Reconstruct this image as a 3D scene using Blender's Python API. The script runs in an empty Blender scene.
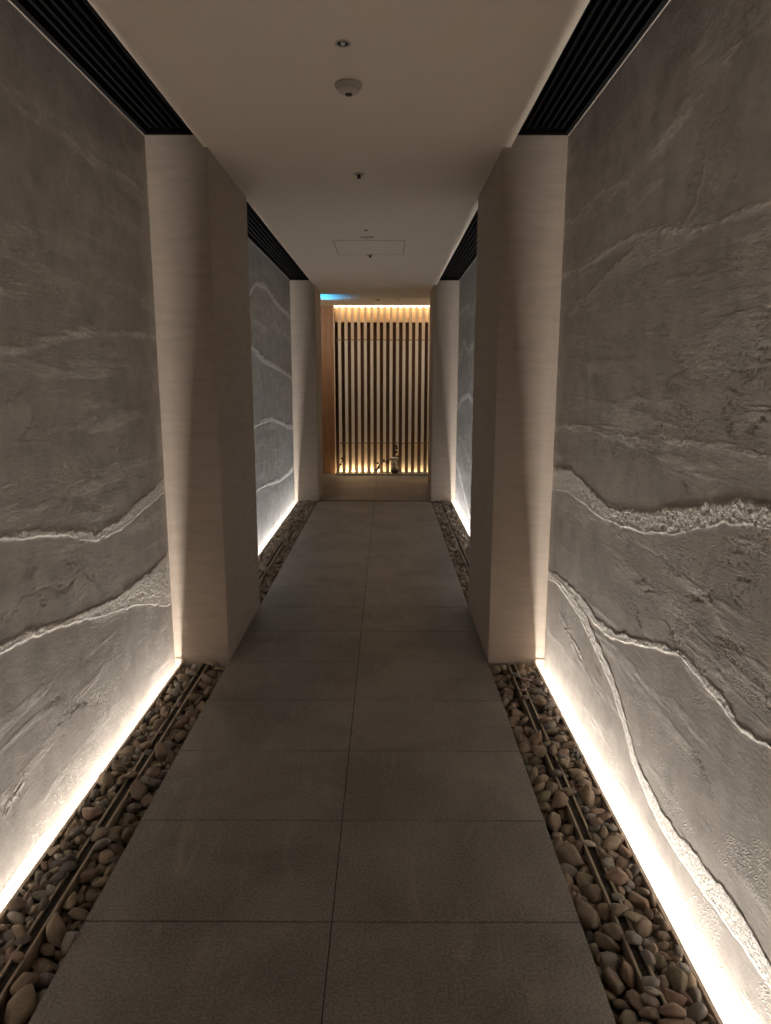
import bpy, bmesh, math, random, json
import numpy as np
from mathutils import Matrix, Vector, Quaternion

C = bpy.context.scene.collection
sc = bpy.context.scene
random.seed(7)

# ------------------------------------------------------------------ measures
H = 1.5
XL, XR = -0.845, 0.545            # edges of the paving, left and right
WL, WR = -1.135, 0.845            # textured walls
CL, CR = -0.8605, 0.5786          # edges of the plastered ceiling
ZC, ZS = 2.56, 2.612              # ceiling, grille in the slot
Y0, Y1, Y2, Y3, Y4, Y5 = -0.51, 3.574, 4.517, 8.60, 9.315, 11.095
TS, T0, XM = 0.4607, 1.7314, -0.152
SIDES = {'left': (-1, XL, WL, CL), 'right': (1, XR, WR, CR)}
STRIP = 0.245                     # width of a pebble bed

# ------------------------------------------------------------------ helpers
def mat(name, base=(.5, .5, .5), rough=.6, metal=0.0, emit=None, estr=0.0):
    m = bpy.data.materials.new(name); m.use_nodes = True
    b = m.node_tree.nodes['Principled BSDF']
    b.inputs['Base Color'].default_value = (*base, 1)
    b.inputs['Roughness'].default_value = rough
    b.inputs['Metallic'].default_value = metal
    if emit:
        b.inputs['Emission Color'].default_value = (*emit, 1)
        b.inputs['Emission Strength'].default_value = estr
    return m

def nodes(m): return m.node_tree.nodes, m.node_tree.links, m.node_tree.nodes['Principled BSDF']

def coords(m, kind='Object', scale=(1, 1, 1), rot=(0, 0, 0)):
    N, L, B = nodes(m)
    if kind == 'World':
        g = N.new('ShaderNodeNewGeometry'); src = g.outputs['Position']
    else:
        g = N.new('ShaderNodeTexCoord'); src = g.outputs[kind]
    mp = N.new('ShaderNodeMapping'); mp.inputs['Scale'].default_value = scale
    mp.inputs['Rotation'].default_value = rot
    L.new(src, mp.inputs['Vector']); return mp.outputs[0]

def noise(m, vec, scale, detail=4, rough=.55, dist=0.0):
    N, L, B = nodes(m)
    n = N.new('ShaderNodeTexNoise'); n.inputs['Scale'].default_value = scale
    n.inputs['Detail'].default_value = detail; n.inputs['Roughness'].default_value = rough
    n.inputs['Distortion'].default_value = dist
    L.new(vec, n.inputs['Vector']); return n.outputs['Fac']

def ramp(m, fac, stops):
    N, L, B = nodes(m)
    r = N.new('ShaderNodeValToRGB'); e = r.color_ramp.elements
    while len(e) < len(stops): e.new(.5)
    for k, (p, c) in zip(e, stops):
        k.position = p; k.color = (*c, 1) if len(c) == 3 else c
    L.new(fac, r.inputs['Fac']); return r.outputs['Color']

def mix(m, fac, a, b, mode='MIX'):
    N, L, B = nodes(m)
    x = N.new('ShaderNodeMix'); x.data_type = 'RGBA'; x.blend_type = mode
    for i, v in ((0, fac), (6, a), (7, b)):
        if isinstance(v, (int, float)): x.inputs[i].default_value = v
        elif isinstance(v, tuple): x.inputs[i].default_value = (*v, 1)
        else: L.new(v, x.inputs[i])
    return x.outputs[2]

def mathn(m, op, a, b):
    N, L, B = nodes(m)
    x = N.new('ShaderNodeMath'); x.operation = op
    for i, v in enumerate((a, b)):
        if isinstance(v, (int, float)): x.inputs[i].default_value = v
        else: L.new(v, x.inputs[i])
    return x.outputs[0]

def bump(m, height, strength=.3, dist=.002, prev=None):
    N, L, B = nodes(m)
    b = N.new('ShaderNodeBump'); b.inputs['Strength'].default_value = strength
    b.inputs['Distance'].default_value = dist
    L.new(height, b.inputs['Height'])
    if prev is not None: L.new(prev, b.inputs['Normal'])
    L.new(b.outputs[0], B.inputs['Normal']); return b.outputs[0]

def setcol(m, col): nodes(m)[1].new(col, nodes(m)[2].inputs['Base Color'])

def box(bm, x0, x1, y0, y1, z0, z1, mi=0):
    v = [bm.verts.new((x, y, z)) for x in (x0, x1) for y in (y0, y1) for z in (z0, z1)]
    for f in ((0, 1, 3, 2), (4, 6, 7, 5), (0, 4, 5, 1), (2, 3, 7, 6), (0, 2, 6, 4), (1, 5, 7, 3)):
        bm.faces.new([v[i] for i in f]).material_index = mi
    return v

def bev(bm, w, seg=2):
    bmesh.ops.bevel(bm, geom=bm.edges[:], offset=w, segments=seg, affect='EDGES', profile=.5)

def lathe(bm, prof, n=32, c=(0, 0, 0), mi=0):
    rings = []
    for r, z in prof:
        if r < 1e-6: rings.append([bm.verts.new((c[0], c[1], c[2] + z))])
        else: rings.append([bm.verts.new((c[0] + r * math.cos(2 * math.pi * i / n), c[1] + r * math.sin(2 * math.pi * i / n), c[2] + z)) for i in range(n)])
    for a, b in zip(rings, rings[1:]):
        for i in range(n):
            j = (i + 1) % n
            if len(a) == 1 and len(b) == 1: continue
            if len(a) == 1: f = bm.faces.new((a[0], b[j], b[i]))
            elif len(b) == 1: f = bm.faces.new((a[i], a[j], b[0]))
            else: f = bm.faces.new((a[i], a[j], b[j], b[i]))
            f.material_index = mi; f.smooth = True

def tube(bm, pts, radii, n=8):
    pts = [Vector(p) for p in pts]; rings = []
    for i, p in enumerate(pts):
        d = (pts[min(i + 1, len(pts) - 1)] - pts[max(i - 1, 0)]).normalized()
        a = d.cross(Vector((.3, .9, .2))).normalized(); b = d.cross(a)
        rings.append([bm.verts.new(p + radii[i] * (math.cos(2 * math.pi * k / n) * a + math.sin(2 * math.pi * k / n) * b)) for k in range(n)])
    for a, b in zip(rings, rings[1:]):
        for i in range(n):
            bm.faces.new((a[i], a[(i + 1) % n], b[(i + 1) % n], b[i])).smooth = True
    bm.faces.new(rings[0][::-1]); bm.faces.new(rings[-1])

def obj(name, bm, m, parent=None, recalc=True):
    me = bpy.data.meshes.new(name)
    if recalc: bmesh.ops.recalc_face_normals(bm, faces=bm.faces[:])
    bm.to_mesh(me); bm.free()
    for k in (m if isinstance(m, (list, tuple)) else [m]): me.materials.append(k)
    o = bpy.data.objects.new(name, me); C.objects.link(o)
    if parent:
        o.parent = parent; o.matrix_parent_inverse = Matrix.Translation(parent.location).inverted()
    return o

def tag(o, label, cat, group=None, kind=None):
    o['label'] = label; o['category'] = cat
    if group: o['group'] = group
    if kind: o['kind'] = kind
    return o

def thing(name, label, cat, loc, group=None):
    o = bpy.data.objects.new(name, None); o.empty_display_size = .1; C.objects.link(o)
    o.location = loc; return tag(o, label, cat, group)

def struct(name, bm, m, parent=None):
    o = obj(name, bm, m, parent)
    if not parent: o['kind'] = 'structure'
    return o

# ------------------------------------------------------------------ numpy noise
def vnoise(x, y, seed):
    rs = np.random.RandomState(seed); T = rs.rand(256, 256)
    xi = np.floor(x).astype(int); yi = np.floor(y).astype(int)
    fx = x - xi; fy = y - yi; fx = fx * fx * (3 - 2 * fx); fy = fy * fy * (3 - 2 * fy)
    a = T[xi & 255, yi & 255]; b = T[(xi + 1) & 255, yi & 255]
    c = T[xi & 255, (yi + 1) & 255]; d = T[(xi + 1) & 255, (yi + 1) & 255]
    return (a * (1 - fx) + b * fx) * (1 - fy) + (c * (1 - fx) + d * fx) * fy

def fbm(x, y, seed, oct=4, gain=.5):
    s = np.zeros_like(x); a = 1.; t = 0.
    for o in range(oct):
        s += a * vnoise(x * 2 ** o + 17 * o, y * 2 ** o + 31 * o, seed + o); t += a; a *= gain
    return s / t

def sm(t): t = np.clip(t, 0, 1); return t * t * (3 - 2 * t)

# ------------------------------------------------------------------ materials
def plaster_wall(name, ca, cb, cv):
    m = mat(name, ca, .72); N, L, B = nodes(m)
    v = coords(m, 'World')
    at = N.new('ShaderNodeAttribute'); at.attribute_name = 'mineral'; mn = at.outputs['Fac']
    n1 = noise(m, coords(m, 'World', (1, .8, 1.4)), 1.6, 6, .6, .8)
    n2 = noise(m, v, 9, 5, .65)
    base = ramp(m, n1, [(.32, ca), (.68, cb)])
    base = mix(m, .5, base, ramp(m, n2, [(.3, tuple(k * .72 for k in ca)), (.7, tuple(min(1, k * 1.2) for k in cb))]))
    f = noise(m, v, 75, 4, .65)
    vein = mathn(m, 'MULTIPLY', mn, mathn(m, 'MAXIMUM', mathn(m, 'ADD', mathn(m, 'MULTIPLY', f, 2.6), -.65), .3))
    setcol(m, mix(m, vein, base, cv))
    fine = mathn(m, 'MULTIPLY', noise(m, v, 150, 3, .7), mathn(m, 'ADD', mathn(m, 'MULTIPLY', mn, 1.0), .10))
    b1 = bump(m, fine, .9, .0035)
    bump(m, noise(m, coords(m, 'World', (1, 3, 12)), 7, 6, .7, .4), .35, .0018, b1)
    return m

WALL_NEAR = plaster_wall('grey_carved_plaster', (.385, .352, .322), (.53, .492, .455), (.93, .89, .84))
WALL_FAR = plaster_wall('cool_grey_carved_plaster', (.35, .35, .35), (.49, .495, .495), (.92, .92, .91))

def pillar_mat():
    m = mat('beige_combed_plaster', (.46, .37, .30), .78)
    v = coords(m, 'World', (1, 1, 6))
    setcol(m, ramp(m, noise(m, v, 5, 6, .65), [(.25, (.41, .345, .285)), (.75, (.53, .45, .38))]))
    b = bump(m, noise(m, coords(m, 'World', (1, 1, 9)), 16, 5, .7, 1.0), .55, .002)
    bump(m, noise(m, coords(m, 'World'), 300, 2, .5), .15, .001, b)
    return m
PILLAR = pillar_mat()

def ceil_mat():
    m = mat('warm_white_ceiling_paint', (.84, .745, .65), .85)
    bump(m, noise(m, coords(m, 'World'), 120, 2), .05, .001); return m
CEIL = ceil_mat()
LOBBY = mat('lobby_plaster', (.34, .29, .25), .8)

def tile_mat():
    m = mat('dark_stone_tile', (.12, .1, .085), .42)
    v = coords(m, 'World')
    a = ramp(m, noise(m, v, 2.3, 6, .6, .5), [(.36, (.19, .174, .158)), (.64, (.36, .335, .31))])
    st = noise(m, coords(m, 'World', (2.2, .7, 1), (0, 0, .6)), 3.2, 8, .72, 1.2)
    a = mix(m, ramp(m, st, [(.54, (0, 0, 0)), (.66, (.7, .7, .7))]), a, (.42, .375, .33))
    g = noise(m, v, 130, 3, .7)
    a = mix(m, .38, a, ramp(m, g, [(.38, (.09, .08, .07)), (.60, (.46, .42, .38))]))
    setcol(m, a)
    b = bump(m, g, .22, .0012)
    bump(m, noise(m, v, 14, 6, .65), .25, .0015, b)
    return m
TILE = tile_mat()
GROUT = mat('dark_grout', (.035, .03, .026), .9)
DARK = mat('black_recess', (.006, .006, .006), .8)
BLACKM = mat('black_powder_coat', (.002, .002, .0022), .85)
nodes(BLACKM)[2].inputs['Specular IOR Level'].default_value = .1
TRIM = mat('pale_metal_trim', (.34, .31, .27), .45, .3)
def bronze():
    m = mat('bronze_edging', (.32, .24, .17), .5, .2)
    setcol(m, ramp(m, noise(m, coords(m, 'World'), 30, 4), [(.3, (.36, .29, .215)), (.7, (.52, .43, .33))])); return m
BRONZE = bronze()
GROUND = mat('dark_gravel_ground', (.05, .04, .032), .95)
bump(GROUND, noise(GROUND, coords(GROUND, 'World'), 90, 3), .8, .006)

def wood(name, a, b, rough=.5, sc_=(14, 14, .7)):
    m = mat(name, a, rough)
    setcol(m, ramp(m, noise(m, coords(m, 'World', sc_), 3, 6, .6, .7), [(.3, a), (.7, b)])); return m
SLAT = wood('pale_ash_wood', (.50, .39, .28), (.62, .50, .37))
SLATMID = wood('greyed_ash_wood', (.50, .45, .38), (.60, .54, .46))
WALNUT = wood('walnut_panel', (.075, .034, .015), (.12, .058, .026))
OAK = wood('brown_oak_panel', (.17, .08, .036), (.25, .125, .058))

PEB = []
for nm, a, b in (('tan', (.24, .182, .128), (.33, .26, .19)), ('brown', (.165, .125, .09), (.24, .185, .14)),
                 ('grey', (.17, .15, .13), (.24, .215, .19)), ('dark grey', (.10, .088, .076), (.15, .132, .115)),
                 ('reddish brown', (.20, .135, .10), (.28, .195, .148)), ('olive', (.17, .145, .095), (.24, .205, .14)),
                 ('pale', (.34, .30, .26), (.45, .40, .35))):
    m = mat(nm.replace(' ', '_') + '_pebble', a, .6)
    v = coords(m, 'World', (1, 1, 1))
    c = ramp(m, noise(m, v, 28, 5, .6, .6), [(.3, tuple(k * 1.25 for k in a)), (.7, tuple(k * 1.25 for k in b))])
    a, b = tuple(min(.8, k * 1.25) for k in a), tuple(min(.8, k * 1.25) for k in b)
    c = mix(m, .3, c, ramp(m, noise(m, v, 160, 3, .6), [(.3, tuple(k * .55 for k in a)), (.7, tuple(min(1, k * 1.25) for k in b))]))
    setcol(m, c)
    bump(m, noise(m, v, 110, 4, .65), .35, .002)
    PEB.append((nm, m))

# ------------------------------------------------------------------ the shell
# paving: one floor of stone tiles laid in two rows, sunk joints
def tiles():
    bm = bmesh.new(); j = .0016
    box(bm, XL + .002, XR - .002, -2.6, Y3, -.05, -.003, 1)
    ys = [T0 + k * TS for k in range(-10, 16)]
    for a, b in zip(ys, ys[1:]):
        for x0, x1 in ((XL, XM), (XM, XR)):
            bb = bmesh.new(); box(bb, x0 + (j if x0 != XL else 0), x1 - (j if x1 != XR else 0), a + j, min(b, Y3 - .03) - j, -.03, 0)
            if min(b, Y3) - a < .05: bb.free(); continue
            bev(bb, .0014, 1)
            me = bpy.data.meshes.new('t'); bb.to_mesh(me); bb.free(); bm.from_mesh(me); bpy.data.meshes.remove(me)
    # the wide landing beyond the second pair of pillars
    box(bm, -3, 3, Y3, 12, -.05, -.003, 1)
    yl = [y for y in [T0 + k * TS for k in range(15, 24)] if y < 11.9]
    xs = [XM + k * .6945 for k in range(-5, 6)]
    for a, b in zip(yl, yl[1:]):
        for x0, x1 in zip(xs, xs[1:]):
            box(bm, max(x0, -3) + j, min(x1, 3) - j, a + j, b - j, -.03, 0)
    return bm
struct('floor', tiles(), [TILE, GROUT])

bm = bmesh.new()
box(bm, CL, CR, -2.6, Y4, ZC, ZC + .10)
box(bm, -3, 3, Y4, 12, ZC, ZC + .10)
box(bm, CL - .6, CL, -2.6, Y0, ZC, ZC + .1); box(bm, CR, CR + .6, -2.6, Y0, ZC, ZC + .1)
struct('ceiling', bm, CEIL)

FEAT = json.loads(r'''{"near_left":[["band",1.0,[[1.957,0.697],[2.131,0.677],[2.335,0.642],[2.577,0.586],[2.82,0.531],[3.112,0.469],[3.511,0.332]],[[1.962,0.723],[2.138,0.714],[2.34,0.67],[2.585,0.631],[2.833,0.601],[3.135,0.591],[3.349,0.59],[3.564,0.618]]],["band",0.8,[[2.019,1.026],[2.19,0.993],[2.393,0.957],[2.677,0.869],[2.936,0.856],[3.259,0.891],[3.569,0.922]],[[2.023,1.047],[2.259,1.011],[2.475,0.971],[2.684,0.907],[2.924,0.911],[3.272,0.96],[3.583,0.997]]],["soft",0.8,[[2.118,1.557],[2.301,1.584],[2.518,1.622],[2.776,1.657],[3.089,1.679]],[[2.125,1.592],[2.307,1.618],[2.524,1.656],[2.782,1.687],[3.093,1.7]]],["soft",0.7,[[2.259,2.311],[2.501,2.305],[2.724,2.304],[2.991,2.295],[3.321,2.284],[3.59,2.294]],[[2.265,2.343],[2.51,2.35],[2.733,2.357],[3.002,2.354],[3.335,2.362],[3.606,2.379]]],["soft",0.3,[[2.675,1.113],[2.981,1.094],[3.369,1.1],[3.601,1.093]],[[2.679,1.135],[2.987,1.128],[3.375,1.133],[3.608,1.133]]],["crack",1,[[1.912,0.217],[1.952,0.247],[2.004,0.266]],4],["blot",1,[[2.223,0.814],[2.36,0.779],[2.456,0.78],[2.172,0.896],[2.608,0.755],[2.758,0.775],[2.465,0.47],[2.57,0.447],[2.742,0.407],[2.394,0.314],[2.477,0.297],[2.612,0.262],[1.985,0.233],[1.939,0.239],[2.76,1.053],[2.637,1.156],[2.457,1.091],[2.724,1.125],[2.897,1.122],[2.461,1.319],[2.625,1.325],[2.763,1.335],[2.244,1.35],[2.898,1.246],[3.057,1.189],[2.916,1.896],[2.775,1.895],[3.018,1.89],[2.845,2.029],[3.081,1.633],[3.252,1.575],[2.703,1.01],[2.453,0.855],[2.214,0.766],[2.254,0.413],[2.315,0.327]],7]],"near_right":[["band",1.0,[[1.521,1.176],[1.609,1.162],[1.729,1.144],[1.835,1.108],[1.988,1.058],[2.215,1.007],[2.504,0.969],[2.746,0.958],[2.964,0.967],[3.253,0.976],[3.592,0.932]],[[1.531,1.23],[1.667,1.218],[1.766,1.196],[2.004,1.137],[2.317,1.067],[2.632,1.027],[2.905,1.053],[3.204,1.095],[3.594,1.056]]],["band",1.0,[[1.428,0.697],[1.561,0.669],[1.667,0.686],[1.786,0.7],[1.92,0.708],[2.065,0.674],[2.276,0.607],[2.511,0.535],[2.728,0.515],[2.956,0.525],[3.22,0.521],[3.545,0.466]],[[1.431,0.714],[1.555,0.69],[1.647,0.718],[1.762,0.734],[1.891,0.738],[2.033,0.713],[2.236,0.651],[2.485,0.584],[2.735,0.555],[2.967,0.58],[3.325,0.555],[3.579,0.521]]],["band",1.0,[[1.328,0.181],[1.441,0.173],[1.566,0.165],[1.679,0.151],[1.809,0.138],[1.961,0.141],[2.095,0.165],[2.226,0.202],[2.348,0.287],[2.502,0.363],[2.678,0.407],[2.945,0.469],[3.312,0.493],[3.483,0.5]],[[1.34,0.245],[1.442,0.253],[1.561,0.252],[1.672,0.236],[1.797,0.218],[1.941,0.203],[2.069,0.217],[2.195,0.246],[2.313,0.328],[2.464,0.412],[2.635,0.462],[2.893,0.528],[3.262,0.539],[3.486,0.515]]],["soft",0.6,[[1.732,2.264],[1.849,2.278],[2.001,2.26],[2.148,2.226],[2.318,2.172],[2.534,2.172],[2.983,2.162],[3.584,2.168]],[[1.737,2.292],[1.83,2.297],[1.982,2.306],[2.16,2.289],[2.293,2.242],[2.545,2.232],[2.997,2.232],[3.597,2.235]]],["soft",0.8,[[1.653,1.859],[1.773,1.885],[1.846,1.877],[1.956,1.88],[2.081,1.883],[2.311,1.931],[2.541,1.961]],[[1.658,1.885],[1.777,1.906],[1.851,1.902],[1.962,1.911],[2.087,1.916],[2.318,1.968],[2.547,1.991]]],["soft",0.8,[[1.957,1.315],[2.266,1.272],[2.455,1.267],[2.68,1.268],[3.1,1.258],[3.542,1.233]],[[1.961,1.336],[2.276,1.323],[2.466,1.321],[2.69,1.32],[3.109,1.301],[3.55,1.272]]],["soft",0.4,[[1.454,0.831],[1.599,0.866],[1.829,0.917],[2.157,0.93]],[[1.459,0.861],[1.605,0.894],[1.834,0.943],[2.16,0.949]]],["crack",1,[[2.491,1.952],[2.666,1.909],[2.875,1.881],[3.06,1.838],[3.28,1.828],[3.415,1.796]],2.5],["crack",1,[[2.029,2.071],[2.031,2.022],[2.049,1.986],[2.07,1.959],[2.132,1.936]],1.5],["crack",1,[[2.608,0.255],[2.83,0.286],[3.052,0.326],[3.287,0.364]],3],["blot",1,[[1.969,2.149],[1.858,0.907],[1.764,0.954],[2.247,0.707],[1.963,0.746],[1.623,0.864],[2.783,0.43],[2.656,0.361],[2.617,0.092],[2.866,1.569],[2.516,1.578],[2.084,1.55],[2.926,1.523],[2.433,1.409],[1.986,1.398],[1.984,1.216],[2.273,0.838],[2.18,0.831],[1.978,1.357],[1.674,0.857],[2.154,0.233],[1.745,0.489],[2.749,1.622],[1.612,1.406],[1.75,1.386]],7]],"far_left":[["band",0.7,[[5.986,2.119],[6.373,2.275],[6.893,2.303],[7.485,2.215],[8.712,2.148]],[[6.0,2.199],[6.384,2.335],[6.906,2.376],[7.499,2.295],[8.729,2.242]]],["band",0.7,[[6.003,1.737],[6.555,1.626],[7.644,1.565],[8.59,1.455]],[[6.014,1.802],[6.57,1.707],[7.657,1.638],[8.604,1.538]]],["band",0.6,[[5.969,1.063],[6.457,1.082],[7.025,1.075],[8.488,0.879]],[[5.978,1.113],[6.467,1.135],[7.035,1.133],[8.5,0.95]]],["band",0.7,[[5.961,0.518],[6.354,0.509],[6.794,0.47],[7.437,0.405],[8.4,0.385]],[[5.967,0.552],[6.36,0.545],[6.803,0.518],[7.448,0.468],[8.413,0.455]]],["soft",0.5,[[6.044,1.965],[6.6,1.876],[7.375,1.97],[8.665,1.878]],[[6.059,2.046],[6.621,1.992],[7.393,2.069],[8.685,1.995]]],["blot",1,[[7.34,1.771],[6.399,0.76],[6.769,0.327],[7.497,0.74],[6.496,1.296],[7.972,1.305]],2]],"far_right":[["band",0.7,[[6.677,0.032],[7.211,0.127],[7.728,0.254],[8.323,0.422]],[[6.692,0.108],[7.228,0.208],[7.746,0.341],[8.343,0.515]]],["band",0.6,[[6.536,1.189],[7.451,1.29],[8.037,1.229],[8.585,1.091]],[[6.554,1.279],[7.468,1.372],[8.053,1.306],[8.6,1.162]]],["soft",0.8,[[6.659,1.793],[7.358,1.715],[7.945,1.796],[8.576,1.634]],[[6.687,1.928],[7.383,1.835],[7.971,1.925],[8.601,1.751]]],["soft",0.8,[[6.553,0.557],[7.128,0.597],[7.618,0.709],[8.28,0.781]],[[6.571,0.649],[7.144,0.677],[7.634,0.783],[8.294,0.85]]],["soft",0.6,[[6.743,2.199],[7.262,2.081],[7.831,2.209],[8.568,2.162]],[[6.765,2.308],[7.282,2.179],[7.852,2.314],[8.587,2.255]]],["blot",1,[[7.678,0.995],[7.017,0.891],[7.595,1.986]],2]]}''')

def carved_wall(name, side, y0, y1, feats, m, fine, seed, yfine=None):
    s, edge, X, _ = SIDES[side]
    ys = np.arange(y0, y1 + 1e-6, fine) if yfine is None else np.concatenate([np.arange(y0, yfine, .03), np.arange(yfine, y1, fine), [y1]])
    zs = np.linspace(-.31, ZS, int((ZS + .31) / fine) + 1)
    Y, Z = np.meshgrid(ys, zs, indexing='ij')
    wob = (fbm(Y / .05, Z / .05, seed + 40, 3) - .5)
    h = .0012 * (fbm(Y / .9, Z / .6, seed, 2) - .5) + .0003 * (fbm(Y / .12, Z / .07, seed + 5, 3) - .5)
    mn = np.zeros_like(h); fn = fbm(Y / .011, Z / .011, seed + 9, 3, .7); mid = fbm(Y / .045, Z / .03, seed + 14, 3); lng = fbm(Y / .16, Z / .022, seed + 19, 4)
    for f in feats:
        k, a = f[0], f[1]
        if k in ('band', 'soft'):
            lo = np.array(f[2]); hi = np.array(f[3])
            L = np.interp(Y, lo[:, 0], lo[:, 1]); U = np.interp(Y, hi[:, 0], hi[:, 1])
            j = .018 if k == 'band' else .03
            if y0 > 1: U = L + (U - L) * (.35 + .9 * lng)      # thinner, wispier veins on the far panels
            L = L + j * wob; U = U + 1.6 * j * ((mid if k == 'band' else lng) - .5)
            ya, yb = lo[0, 0], lo[-1, 0]
            if ya < 2.4 and y0 < 1 or k == 'band': ends = 1.
            else: ends = sm((Y - ya) / .12 + .5) * sm((yb - Y) / .12 + .5)
            if k == 'band':
                t = sm((Z - L) / .007) * sm((U - Z) / .012) * ends
                rel = np.clip((Z - L) / np.maximum(U - L, .004), 0, 1)
                h += a * ends * .0006 * rel * sm((U - Z) / .014) + a * t * .0012 * (fn - .5)
                rim = np.exp(-((Z - L - .004) / .006) ** 2)
                h += a * .0002 * rim * ends * (U > L)
                mn = np.maximum(mn, t * .9 + .1 * rim * t)
            else:
                t = sm((Z - L) / .03 + .3) * sm((U - Z) / .03 + .3) * ends
                pat = sm((lng - .40) / .2)
                h += a * t * (.0016 * pat * (fn - .5))
                mn = np.maximum(mn, t * a * (.3 + .6 * pat))
        elif k == 'crack':
            P = np.array(f[2]); w = .0012 * float(f[3]) / 2 + .002; d = np.full_like(h, 9.)
            Yw = Y + .05 * wob; Zw = Z + .05 * (mid - .5)
            for p, q in zip(P, P[1:]):
                e = q - p; t = np.clip(((Yw - p[0]) * e[0] + (Zw - p[1]) * e[1]) / (e @ e + 1e-9), 0, 1)
                d = np.minimum(d, np.hypot(Yw - p[0] - t * e[0], Zw - p[1] - t * e[1]))
            h += (-.0009 * np.exp(-(d / w) ** 2)) * sm((mid - .3) / .2) + .0003 * np.exp(-((d - 2.2 * w) / w) ** 2)
            mn = np.maximum(mn, .5 * np.exp(-(d / (3 * w)) ** 2))
        else:
            for i, (py, pz) in enumerate(f[2]):
                rr = random.Random(seed * 100 + i); wy = rr.uniform(.03, .075); wz = rr.uniform(.009, .018); an = rr.uniform(-.5, .7)
                u = (Y - py) * math.cos(an) + (Z - pz) * math.sin(an); v = -(Y - py) * math.sin(an) + (Z - pz) * math.cos(an)
                g = np.exp(-(u / wy) ** 2 - (v / wz) ** 2)
                r = np.abs(2 * fbm(Y / .016, Z / .008, seed + 60 + i % 5, 3, .6) - 1)
                h += -.0011 * g * sm((.22 - r) / .16)
                mn = np.maximum(mn, .5 * g * sm((.25 - r) / .2))
    streak = sm((fbm(Y / .55 + Z / .9, Z / .07, seed + 70, 5, .6) - .54) / .12) * fbm(Y / .07, Z / .02, seed + 75, 3)
    mn = np.maximum(mn, .42 * streak); h += .0003 * streak * (fn - .5)
    # small trowel nicks scattered over the whole wall
    r = np.abs(2 * fbm(Y / .032, Z / .012, seed + 80, 4, .6) - 1); gate = sm((fbm(Y / .16, Z / .09, seed + 85, 3) - .56) / .05)
    nick = gate * sm((.09 - r) / .07)
    h += -.0004 * nick; mn = np.maximum(mn, .45 * nick)
    edgef = sm((y1 - Y) / .02) * sm((Y - y0) / .02)
    xs = X - s * h * edgef
    n, k = Y.shape
    co = np.stack([xs, Y, Z], -1).reshape(-1, 3)
    i = np.arange(n - 1)[:, None] * k + np.arange(k - 1)[None, :]
    q = np.stack([i, i + k, i + k + 1, i + 1], -1).reshape(-1, 4)
    if s > 0: q = q[:, ::-1]
    back = len(co)
    # a solid slab: back plane 6 cm behind
    bx = X + s * .06
    co = np.concatenate([co, [[bx, y0, -.31], [bx, y1, -.31], [bx, y1, ZS], [bx, y0, ZS]]])
    me = bpy.data.meshes.new(name)
    me.vertices.add(len(co)); me.vertices.foreach_set('co', co.ravel())
    rim = [(0, (n - 1) * k, back + 1, back), ((n - 1) * k, n * k - 1, back + 2, back + 1), (n * k - 1, k - 1, back + 3, back + 2), (k - 1, 0, back, back + 3), (back, back + 1, back + 2, back + 3)]
    q = np.concatenate([q, np.array(rim)])
    me.loops.add(q.size); me.loops.foreach_set('vertex_index', q.ravel().astype(np.int32))
    me.polygons.add(len(q)); me.polygons.foreach_set('loop_start', np.arange(0, q.size, 4, dtype=np.int32))
    me.polygons.foreach_set('loop_total', np.full(len(q), 4, np.int32))
    sf = np.ones(len(q), bool); sf[-5:] = False
    me.polygons.foreach_set('use_smooth', sf)
    at = me.attributes.new('mineral', 'FLOAT', 'POINT'); at.data.foreach_set('value', np.concatenate([mn.ravel(), np.zeros(4)]).astype(np.float32))
    me.update(calc_edges=True); me.validate()
    me.materials.append(m)
    o = bpy.data.objects.new(name, me); C.objects.link(o); o['kind'] = 'structure'
    return o

carved_wall('wall_left_front', 'left', Y0, Y1, FEAT['near_left'], WALL_NEAR, .004, 11, 1.0)
carved_wall('wall_right_front', 'right', Y0, Y1, FEAT['near_right'], WALL_NEAR, .004, 22, 1.0)
carved_wall('wall_left_back', 'left', Y2, Y3, FEAT['far_left'], WALL_FAR, .007, 33)
carved_wall('wall_right_back', 'right', Y2, Y3, FEAT['far_right'], WALL_FAR, .007, 44)

for sd, (s, edge, X, ce) in SIDES.items():
    bm = bmesh.new(); a, b = sorted((edge, X + s * .06))
    box(bm, a, b, -2.6, Y0, -.31, ZC)
    struct('wall_%s_rear' % sd, bm, PILLAR)
    # lobby walls beyond the second pillars
    bm = bmesh.new(); a, b = sorted((X + s * .0, s * 3))
    box(bm, a, b, Y4 - .12, Y4, 0, ZC); struct('wall_%s_landing' % sd, bm, LOBBY)
    bm = bmesh.new(); box(bm, *sorted((s * 3, s * 3.1)), Y4 - .12, 12, -.05, ZC + .1); struct('wall_%s_end' % sd, bm, LOBBY)
bm = bmesh.new(); box(bm, -1.3, 1.1, -2.7, -2.6, -.05, ZC + .1); struct('wall_rear', bm, LOBBY)
bm = bmesh.new(); box(bm, -3.1, 3.1, 12, 12.1, -.05, ZC + .1); struct('wall_end', bm, WALNUT)

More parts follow.
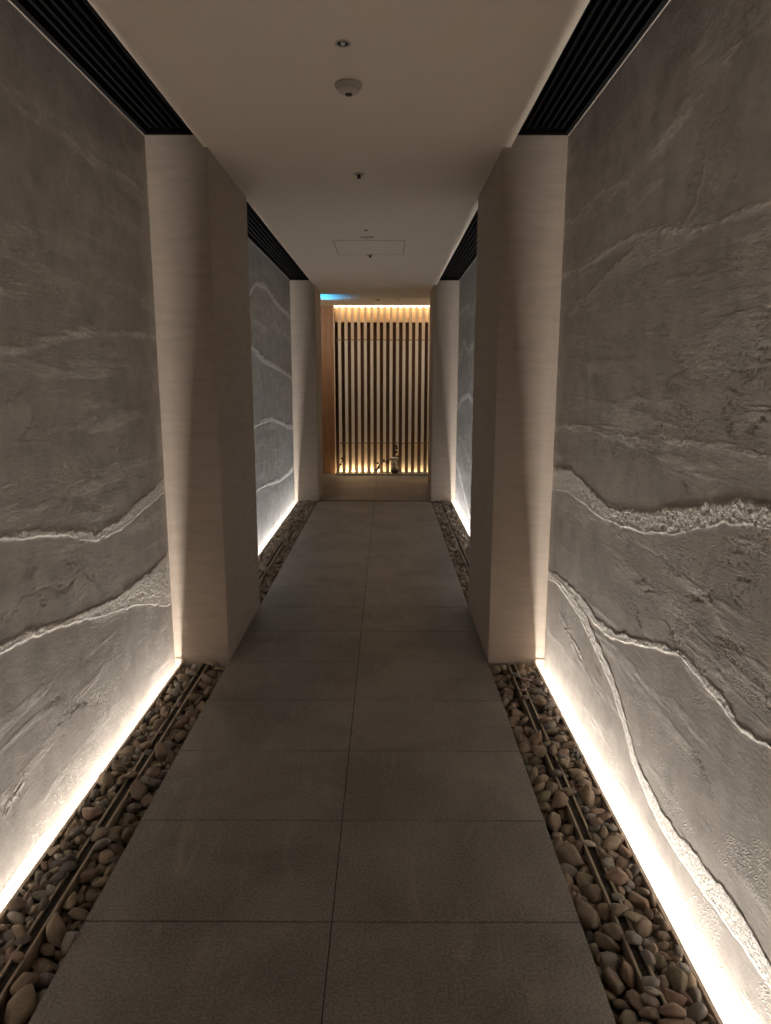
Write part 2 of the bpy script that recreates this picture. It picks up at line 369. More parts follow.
# ------------------------------------------------------------------ pillars
for sd, (s, edge, X, ce) in SIDES.items():
    for nm, ya, yb in (('near', Y1, Y2), ('far', Y3, Y4)):
        bm = bmesh.new(); box(bm, *sorted((edge, X + s * .06)), ya, yb, -.31, ZS + .03)
        bev(bm, .004, 2)
        o = obj('pillar', bm, PILLAR)
        tag(o, {'near': 'broad beige plaster pillar on the %s nearer the camera, between the two carved wall panels' % sd,
                'far': 'narrow looking beige pillar at the far %s end of the corridor beside the slat screen' % sd}[nm], 'pillar', 'beige pillars')
        # low plinth joint where the pillar drops into the light trough
        a, b = sorted((edge + s * (STRIP - .006), X)); bm = bmesh.new()
        box(bm, a, b, ya - .0025, ya + .003, -.29, .018); bev(bm, .001, 1)
        obj('plinth_block', bm, PILLAR, o)

# ------------------------------------------------------------------ slots over the walls
for sd, (s, edge, X, ce) in SIDES.items():
    for nm, ya, yb in (('near', Y0, Y1), ('far', Y2, Y3)):
        a, b = sorted((ce - s * .0, X + s * .0)); t = thing('ceiling_grille', 'black linear slot grille in the ceiling above the %s %s carved wall' % (nm, sd), 'grille', ((a + b) / 2, (ya + yb) / 2, ZS), 'black ceiling slot grilles')
        bm = bmesh.new(); box(bm, a - .05, b + .05, ya, yb, ZS + .055, ZS + .075); obj('back_plate', bm, DARK, t)
        bm = bmesh.new(); box(bm, a, a + .02, ya, yb, ZS, ZS + .055); box(bm, b - .02, b, ya, yb, ZS, ZS + .055)
        box(bm, a, b, yb - .02, yb, ZS, ZS + .055); box(bm, a, b, ya, ya + .02, ZS, ZS + .055); obj('frame', bm, BLACKM, t)
        n = 7
        for i in range(n):
            x = a + .02 + (b - a - .04) * (i + .5) / n
            bm = bmesh.new(); box(bm, x - .006, x + .006, ya + .02, yb - .02, ZS + .022, ZS + .048); bev(bm, .0015, 1)
            obj('bar', bm, BLACKM, t)
        bm = bmesh.new(); box(bm, *sorted((X - s * .0025, X + s * .004)), ya, yb, ZS - .004, ZS + .002)
        o = struct('trim_%s' % {'leftnear': '1', 'leftfar': '2', 'rightnear': '3', 'rightfar': '4'}[sd + nm], bm, TRIM)

# ------------------------------------------------------------------ light troughs
LEDN = mat('warm_led_diffuser', (.9, .9, .9), .5, 0, (1, .92, .82), 6)
LEDF = mat('neutral_led_diffuser', (.9, .9, .9), .5, 0, (1, .95, .89), 6)
LIP = mat('tan_metal_lip', (.62, .52, .42), .6)
for sd, (s, edge, X, ce) in SIDES.items():
    for nm, ya, yb, led in (('near', Y0, Y1, LEDN), ('far', Y2, Y3, LEDF)):
        lip = edge + s * STRIP
        t = thing('light_trough', 'glowing light trough along the foot of the %s %s carved wall' % (nm, sd), 'light', ((lip + X) / 2, (ya + yb) / 2, -.15), 'wall washing light troughs')
        gap = abs(X - lip) - .012
        bm = bmesh.new(); box(bm, *sorted((lip, lip + s * .012)), ya + .002, yb - .004, -.295, -.004); bev(bm, .0015, 1); obj('lip', bm, LIP, t)
        bm = bmesh.new(); box(bm, *sorted((lip, X - s * .007)), ya + .002, yb - .004, -.305, -.296); obj('base', bm, LIP, t)
        c = X - s * (gap - .0132)
        bm = bmesh.new(); box(bm, c - .007, c + .007, ya + .01, yb - .01, -0.26 - .012, -0.26); obj('led_strip', bm, led, t)
        l = bpy.data.lights.new('led_run', 'AREA'); l.shape = 'RECTANGLE'; l.size = .025; l.size_y = yb - ya - .03
        l.energy = 56 * (yb - ya) / 4.08; l.spread = math.radians(75); l.color = (1, .92, .82) if nm == 'near' else (1, .95, .89)
        q = bpy.data.objects.new('led_run', l); C.objects.link(q); q.location = (X - s * (gap - .0132), (ya + yb) / 2, -0.26 + .003); q.rotation_euler = (math.pi, 0, 0)

# ------------------------------------------------------------------ pebble beds
for sd, (s, edge, X, ce) in SIDES.items():
    for ya, yb in ((Y0, Y1), (Y2, Y3)):
        bm = bmesh.new(); box(bm, *sorted((edge, edge + s * (STRIP - .001))), ya, yb, -.15, -.070)
        o = obj('bed_base', bm, GROUND); o['kind'] = 'structure'
for sd, (s, edge, X, ce) in SIDES.items():
    for nm, ya, yb in (('near', Y0, Y1), ('far', Y2, Y3)):
        t = thing('edging_channel', 'bronze twin edging strip half buried in the pebbles of the %s %s bed' % (nm, sd), 'edging', (edge + s * .1225, (ya + yb) / 2, -.07), 'bronze edging strips in the pebbles')
        for o_ in (.106, .139):
            bm = bmesh.new(); c = edge + s * o_; box(bm, c - .004, c + .004, ya + .01, yb - .01, -.069, -.001); bev(bm, .001, 1); obj('rim', bm, BRONZE, t)
        bm = bmesh.new(); c = edge + s * .1225; box(bm, c - .0134, c + .0134, ya + .01, yb - .01, -.069, -.010); obj('channel_floor', bm, GROUND, t)

NP=16
def peb_dirs_shape(dirs,k):
    rs=np.random.RandomState(100+k)
    ang=k>=10
    n=9+rs.randint(4) if ang else 14+rs.randint(5)
    # quasi-even normals, jittered
    i=np.arange(n)+.5;ph=np.arccos(1-2*i/n);th=np.pi*(1+5**.5)*i
    N=np.stack([np.cos(th)*np.sin(ph),np.sin(th)*np.sin(ph),np.cos(ph)],1)
    N+=rs.normal(0,.22 if ang else .15,N.shape)
    # random rotation
    q,_=np.linalg.qr(rs.normal(size=(3,3)));N=N@q
    N/=np.linalg.norm(N,axis=1)[:,None]
    D=rs.uniform(.72,1.05,n) if ang else rs.uniform(.82,1.02,n)
    p=13. if ang else 6.5
    M=np.maximum(dirs@N.T,0)/D
    r=(M**p).sum(1)**(-1/p)
    v=dirs*r[:,None]
    mn,mx=v.min(0),v.max(0)
    return (v-(mn+mx)/2)/((mx-mn)/2)     # fits the unit box


def proto_mesh(k, sub, name='pebble'):
    bm = bmesh.new(); bmesh.ops.create_icosphere(bm, subdivisions=sub, radius=1)
    d = np.array([v.co[:] for v in bm.verts]); d /= np.linalg.norm(d, axis=1)[:, None]
    V = peb_dirs_shape(d, k)
    rs = np.random.RandomState(k); f = rs.normal(size=(5, 3)) * 2.2
    V = V * (1 + .018 * np.sin(V @ f.T + k).sum(1))[:, None]
    for v, c in zip(bm.verts, V): v.co = c
    for f in bm.faces: f.smooth = True
    me = bpy.data.meshes.new(name); bm.to_mesh(me); bm.free(); return me

# each settled stone: x, y, z in tenths of a millimetre, quaternion x y z in thousandths (w positive),
# length, breadth and thickness in millimetres, kind of outline
def read_heap(rows):
    r = []
    for x, y, z, a, b, c, l, w, h, k in rows:
        a, b, c = a / 1000, b / 1000, c / 1000
        r.append((x / 10000, y / 10000, z / 10000, math.sqrt(max(0, 1 - a * a - b * b - c * c)), a, b, c, l / 1000, w / 1000, h / 1000, k))
    return r
HEAP_A = (
(2058,6882,-549,-153,-58,200,61,51,32,12),(1696,9997,-462,-298,-668,-653,59,44,28,7),(925,9684,-533,-413,289,-703,45,31,22,10),
(1497,18229,-557,79,666,234,34,26,16,9),(1663,1607,-558,-314,939,-143,55,35,31,3),(1578,11512,-520,543,560,130,54,34,30,6),
(538,13411,-548,842,-523,72,61,45,31,14),(491,11637,-556,-806,-578,-48,55,37,30,2),(2236,31394,-387,-428,836,-342,51,41,30,10),
(156,19213,-561,-552,366,-173,48,37,22,12),(842,28657,-512,380,-432,-293,55,40,29,14),(248,4452,-568,69,90,-108,49,34,27,3),
(892,34332,-556,-322,-310,309,46,38,21,11),(1633,8402,-550,-329,-108,485,61,43,36,11),(2055,4758,-547,169,247,801,57,44,26,0),
(1797,25049,-553,-310,-949,63,53,45,30,13),(851,304,-541,67,-111,-736,60,38,33,7),(1849,14858,-526,10,252,328,51,32,31,14),
(844,33715,-529,204,-323,921,43,27,26,10),(613,32758,-500,-105,-680,-697,61,47,35,10),(1681,16052,-567,-165,-60,-573,60,50,27,12),
(1709,36871,-562,-86,972,213,60,42,35,15),(246,6850,-554,293,922,-184,58,48,28,12),(741,8447,-544,119,36,-54,59,49,32,0),
(2286,28066,-545,717,-680,-121,54,34,32,8),(1579,19292,-521,641,-590,-305,50,41,26,2),(2348,37927,-553,154,-721,256,29,23,15,9),
(1601,5586,-565,73,-121,-757,50,36,27,2),(1922,2750,-567,356,-928,-59,53,41,28,7),(184,14063,-526,214,-920,-279,53,45,31,12),
(1581,7061,-555,132,206,777,48,38,27,2),(804,1632,-372,-956,148,192,49,32,26,7),(1666,38807,-541,86,-56,924,53,43,32,1),
(1666,14495,-544,-133,-67,-693,58,49,34,11),(2319,250,-556,399,-334,-758,55,36,26,12),(1633,31829,-562,0,55,-316,47,38,28,1),
(1867,7073,-391,78,-195,-124,38,24,18,3),(1619,24547,-313,14,279,522,56,35,25,14),(169,29722,-541,259,-254,-486,56,36,32,7),
(2279,2477,-547,-707,48,-340,42,34,18,2),(1585,13373,-533,-35,325,-87,45,29,20,14),(2202,11716,-548,14,-332,-215,59,41,32,15),
(1728,30348,-538,885,-383,-125,60,47,37,12),(1532,20262,-31,-157,448,-549,52,42,30,14),(218,4851,-564,-70,90,414,52,37,28,5),
(2235,30900,-570,827,-556,-77,52,44,27,5),(237,19472,-546,-58,-761,-511,43,28,20,10),(2232,36201,-553,931,-234,-1,49,34,30,1),
(1651,21350,-532,182,-510,840,50,39,24,2),(891,31223,-559,-640,168,-407,36,30,21,8),(2306,25717,-560,-57,546,-693,40,30,21,5),
(145,31191,-560,-684,-352,565,48,36,29,12),(1266,18185,-25,-631,757,172,41,32,20,9),(736,3314,-562,-56,-26,16,57,41,28,0),
(1654,3605,-553,115,131,-317,52,33,31,4),(1951,5565,-568,26,-95,184,45,30,27,1),(169,10083,-531,-386,461,-749,49,32,23,7),
(2262,24234,-492,-720,518,437,50,42,22,1),(1590,7481,-531,-702,424,-269,48,37,27,9),(834,36645,-527,-91,632,-710,47,36,26,0),
(1850,5943,-547,-54,135,880,55,41,33,4),(1965,16994,-567,835,-531,-53,55,37,28,8),(1703,28200,-511,477,-657,-263,58,47,25,11),
(2249,18889,-541,-875,460,-138,56,40,32,4),(798,15174,-190,-898,244,-17,46,37,22,8),(1521,15801,-341,663,-255,662,39,26,18,8),
(118,38422,-568,492,-692,-505,41,31,21,12),(1627,17945,-560,340,-77,690,53,43,23,15),(203,37736,-563,-192,-557,805,43,30,18,5),
(1813,10832,-378,-842,178,43,51,33,29,0),(1640,7544,-179,-215,142,958,49,35,29,6),(1675,11152,-512,181,271,350,53,43,30,1),
(905,14099,-533,-45,802,244,42,31,24,9),(2022,20446,-362,-156,787,-248,30,19,16,4),(68,27504,-558,-547,253,-565,36,26,20,10),
(842,5102,-353,207,530,731,45,32,26,5),(2300,1968,-447,-519,-293,-357,43,27,20,15),(1603,35657,-401,-400,262,-72,45,35,25,12),
(112,31685,-542,-230,-820,4,36,29,22,4),(1594,10444,-526,428,725,-512,45,30,22,3),(1864,2286,-537,298,83,498,58,44,28,0),
(2118,36652,-566,554,827,-76,56,42,28,12),(2124,21876,-440,-212,343,-844,28,21,17,8),(168,40630,-486,-168,-510,-238,47,39,28,0),
(668,23808,-427,-370,-156,-907,36,28,18,3),(226,33759,-569,957,-245,-97,46,34,28,6),(817,854,-527,-107,-13,-663,61,44,35,4),
(1910,7599,-504,121,207,-338,59,41,34,5),(1836,28389,-400,-333,-307,788,41,27,23,6),(1601,7950,-318,68,-520,-584,56,45,28,15),
(785,2891,-563,928,335,143,57,44,28,9),(1870,13644,-520,-795,463,-43,55,38,33,7),(2284,5703,-484,-549,-498,-671,54,35,28,8),
(1669,17320,-501,-415,25,345,58,45,31,5),(135,20944,-553,462,693,180,41,32,22,9),(1601,1259,-351,-760,-17,101,39,28,23,3),
(1855,33913,-434,-119,-102,512,38,30,16,12),(1865,30948,-506,792,401,326,59,50,25,6),(526,2532,-562,-27,-99,-96,46,32,28,1),
(2297,28370,-370,-197,-172,-412,41,29,19,5),(194,38693,-315,948,80,303,45,28,22,9),(275,5308,-548,-104,-68,440,56,46,31,1),
(194,3834,-539,-682,-672,150,57,39,35,3),(1510,34563,-553,-441,472,-432,35,30,19,7),(1730,29201,-421,-342,111,-656,42,30,21,2),
(241,1648,-549,330,854,382,59,37,36,6),(1812,5187,-538,236,-130,753,60,48,28,14),(2302,40498,-567,-625,-689,-335,41,31,20,7),
(1898,20825,-454,553,-785,-55,37,29,20,9),(1976,23972,-427,294,449,-150,54,36,27,15),(191,31905,-559,181,-511,722,38,30,18,2),
(1921,31717,-439,-802,-590,-67,40,32,22,2),(222,12743,-571,-154,-5,242,46,36,28,9),(2174,27408,-537,137,-17,268,54,44,33,2),
(1602,12230,-561,465,362,254,49,30,28,6),(520,4671,-552,-99,-956,68,47,39,26,10),(1586,40676,-547,-762,-118,270,39,29,21,4),
(1973,19837,-534,-948,-193,-50,54,42,33,7),(1599,6235,-476,-532,-440,-195,49,33,29,8),(771,20575,-545,-85,-115,-247,62,42,33,11),
(2029,38523,-516,-257,43,227,55,41,29,13),(485,40619,-559,-787,-296,129,46,31,28,5),(137,13441,-496,274,742,257,54,34,29,4),
(108,18970,-527,456,-579,345,36,23,22,1),(2078,10402,-534,-449,-74,-423,49,31,26,13),(1687,35805,-571,-284,-956,-67,55,42,27,10),
(1540,3260,-521,228,-812,-168,44,37,19,8),(1504,34143,-354,502,398,589,36,25,17,1),(2271,2788,-499,595,-716,-27,55,43,28,0),
(1565,653,-563,-212,36,-820,57,36,29,12),(2095,31669,-312,395,249,-351,29,25,15,1),(2277,6632,-464,-566,-741,-156,55,37,25,15),
(882,26617,-399,39,345,619,39,33,21,3),(2261,31757,-545,-559,164,300,41,30,19,8),(1949,27605,-396,-215,59,343,41,26,23,8),
(1817,18711,-443,-209,177,182,54,44,29,11),(1212,13884,-22,-83,-100,909,41,32,21,2),(853,2256,-536,-620,611,-110,50,42,29,13),
(899,6166,-564,744,406,336,38,32,20,9),(805,32539,-530,-609,-123,-60,44,36,26,1),(559,35810,-568,-989,124,77,59,46,28,12),
(1890,31361,-459,-730,662,-165,36,25,18,0),(617,11150,-561,4,96,585,48,39,28,0),(1958,32540,-534,691,-669,-131,57,35,34,2),
(2361,29240,-534,-135,-598,275,37,29,19,4),(1629,36649,-113,-20,203,173,61,46,33,13),(2341,14797,-525,564,539,492,46,36,23,3),
(1892,7231,-555,-655,659,342,47,35,23,9),(2290,4864,-437,-85,533,44,59,49,27,0),(2262,16001,-507,-242,-310,-708,48,37,25,4),
(1869,1436,-543,-836,-39,471,45,32,20,15),(1746,33604,-463,-80,147,341,41,32,19,8),(812,8195,-352,10,-206,718,56,45,25,5),
(1651,24132,-473,468,-417,-63,54,40,33,6),(1683,9660,-324,980,-110,-78,55,39,26,4),(1524,14803,-419,335,450,388,43,29,22,12),
(2133,24446,-553,555,101,-86,43,28,26,2),(1492,6793,-569,-154,-582,-339,29,19,17,14),(2337,34407,-514,-773,607,-140,30,25,18,5),
(1532,39225,-401,-662,-636,-111,36,23,19,2),(1592,30221,-127,-207,-122,-907,52,35,30,11),(864,18301,-549,-914,-75,-374,41,32,22,2),
(2303,11019,-494,475,-210,310,42,32,23,13),(1973,15933,-530,-209,392,559,39,27,21,8),(853,26373,-554,-356,-768,496,46,32,24,9),
(339,9739,-523,-232,176,-66,61,38,34,3),(887,5813,-508,790,144,464,45,36,25,0),(1547,22255,-513,80,566,-401,42,29,24,2),
(2263,25403,-443,734,501,214,50,40,28,1),(2190,8107,-489,312,246,-190,57,41,34,1),(125,14696,-547,-252,-818,-330,34,27,15,5),
(827,17053,-145,-49,-63,-897,51,42,24,0),(2286,36394,-330,9,388,463,54,38,30,4),(577,19467,-373,905,-180,-385,39,24,23,15),
(847,35030,-564,-669,12,165,37,29,22,3),(1925,18044,-422,-887,-420,1,54,44,31,6),(1826,37454,-562,-272,167,-306,61,43,32,11),
(1519,22622,-477,687,338,637,53,44,26,10),(2037,4536,-320,285,-53,216,53,43,25,3),(2347,6167,-348,-545,-113,595,30,23,17,1),
(1617,39733,-568,-147,-27,-723,49,40,28,7),(184,26583,-402,946,-120,-210,43,30,22,5),(564,28052,-364,-817,-124,549,43,32,20,8),
(2311,25128,-556,377,797,108,43,36,20,9),(1550,9417,-526,-502,-660,171,49,40,29,11),(866,19718,-567,-376,-599,700,47,34,28,12),
(1493,33494,-412,-376,396,-583,31,20,14,4),(1696,35548,-178,-893,116,419,39,26,23,9),(1749,12818,-546,-203,-217,-830,47,38,23,6),
(1841,10562,-491,-7,-540,-651,43,29,18,13),(1778,22278,-480,171,75,273,28,20,12,0),(2131,9809,-378,582,-812,6,56,44,34,4),
(1870,36303,-541,793,321,373,41,35,23,7),(1931,23253,-508,-54,59,172,54,46,25,15),(1956,31994,-547,908,69,412,38,28,23,5),
(2206,19570,-370,879,164,19,52,36,32,14),(247,7213,-552,-988,-26,-81,49,38,30,4),(1511,29394,-319,617,-320,-441,36,28,16,7),
(2075,35055,-455,-351,-217,-696,32,22,16,9),(2057,2559,-352,-422,502,-335,43,31,20,10),(2275,16227,-400,934,-353,14,41,27,18,6),
(1693,26991,-511,-343,-289,321,28,21,16,0),(1882,18287,-499,279,312,-80,33,27,18,4),(132,25741,-502,13,-526,324,45,30,26,4),
(2200,32299,-268,662,-399,615,30,21,17,5),(1751,39132,-389,276,439,-389,39,32,23,3),(2201,33288,-507,-412,-223,-336,39,31,23,9),
(925,18869,-359,-574,-439,491,49,33,22,3),(1815,3273,-520,-912,-66,286,47,35,28,4),(475,35482,-568,76,-116,274,50,33,29,11),
(1803,27820,-471,-824,-547,27,40,33,17,4),(1796,16741,-482,-330,-326,598,35,30,20,4),(2051,38167,-478,-607,-756,160,29,20,13,1),
(902,33104,-503,-374,642,-446,51,40,28,7),(2336,39847,-556,-344,461,-733,38,31,18,8),(1573,4201,-397,185,-166,537,48,33,26,2),
(2251,6963,-325,177,-957,153,42,30,24,8),(2095,22549,-409,-12,-45,159,53,43,32,11),(2101,6078,-383,9,-114,-600,44,32,24,8),
(1930,11956,-392,-13,107,74,45,30,25,9),(1705,4894,-395,97,21,242,53,35,27,10),(614,30836,-542,-890,-447,-88,59,37,33,10),
(1591,38509,-427,-60,133,-364,43,28,19,6),(1840,8049,-413,-649,495,-195,41,30,24,12),(324,2881,-558,59,91,281,48,33,29,5),
(1589,4512,-481,437,67,-809,50,42,26,5),(2290,18227,-371,-99,68,627,39,31,23,2),(1898,35508,-497,268,575,-382,42,34,24,0),
(1528,10728,-462,72,-582,422,48,32,22,14),(2066,30481,-407,-32,153,745,53,44,28,3),(2131,17961,-301,-806,42,507,33,28,16,3),
(2167,29939,-565,147,10,-413,53,45,28,14),(1817,21127,-467,-197,535,794,49,41,28,0),(2031,3124,-524,-634,-322,85,41,33,20,5),
(809,9926,-550,796,211,153,49,32,25,3),(2052,1807,-390,-252,871,390,44,30,24,9),(1585,213,-529,148,-951,159,43,31,22,15),
(872,19334,-515,456,-293,-459,53,41,26,2),(1970,21988,-513,-852,-114,38,30,22,18,2),(246,13736,-398,-628,-329,-391,59,44,36,14),
(1519,28460,-359,229,-575,-469,52,39,24,15),(1555,25180,-429,-119,-532,348,55,41,29,10),(1718,32762,-356,53,-19,30,56,36,26,7),
(1552,13696,-487,-511,102,-583,48,38,22,14),(1763,15988,-309,-801,-423,219,42,31,21,9),(1937,11062,-308,-637,57,-45,49,39,23,2),
(1636,35263,-549,-49,417,-903,43,36,22,0),(773,1325,-532,-259,-140,1,52,44,32,7),(1524,25878,-290,224,609,-381,34,22,19,3),
(963,24858,-190,616,152,759,29,22,14,7),(1606,37830,-314,656,-6,146,38,29,16,8),(1911,13980,-430,19,-763,-524,41,32,20,12),
(1676,6812,-318,202,-927,311,50,42,28,1),(1817,20565,-489,-933,263,-232,35,30,20,0),(127,33205,-395,520,-623,-255,43,31,27,7),
(1486,14386,25,-131,198,116,58,45,34,9),(1973,32226,-414,538,269,-685,31,22,15,11),(2254,39353,-457,75,-133,-162,32,25,15,2),
(2243,36703,-305,-619,-138,-141,44,35,22,2),(1572,31753,-290,769,229,-374,37,27,19,9),(1646,37151,-340,-163,449,63,55,41,30,10),
(1629,1477,-180,704,509,-122,55,40,31,8),(1509,8283,-260,-654,-426,609,45,28,23,15),(1868,27351,-359,-172,594,769,37,31,20,9),
(2093,20574,-463,-808,532,-19,35,24,18,8),(2331,12029,-435,510,-644,-144,43,30,25,6),(1695,33341,-515,-583,370,-49,34,21,18,5),
(1569,12033,-320,212,149,448,44,32,22,2),(2284,17003,-542,-84,-622,668,42,30,19,8),(1861,38198,-502,-848,458,-28,30,23,16,10),
(125,38050,-522,-269,-566,552,43,36,23,13),(2109,25104,-531,-361,710,32,29,24,15,6),(2071,27987,-439,233,-213,-748,39,26,16,1),
(1575,33810,-388,278,-44,-925,40,26,22,4),(1761,3538,-333,-115,112,-517,37,29,17,5),(1715,22454,-450,318,-47,-902,28,21,17,5),
(2370,39108,-519,-226,661,82,38,24,21,15),(1561,2373,-549,-163,-520,-737,37,28,16,6),(1963,19279,-511,-145,968,83,41,26,22,9),
(1579,30795,-523,283,836,273,46,32,22,7),(2172,28915,-570,-238,971,2,54,43,26,2),(2284,3428,-343,-518,552,611,45,34,20,7),
(1622,18930,-389,-560,0,251,48,31,24,0),(2317,32722,-453,-922,-346,105,32,23,15,0),(1585,28913,-407,299,-237,-8,38,25,23,5),
(804,37691,-439,331,16,-684,40,32,17,10),(1956,24203,-391,225,-665,-708,28,19,17,5),(735,6052,-352,-83,38,-809,49,35,24,7),
(1918,15083,-340,557,-445,214,46,38,25,9),(655,6624,-563,-654,125,71,53,37,32,12),(1512,24264,-296,311,834,-124,30,20,13,1),
(1540,30035,-560,660,-389,-496,41,29,24,1),(1600,5861,-379,-707,214,-412,43,32,24,3),(1607,26779,-364,-100,625,-717,42,33,26,8),
(867,23550,-507,136,-466,83,48,35,21,7),(2186,10773,-390,-685,-682,18,45,29,27,6),(363,21117,-437,-822,-291,345,45,37,24,5),
(2330,38586,-415,-113,275,530,35,27,16,9),(2195,33943,-419,31,-85,98,45,36,25,6),(1628,21727,-373,26,26,527,50,32,24,15),
(2027,27095,-401,-177,136,-230,49,34,27,8),(1536,31004,-381,-191,-16,-830,33,22,17,8),(1789,12307,-415,582,-801,-73,32,21,20,5),
(823,14888,-569,-55,-154,-172,48,38,28,11),(2309,20194,-387,-750,513,-319,50,34,30,6),(183,9286,-560,-729,-610,186,61,42,25,10),
(2291,21139,-553,-540,722,-396,48,35,24,0),(1841,24330,-420,-240,897,370,29,22,13,4),(70,37453,-537,500,-291,-686,34,28,17,15),
(1916,10214,-344,-178,-969,129,56,42,26,11),(1330,236,-22,322,941,-105,41,28,20,5),(270,10452,-506,-239,156,95,61,42,36,0),
(1439,19439,-42,396,-883,-154,33,22,17,0),(1517,36596,-396,-459,455,-491,34,25,20,0),(882,28106,-553,807,580,-103,53,40,31,12),
(1534,2889,-426,-493,-517,543,39,28,23,2),(2029,7696,-187,622,621,-14,52,41,23,5),(166,13074,-318,69,414,-680,47,33,27,2),
(2006,1268,-422,877,7,-365,53,34,29,1),(1236,15531,-38,-99,23,892,35,23,17,5),(921,17369,-409,-233,-627,354,51,36,22,0),
(1822,23731,-427,-283,-916,-189,34,25,15,9),(2353,23734,-424,-180,-694,328,34,23,20,6),(2333,9031,-277,-37,665,85,51,38,24,8),
(1391,4108,-17,176,14,-261,43,27,22,4),(2298,15654,-135,-860,-47,264,35,29,17,3),(2312,29717,-413,829,185,361,37,26,20,0),
(1519,1749,-393,-537,196,-615,31,22,17,8),(2277,13793,-423,-860,442,-70,44,34,19,5),(2362,35654,-524,-728,253,-616,40,32,17,8),
(2162,5426,-308,-723,-481,223,59,41,36,15),(2063,26267,-473,101,-55,-436,49,39,24,15),(559,36307,-555,158,251,662,54,37,30,6),
(2361,15734,-410,611,681,-115,29,20,13,9),(2387,1735,-391,715,-44,672,36,25,16,15),(2321,32491,-395,909,-282,145,30,25,15,1),
(1580,6449,-277,200,869,438,34,22,19,14),(1576,5321,-272,-28,-833,538,33,24,14,0),(878,11527,-376,685,-679,-6,43,32,23,1),
(2110,36967,-424,949,112,-148,51,40,28,4),(1981,26618,-472,537,-553,7,29,25,15,8),(2048,19053,-394,-395,-279,12,39,27,19,9),
(2324,19265,-446,825,-495,-138,33,21,16,0),(2094,11316,-435,897,-426,39,54,43,28,12),(2277,9498,-545,-745,-466,-140,42,35,24,2),
(1991,6392,-386,-572,-322,112,51,38,30,11),(1628,24427,-532,167,-773,603,44,37,19,2),(2230,7537,-363,73,363,-796,60,39,29,13),
(1600,6576,-521,-497,-227,361,49,39,27,0),(1717,20049,-467,88,532,-510,51,38,25,12),(2366,18068,-553,-180,719,179,29,21,17,5),
(789,37209,-530,727,670,0,60,47,36,12),(2239,32166,-554,-2,-269,764,58,40,34,15),(1588,13988,-372,-57,-302,844,43,33,25,6),
(2168,35514,-486,-80,70,699,34,25,17,0),(884,30160,-495,-597,-737,-227,46,29,26,9),(2259,7212,-408,51,-93,139,36,26,15,5),
(1796,15671,-313,-784,-269,-432,48,37,25,4),(1714,34647,-515,206,-512,647,41,29,23,6),(2273,38297,-421,334,31,-929,37,28,23,7),
(395,7948,-547,-79,25,507,55,45,32,3),(1515,36015,-346,-431,570,-271,35,24,20,7),(2040,10536,-255,60,208,-973,49,36,29,4),
(2117,32810,-362,85,770,76,41,33,25,6),(2153,39603,-376,43,-136,-670,43,28,24,3),(1968,27481,-195,745,-53,-189,29,22,16,3),
(1872,6971,-148,-199,179,13,47,39,25,3),(2103,17249,-389,181,191,-781,34,25,20,3),(2336,17969,-286,552,-351,716,39,31,17,14),
(2117,15260,-453,-368,378,227,56,38,27,10),(2367,39685,-392,648,-464,-519,38,28,16,7),(613,26558,-514,-408,-527,-76,42,36,20,0),
(1606,35788,-160,639,-496,155,38,32,22,1),(1662,11664,-340,933,241,-30,39,25,18,1),(1953,12580,-460,-194,-741,-558,49,41,26,3),
(2060,8633,-365,-309,228,-147,58,41,33,2),(2186,16593,-417,88,-147,-388,50,31,22,4),(2193,17625,-385,72,-311,477,61,44,31,15),
(1789,2969,-362,158,-168,-537,42,34,20,0),(500,18352,-562,165,-148,332,50,38,27,7),(1687,1989,-350,283,942,168,56,42,31,8),
(2292,25078,-321,-954,107,-227,34,28,17,7),(2175,28588,-316,21,288,953,54,42,30,15),(1612,31324,-282,206,-64,920,48,33,24,5),
(2318,19310,-254,-66,259,-600,38,30,21,10),(2292,28776,-133,164,-895,-159,45,34,19,1),(319,18015,-442,609,512,-222,53,42,26,14),
(1660,10593,-190,-803,-320,40,52,38,31,5),(2230,1021,-281,-218,66,-930,54,45,32,5),(1620,5114,-282,-325,-185,-103,44,36,20,7),
(2061,38836,-471,153,-311,889,44,34,21,1),(893,33480,-453,61,126,336,35,27,19,4),(1697,26041,-447,91,-67,-606,53,34,32,10),
(841,31487,-377,-552,823,-25,49,39,22,6),(1887,8348,-340,-284,219,227,45,34,21,2),(475,24556,-454,54,-747,469,61,41,34,13),
(494,16872,-570,-74,-231,297,62,47,30,15),(1977,22267,-398,290,145,-382,39,28,23,7),(2367,19139,-119,-265,510,-325,32,23,15,1),
(2275,28901,-338,151,347,-240,43,34,21,4),(896,16878,-431,396,534,514,57,43,28,10),(2101,5126,-213,-176,734,642,57,37,30,6),
(2051,18475,-416,7,-174,-829,32,25,14,1),(1931,21623,-409,-482,864,75,40,32,24,0),(916,11079,-321,483,-466,-446,50,42,23,5),
(2055,32472,-286,-205,208,-888,37,30,22,9),(234,25081,-564,-35,-866,458,47,34,27,11),(2073,38782,-237,-825,-527,-90,34,25,15,7),
(1859,14237,-373,331,-814,-370,47,30,25,8),(1965,9403,-232,-656,-125,390,57,45,25,15),(1970,34835,-409,852,440,58,31,25,14,4),
(898,6830,-545,-80,832,225,40,33,24,9),(2338,26904,-423,-628,756,-100,30,24,13,10),(1606,39439,-430,-964,90,199,33,23,17,6),
(1996,7295,-227,277,35,-240,53,39,31,3),(2167,33595,-469,71,985,136,51,37,29,7),(663,31191,-494,-495,-668,-220,36,23,20,11),
(1747,28689,-374,881,-21,-214,39,28,23,6),(1821,32041,-382,-408,813,-345,41,33,20,3),(2372,21529,-348,-325,-730,249,36,27,15,9),
(1569,3846,-247,446,613,295,56,43,31,13),(2360,13201,-542,-752,119,647,32,23,18,3),(1603,38108,-398,187,206,575,48,35,27,10),
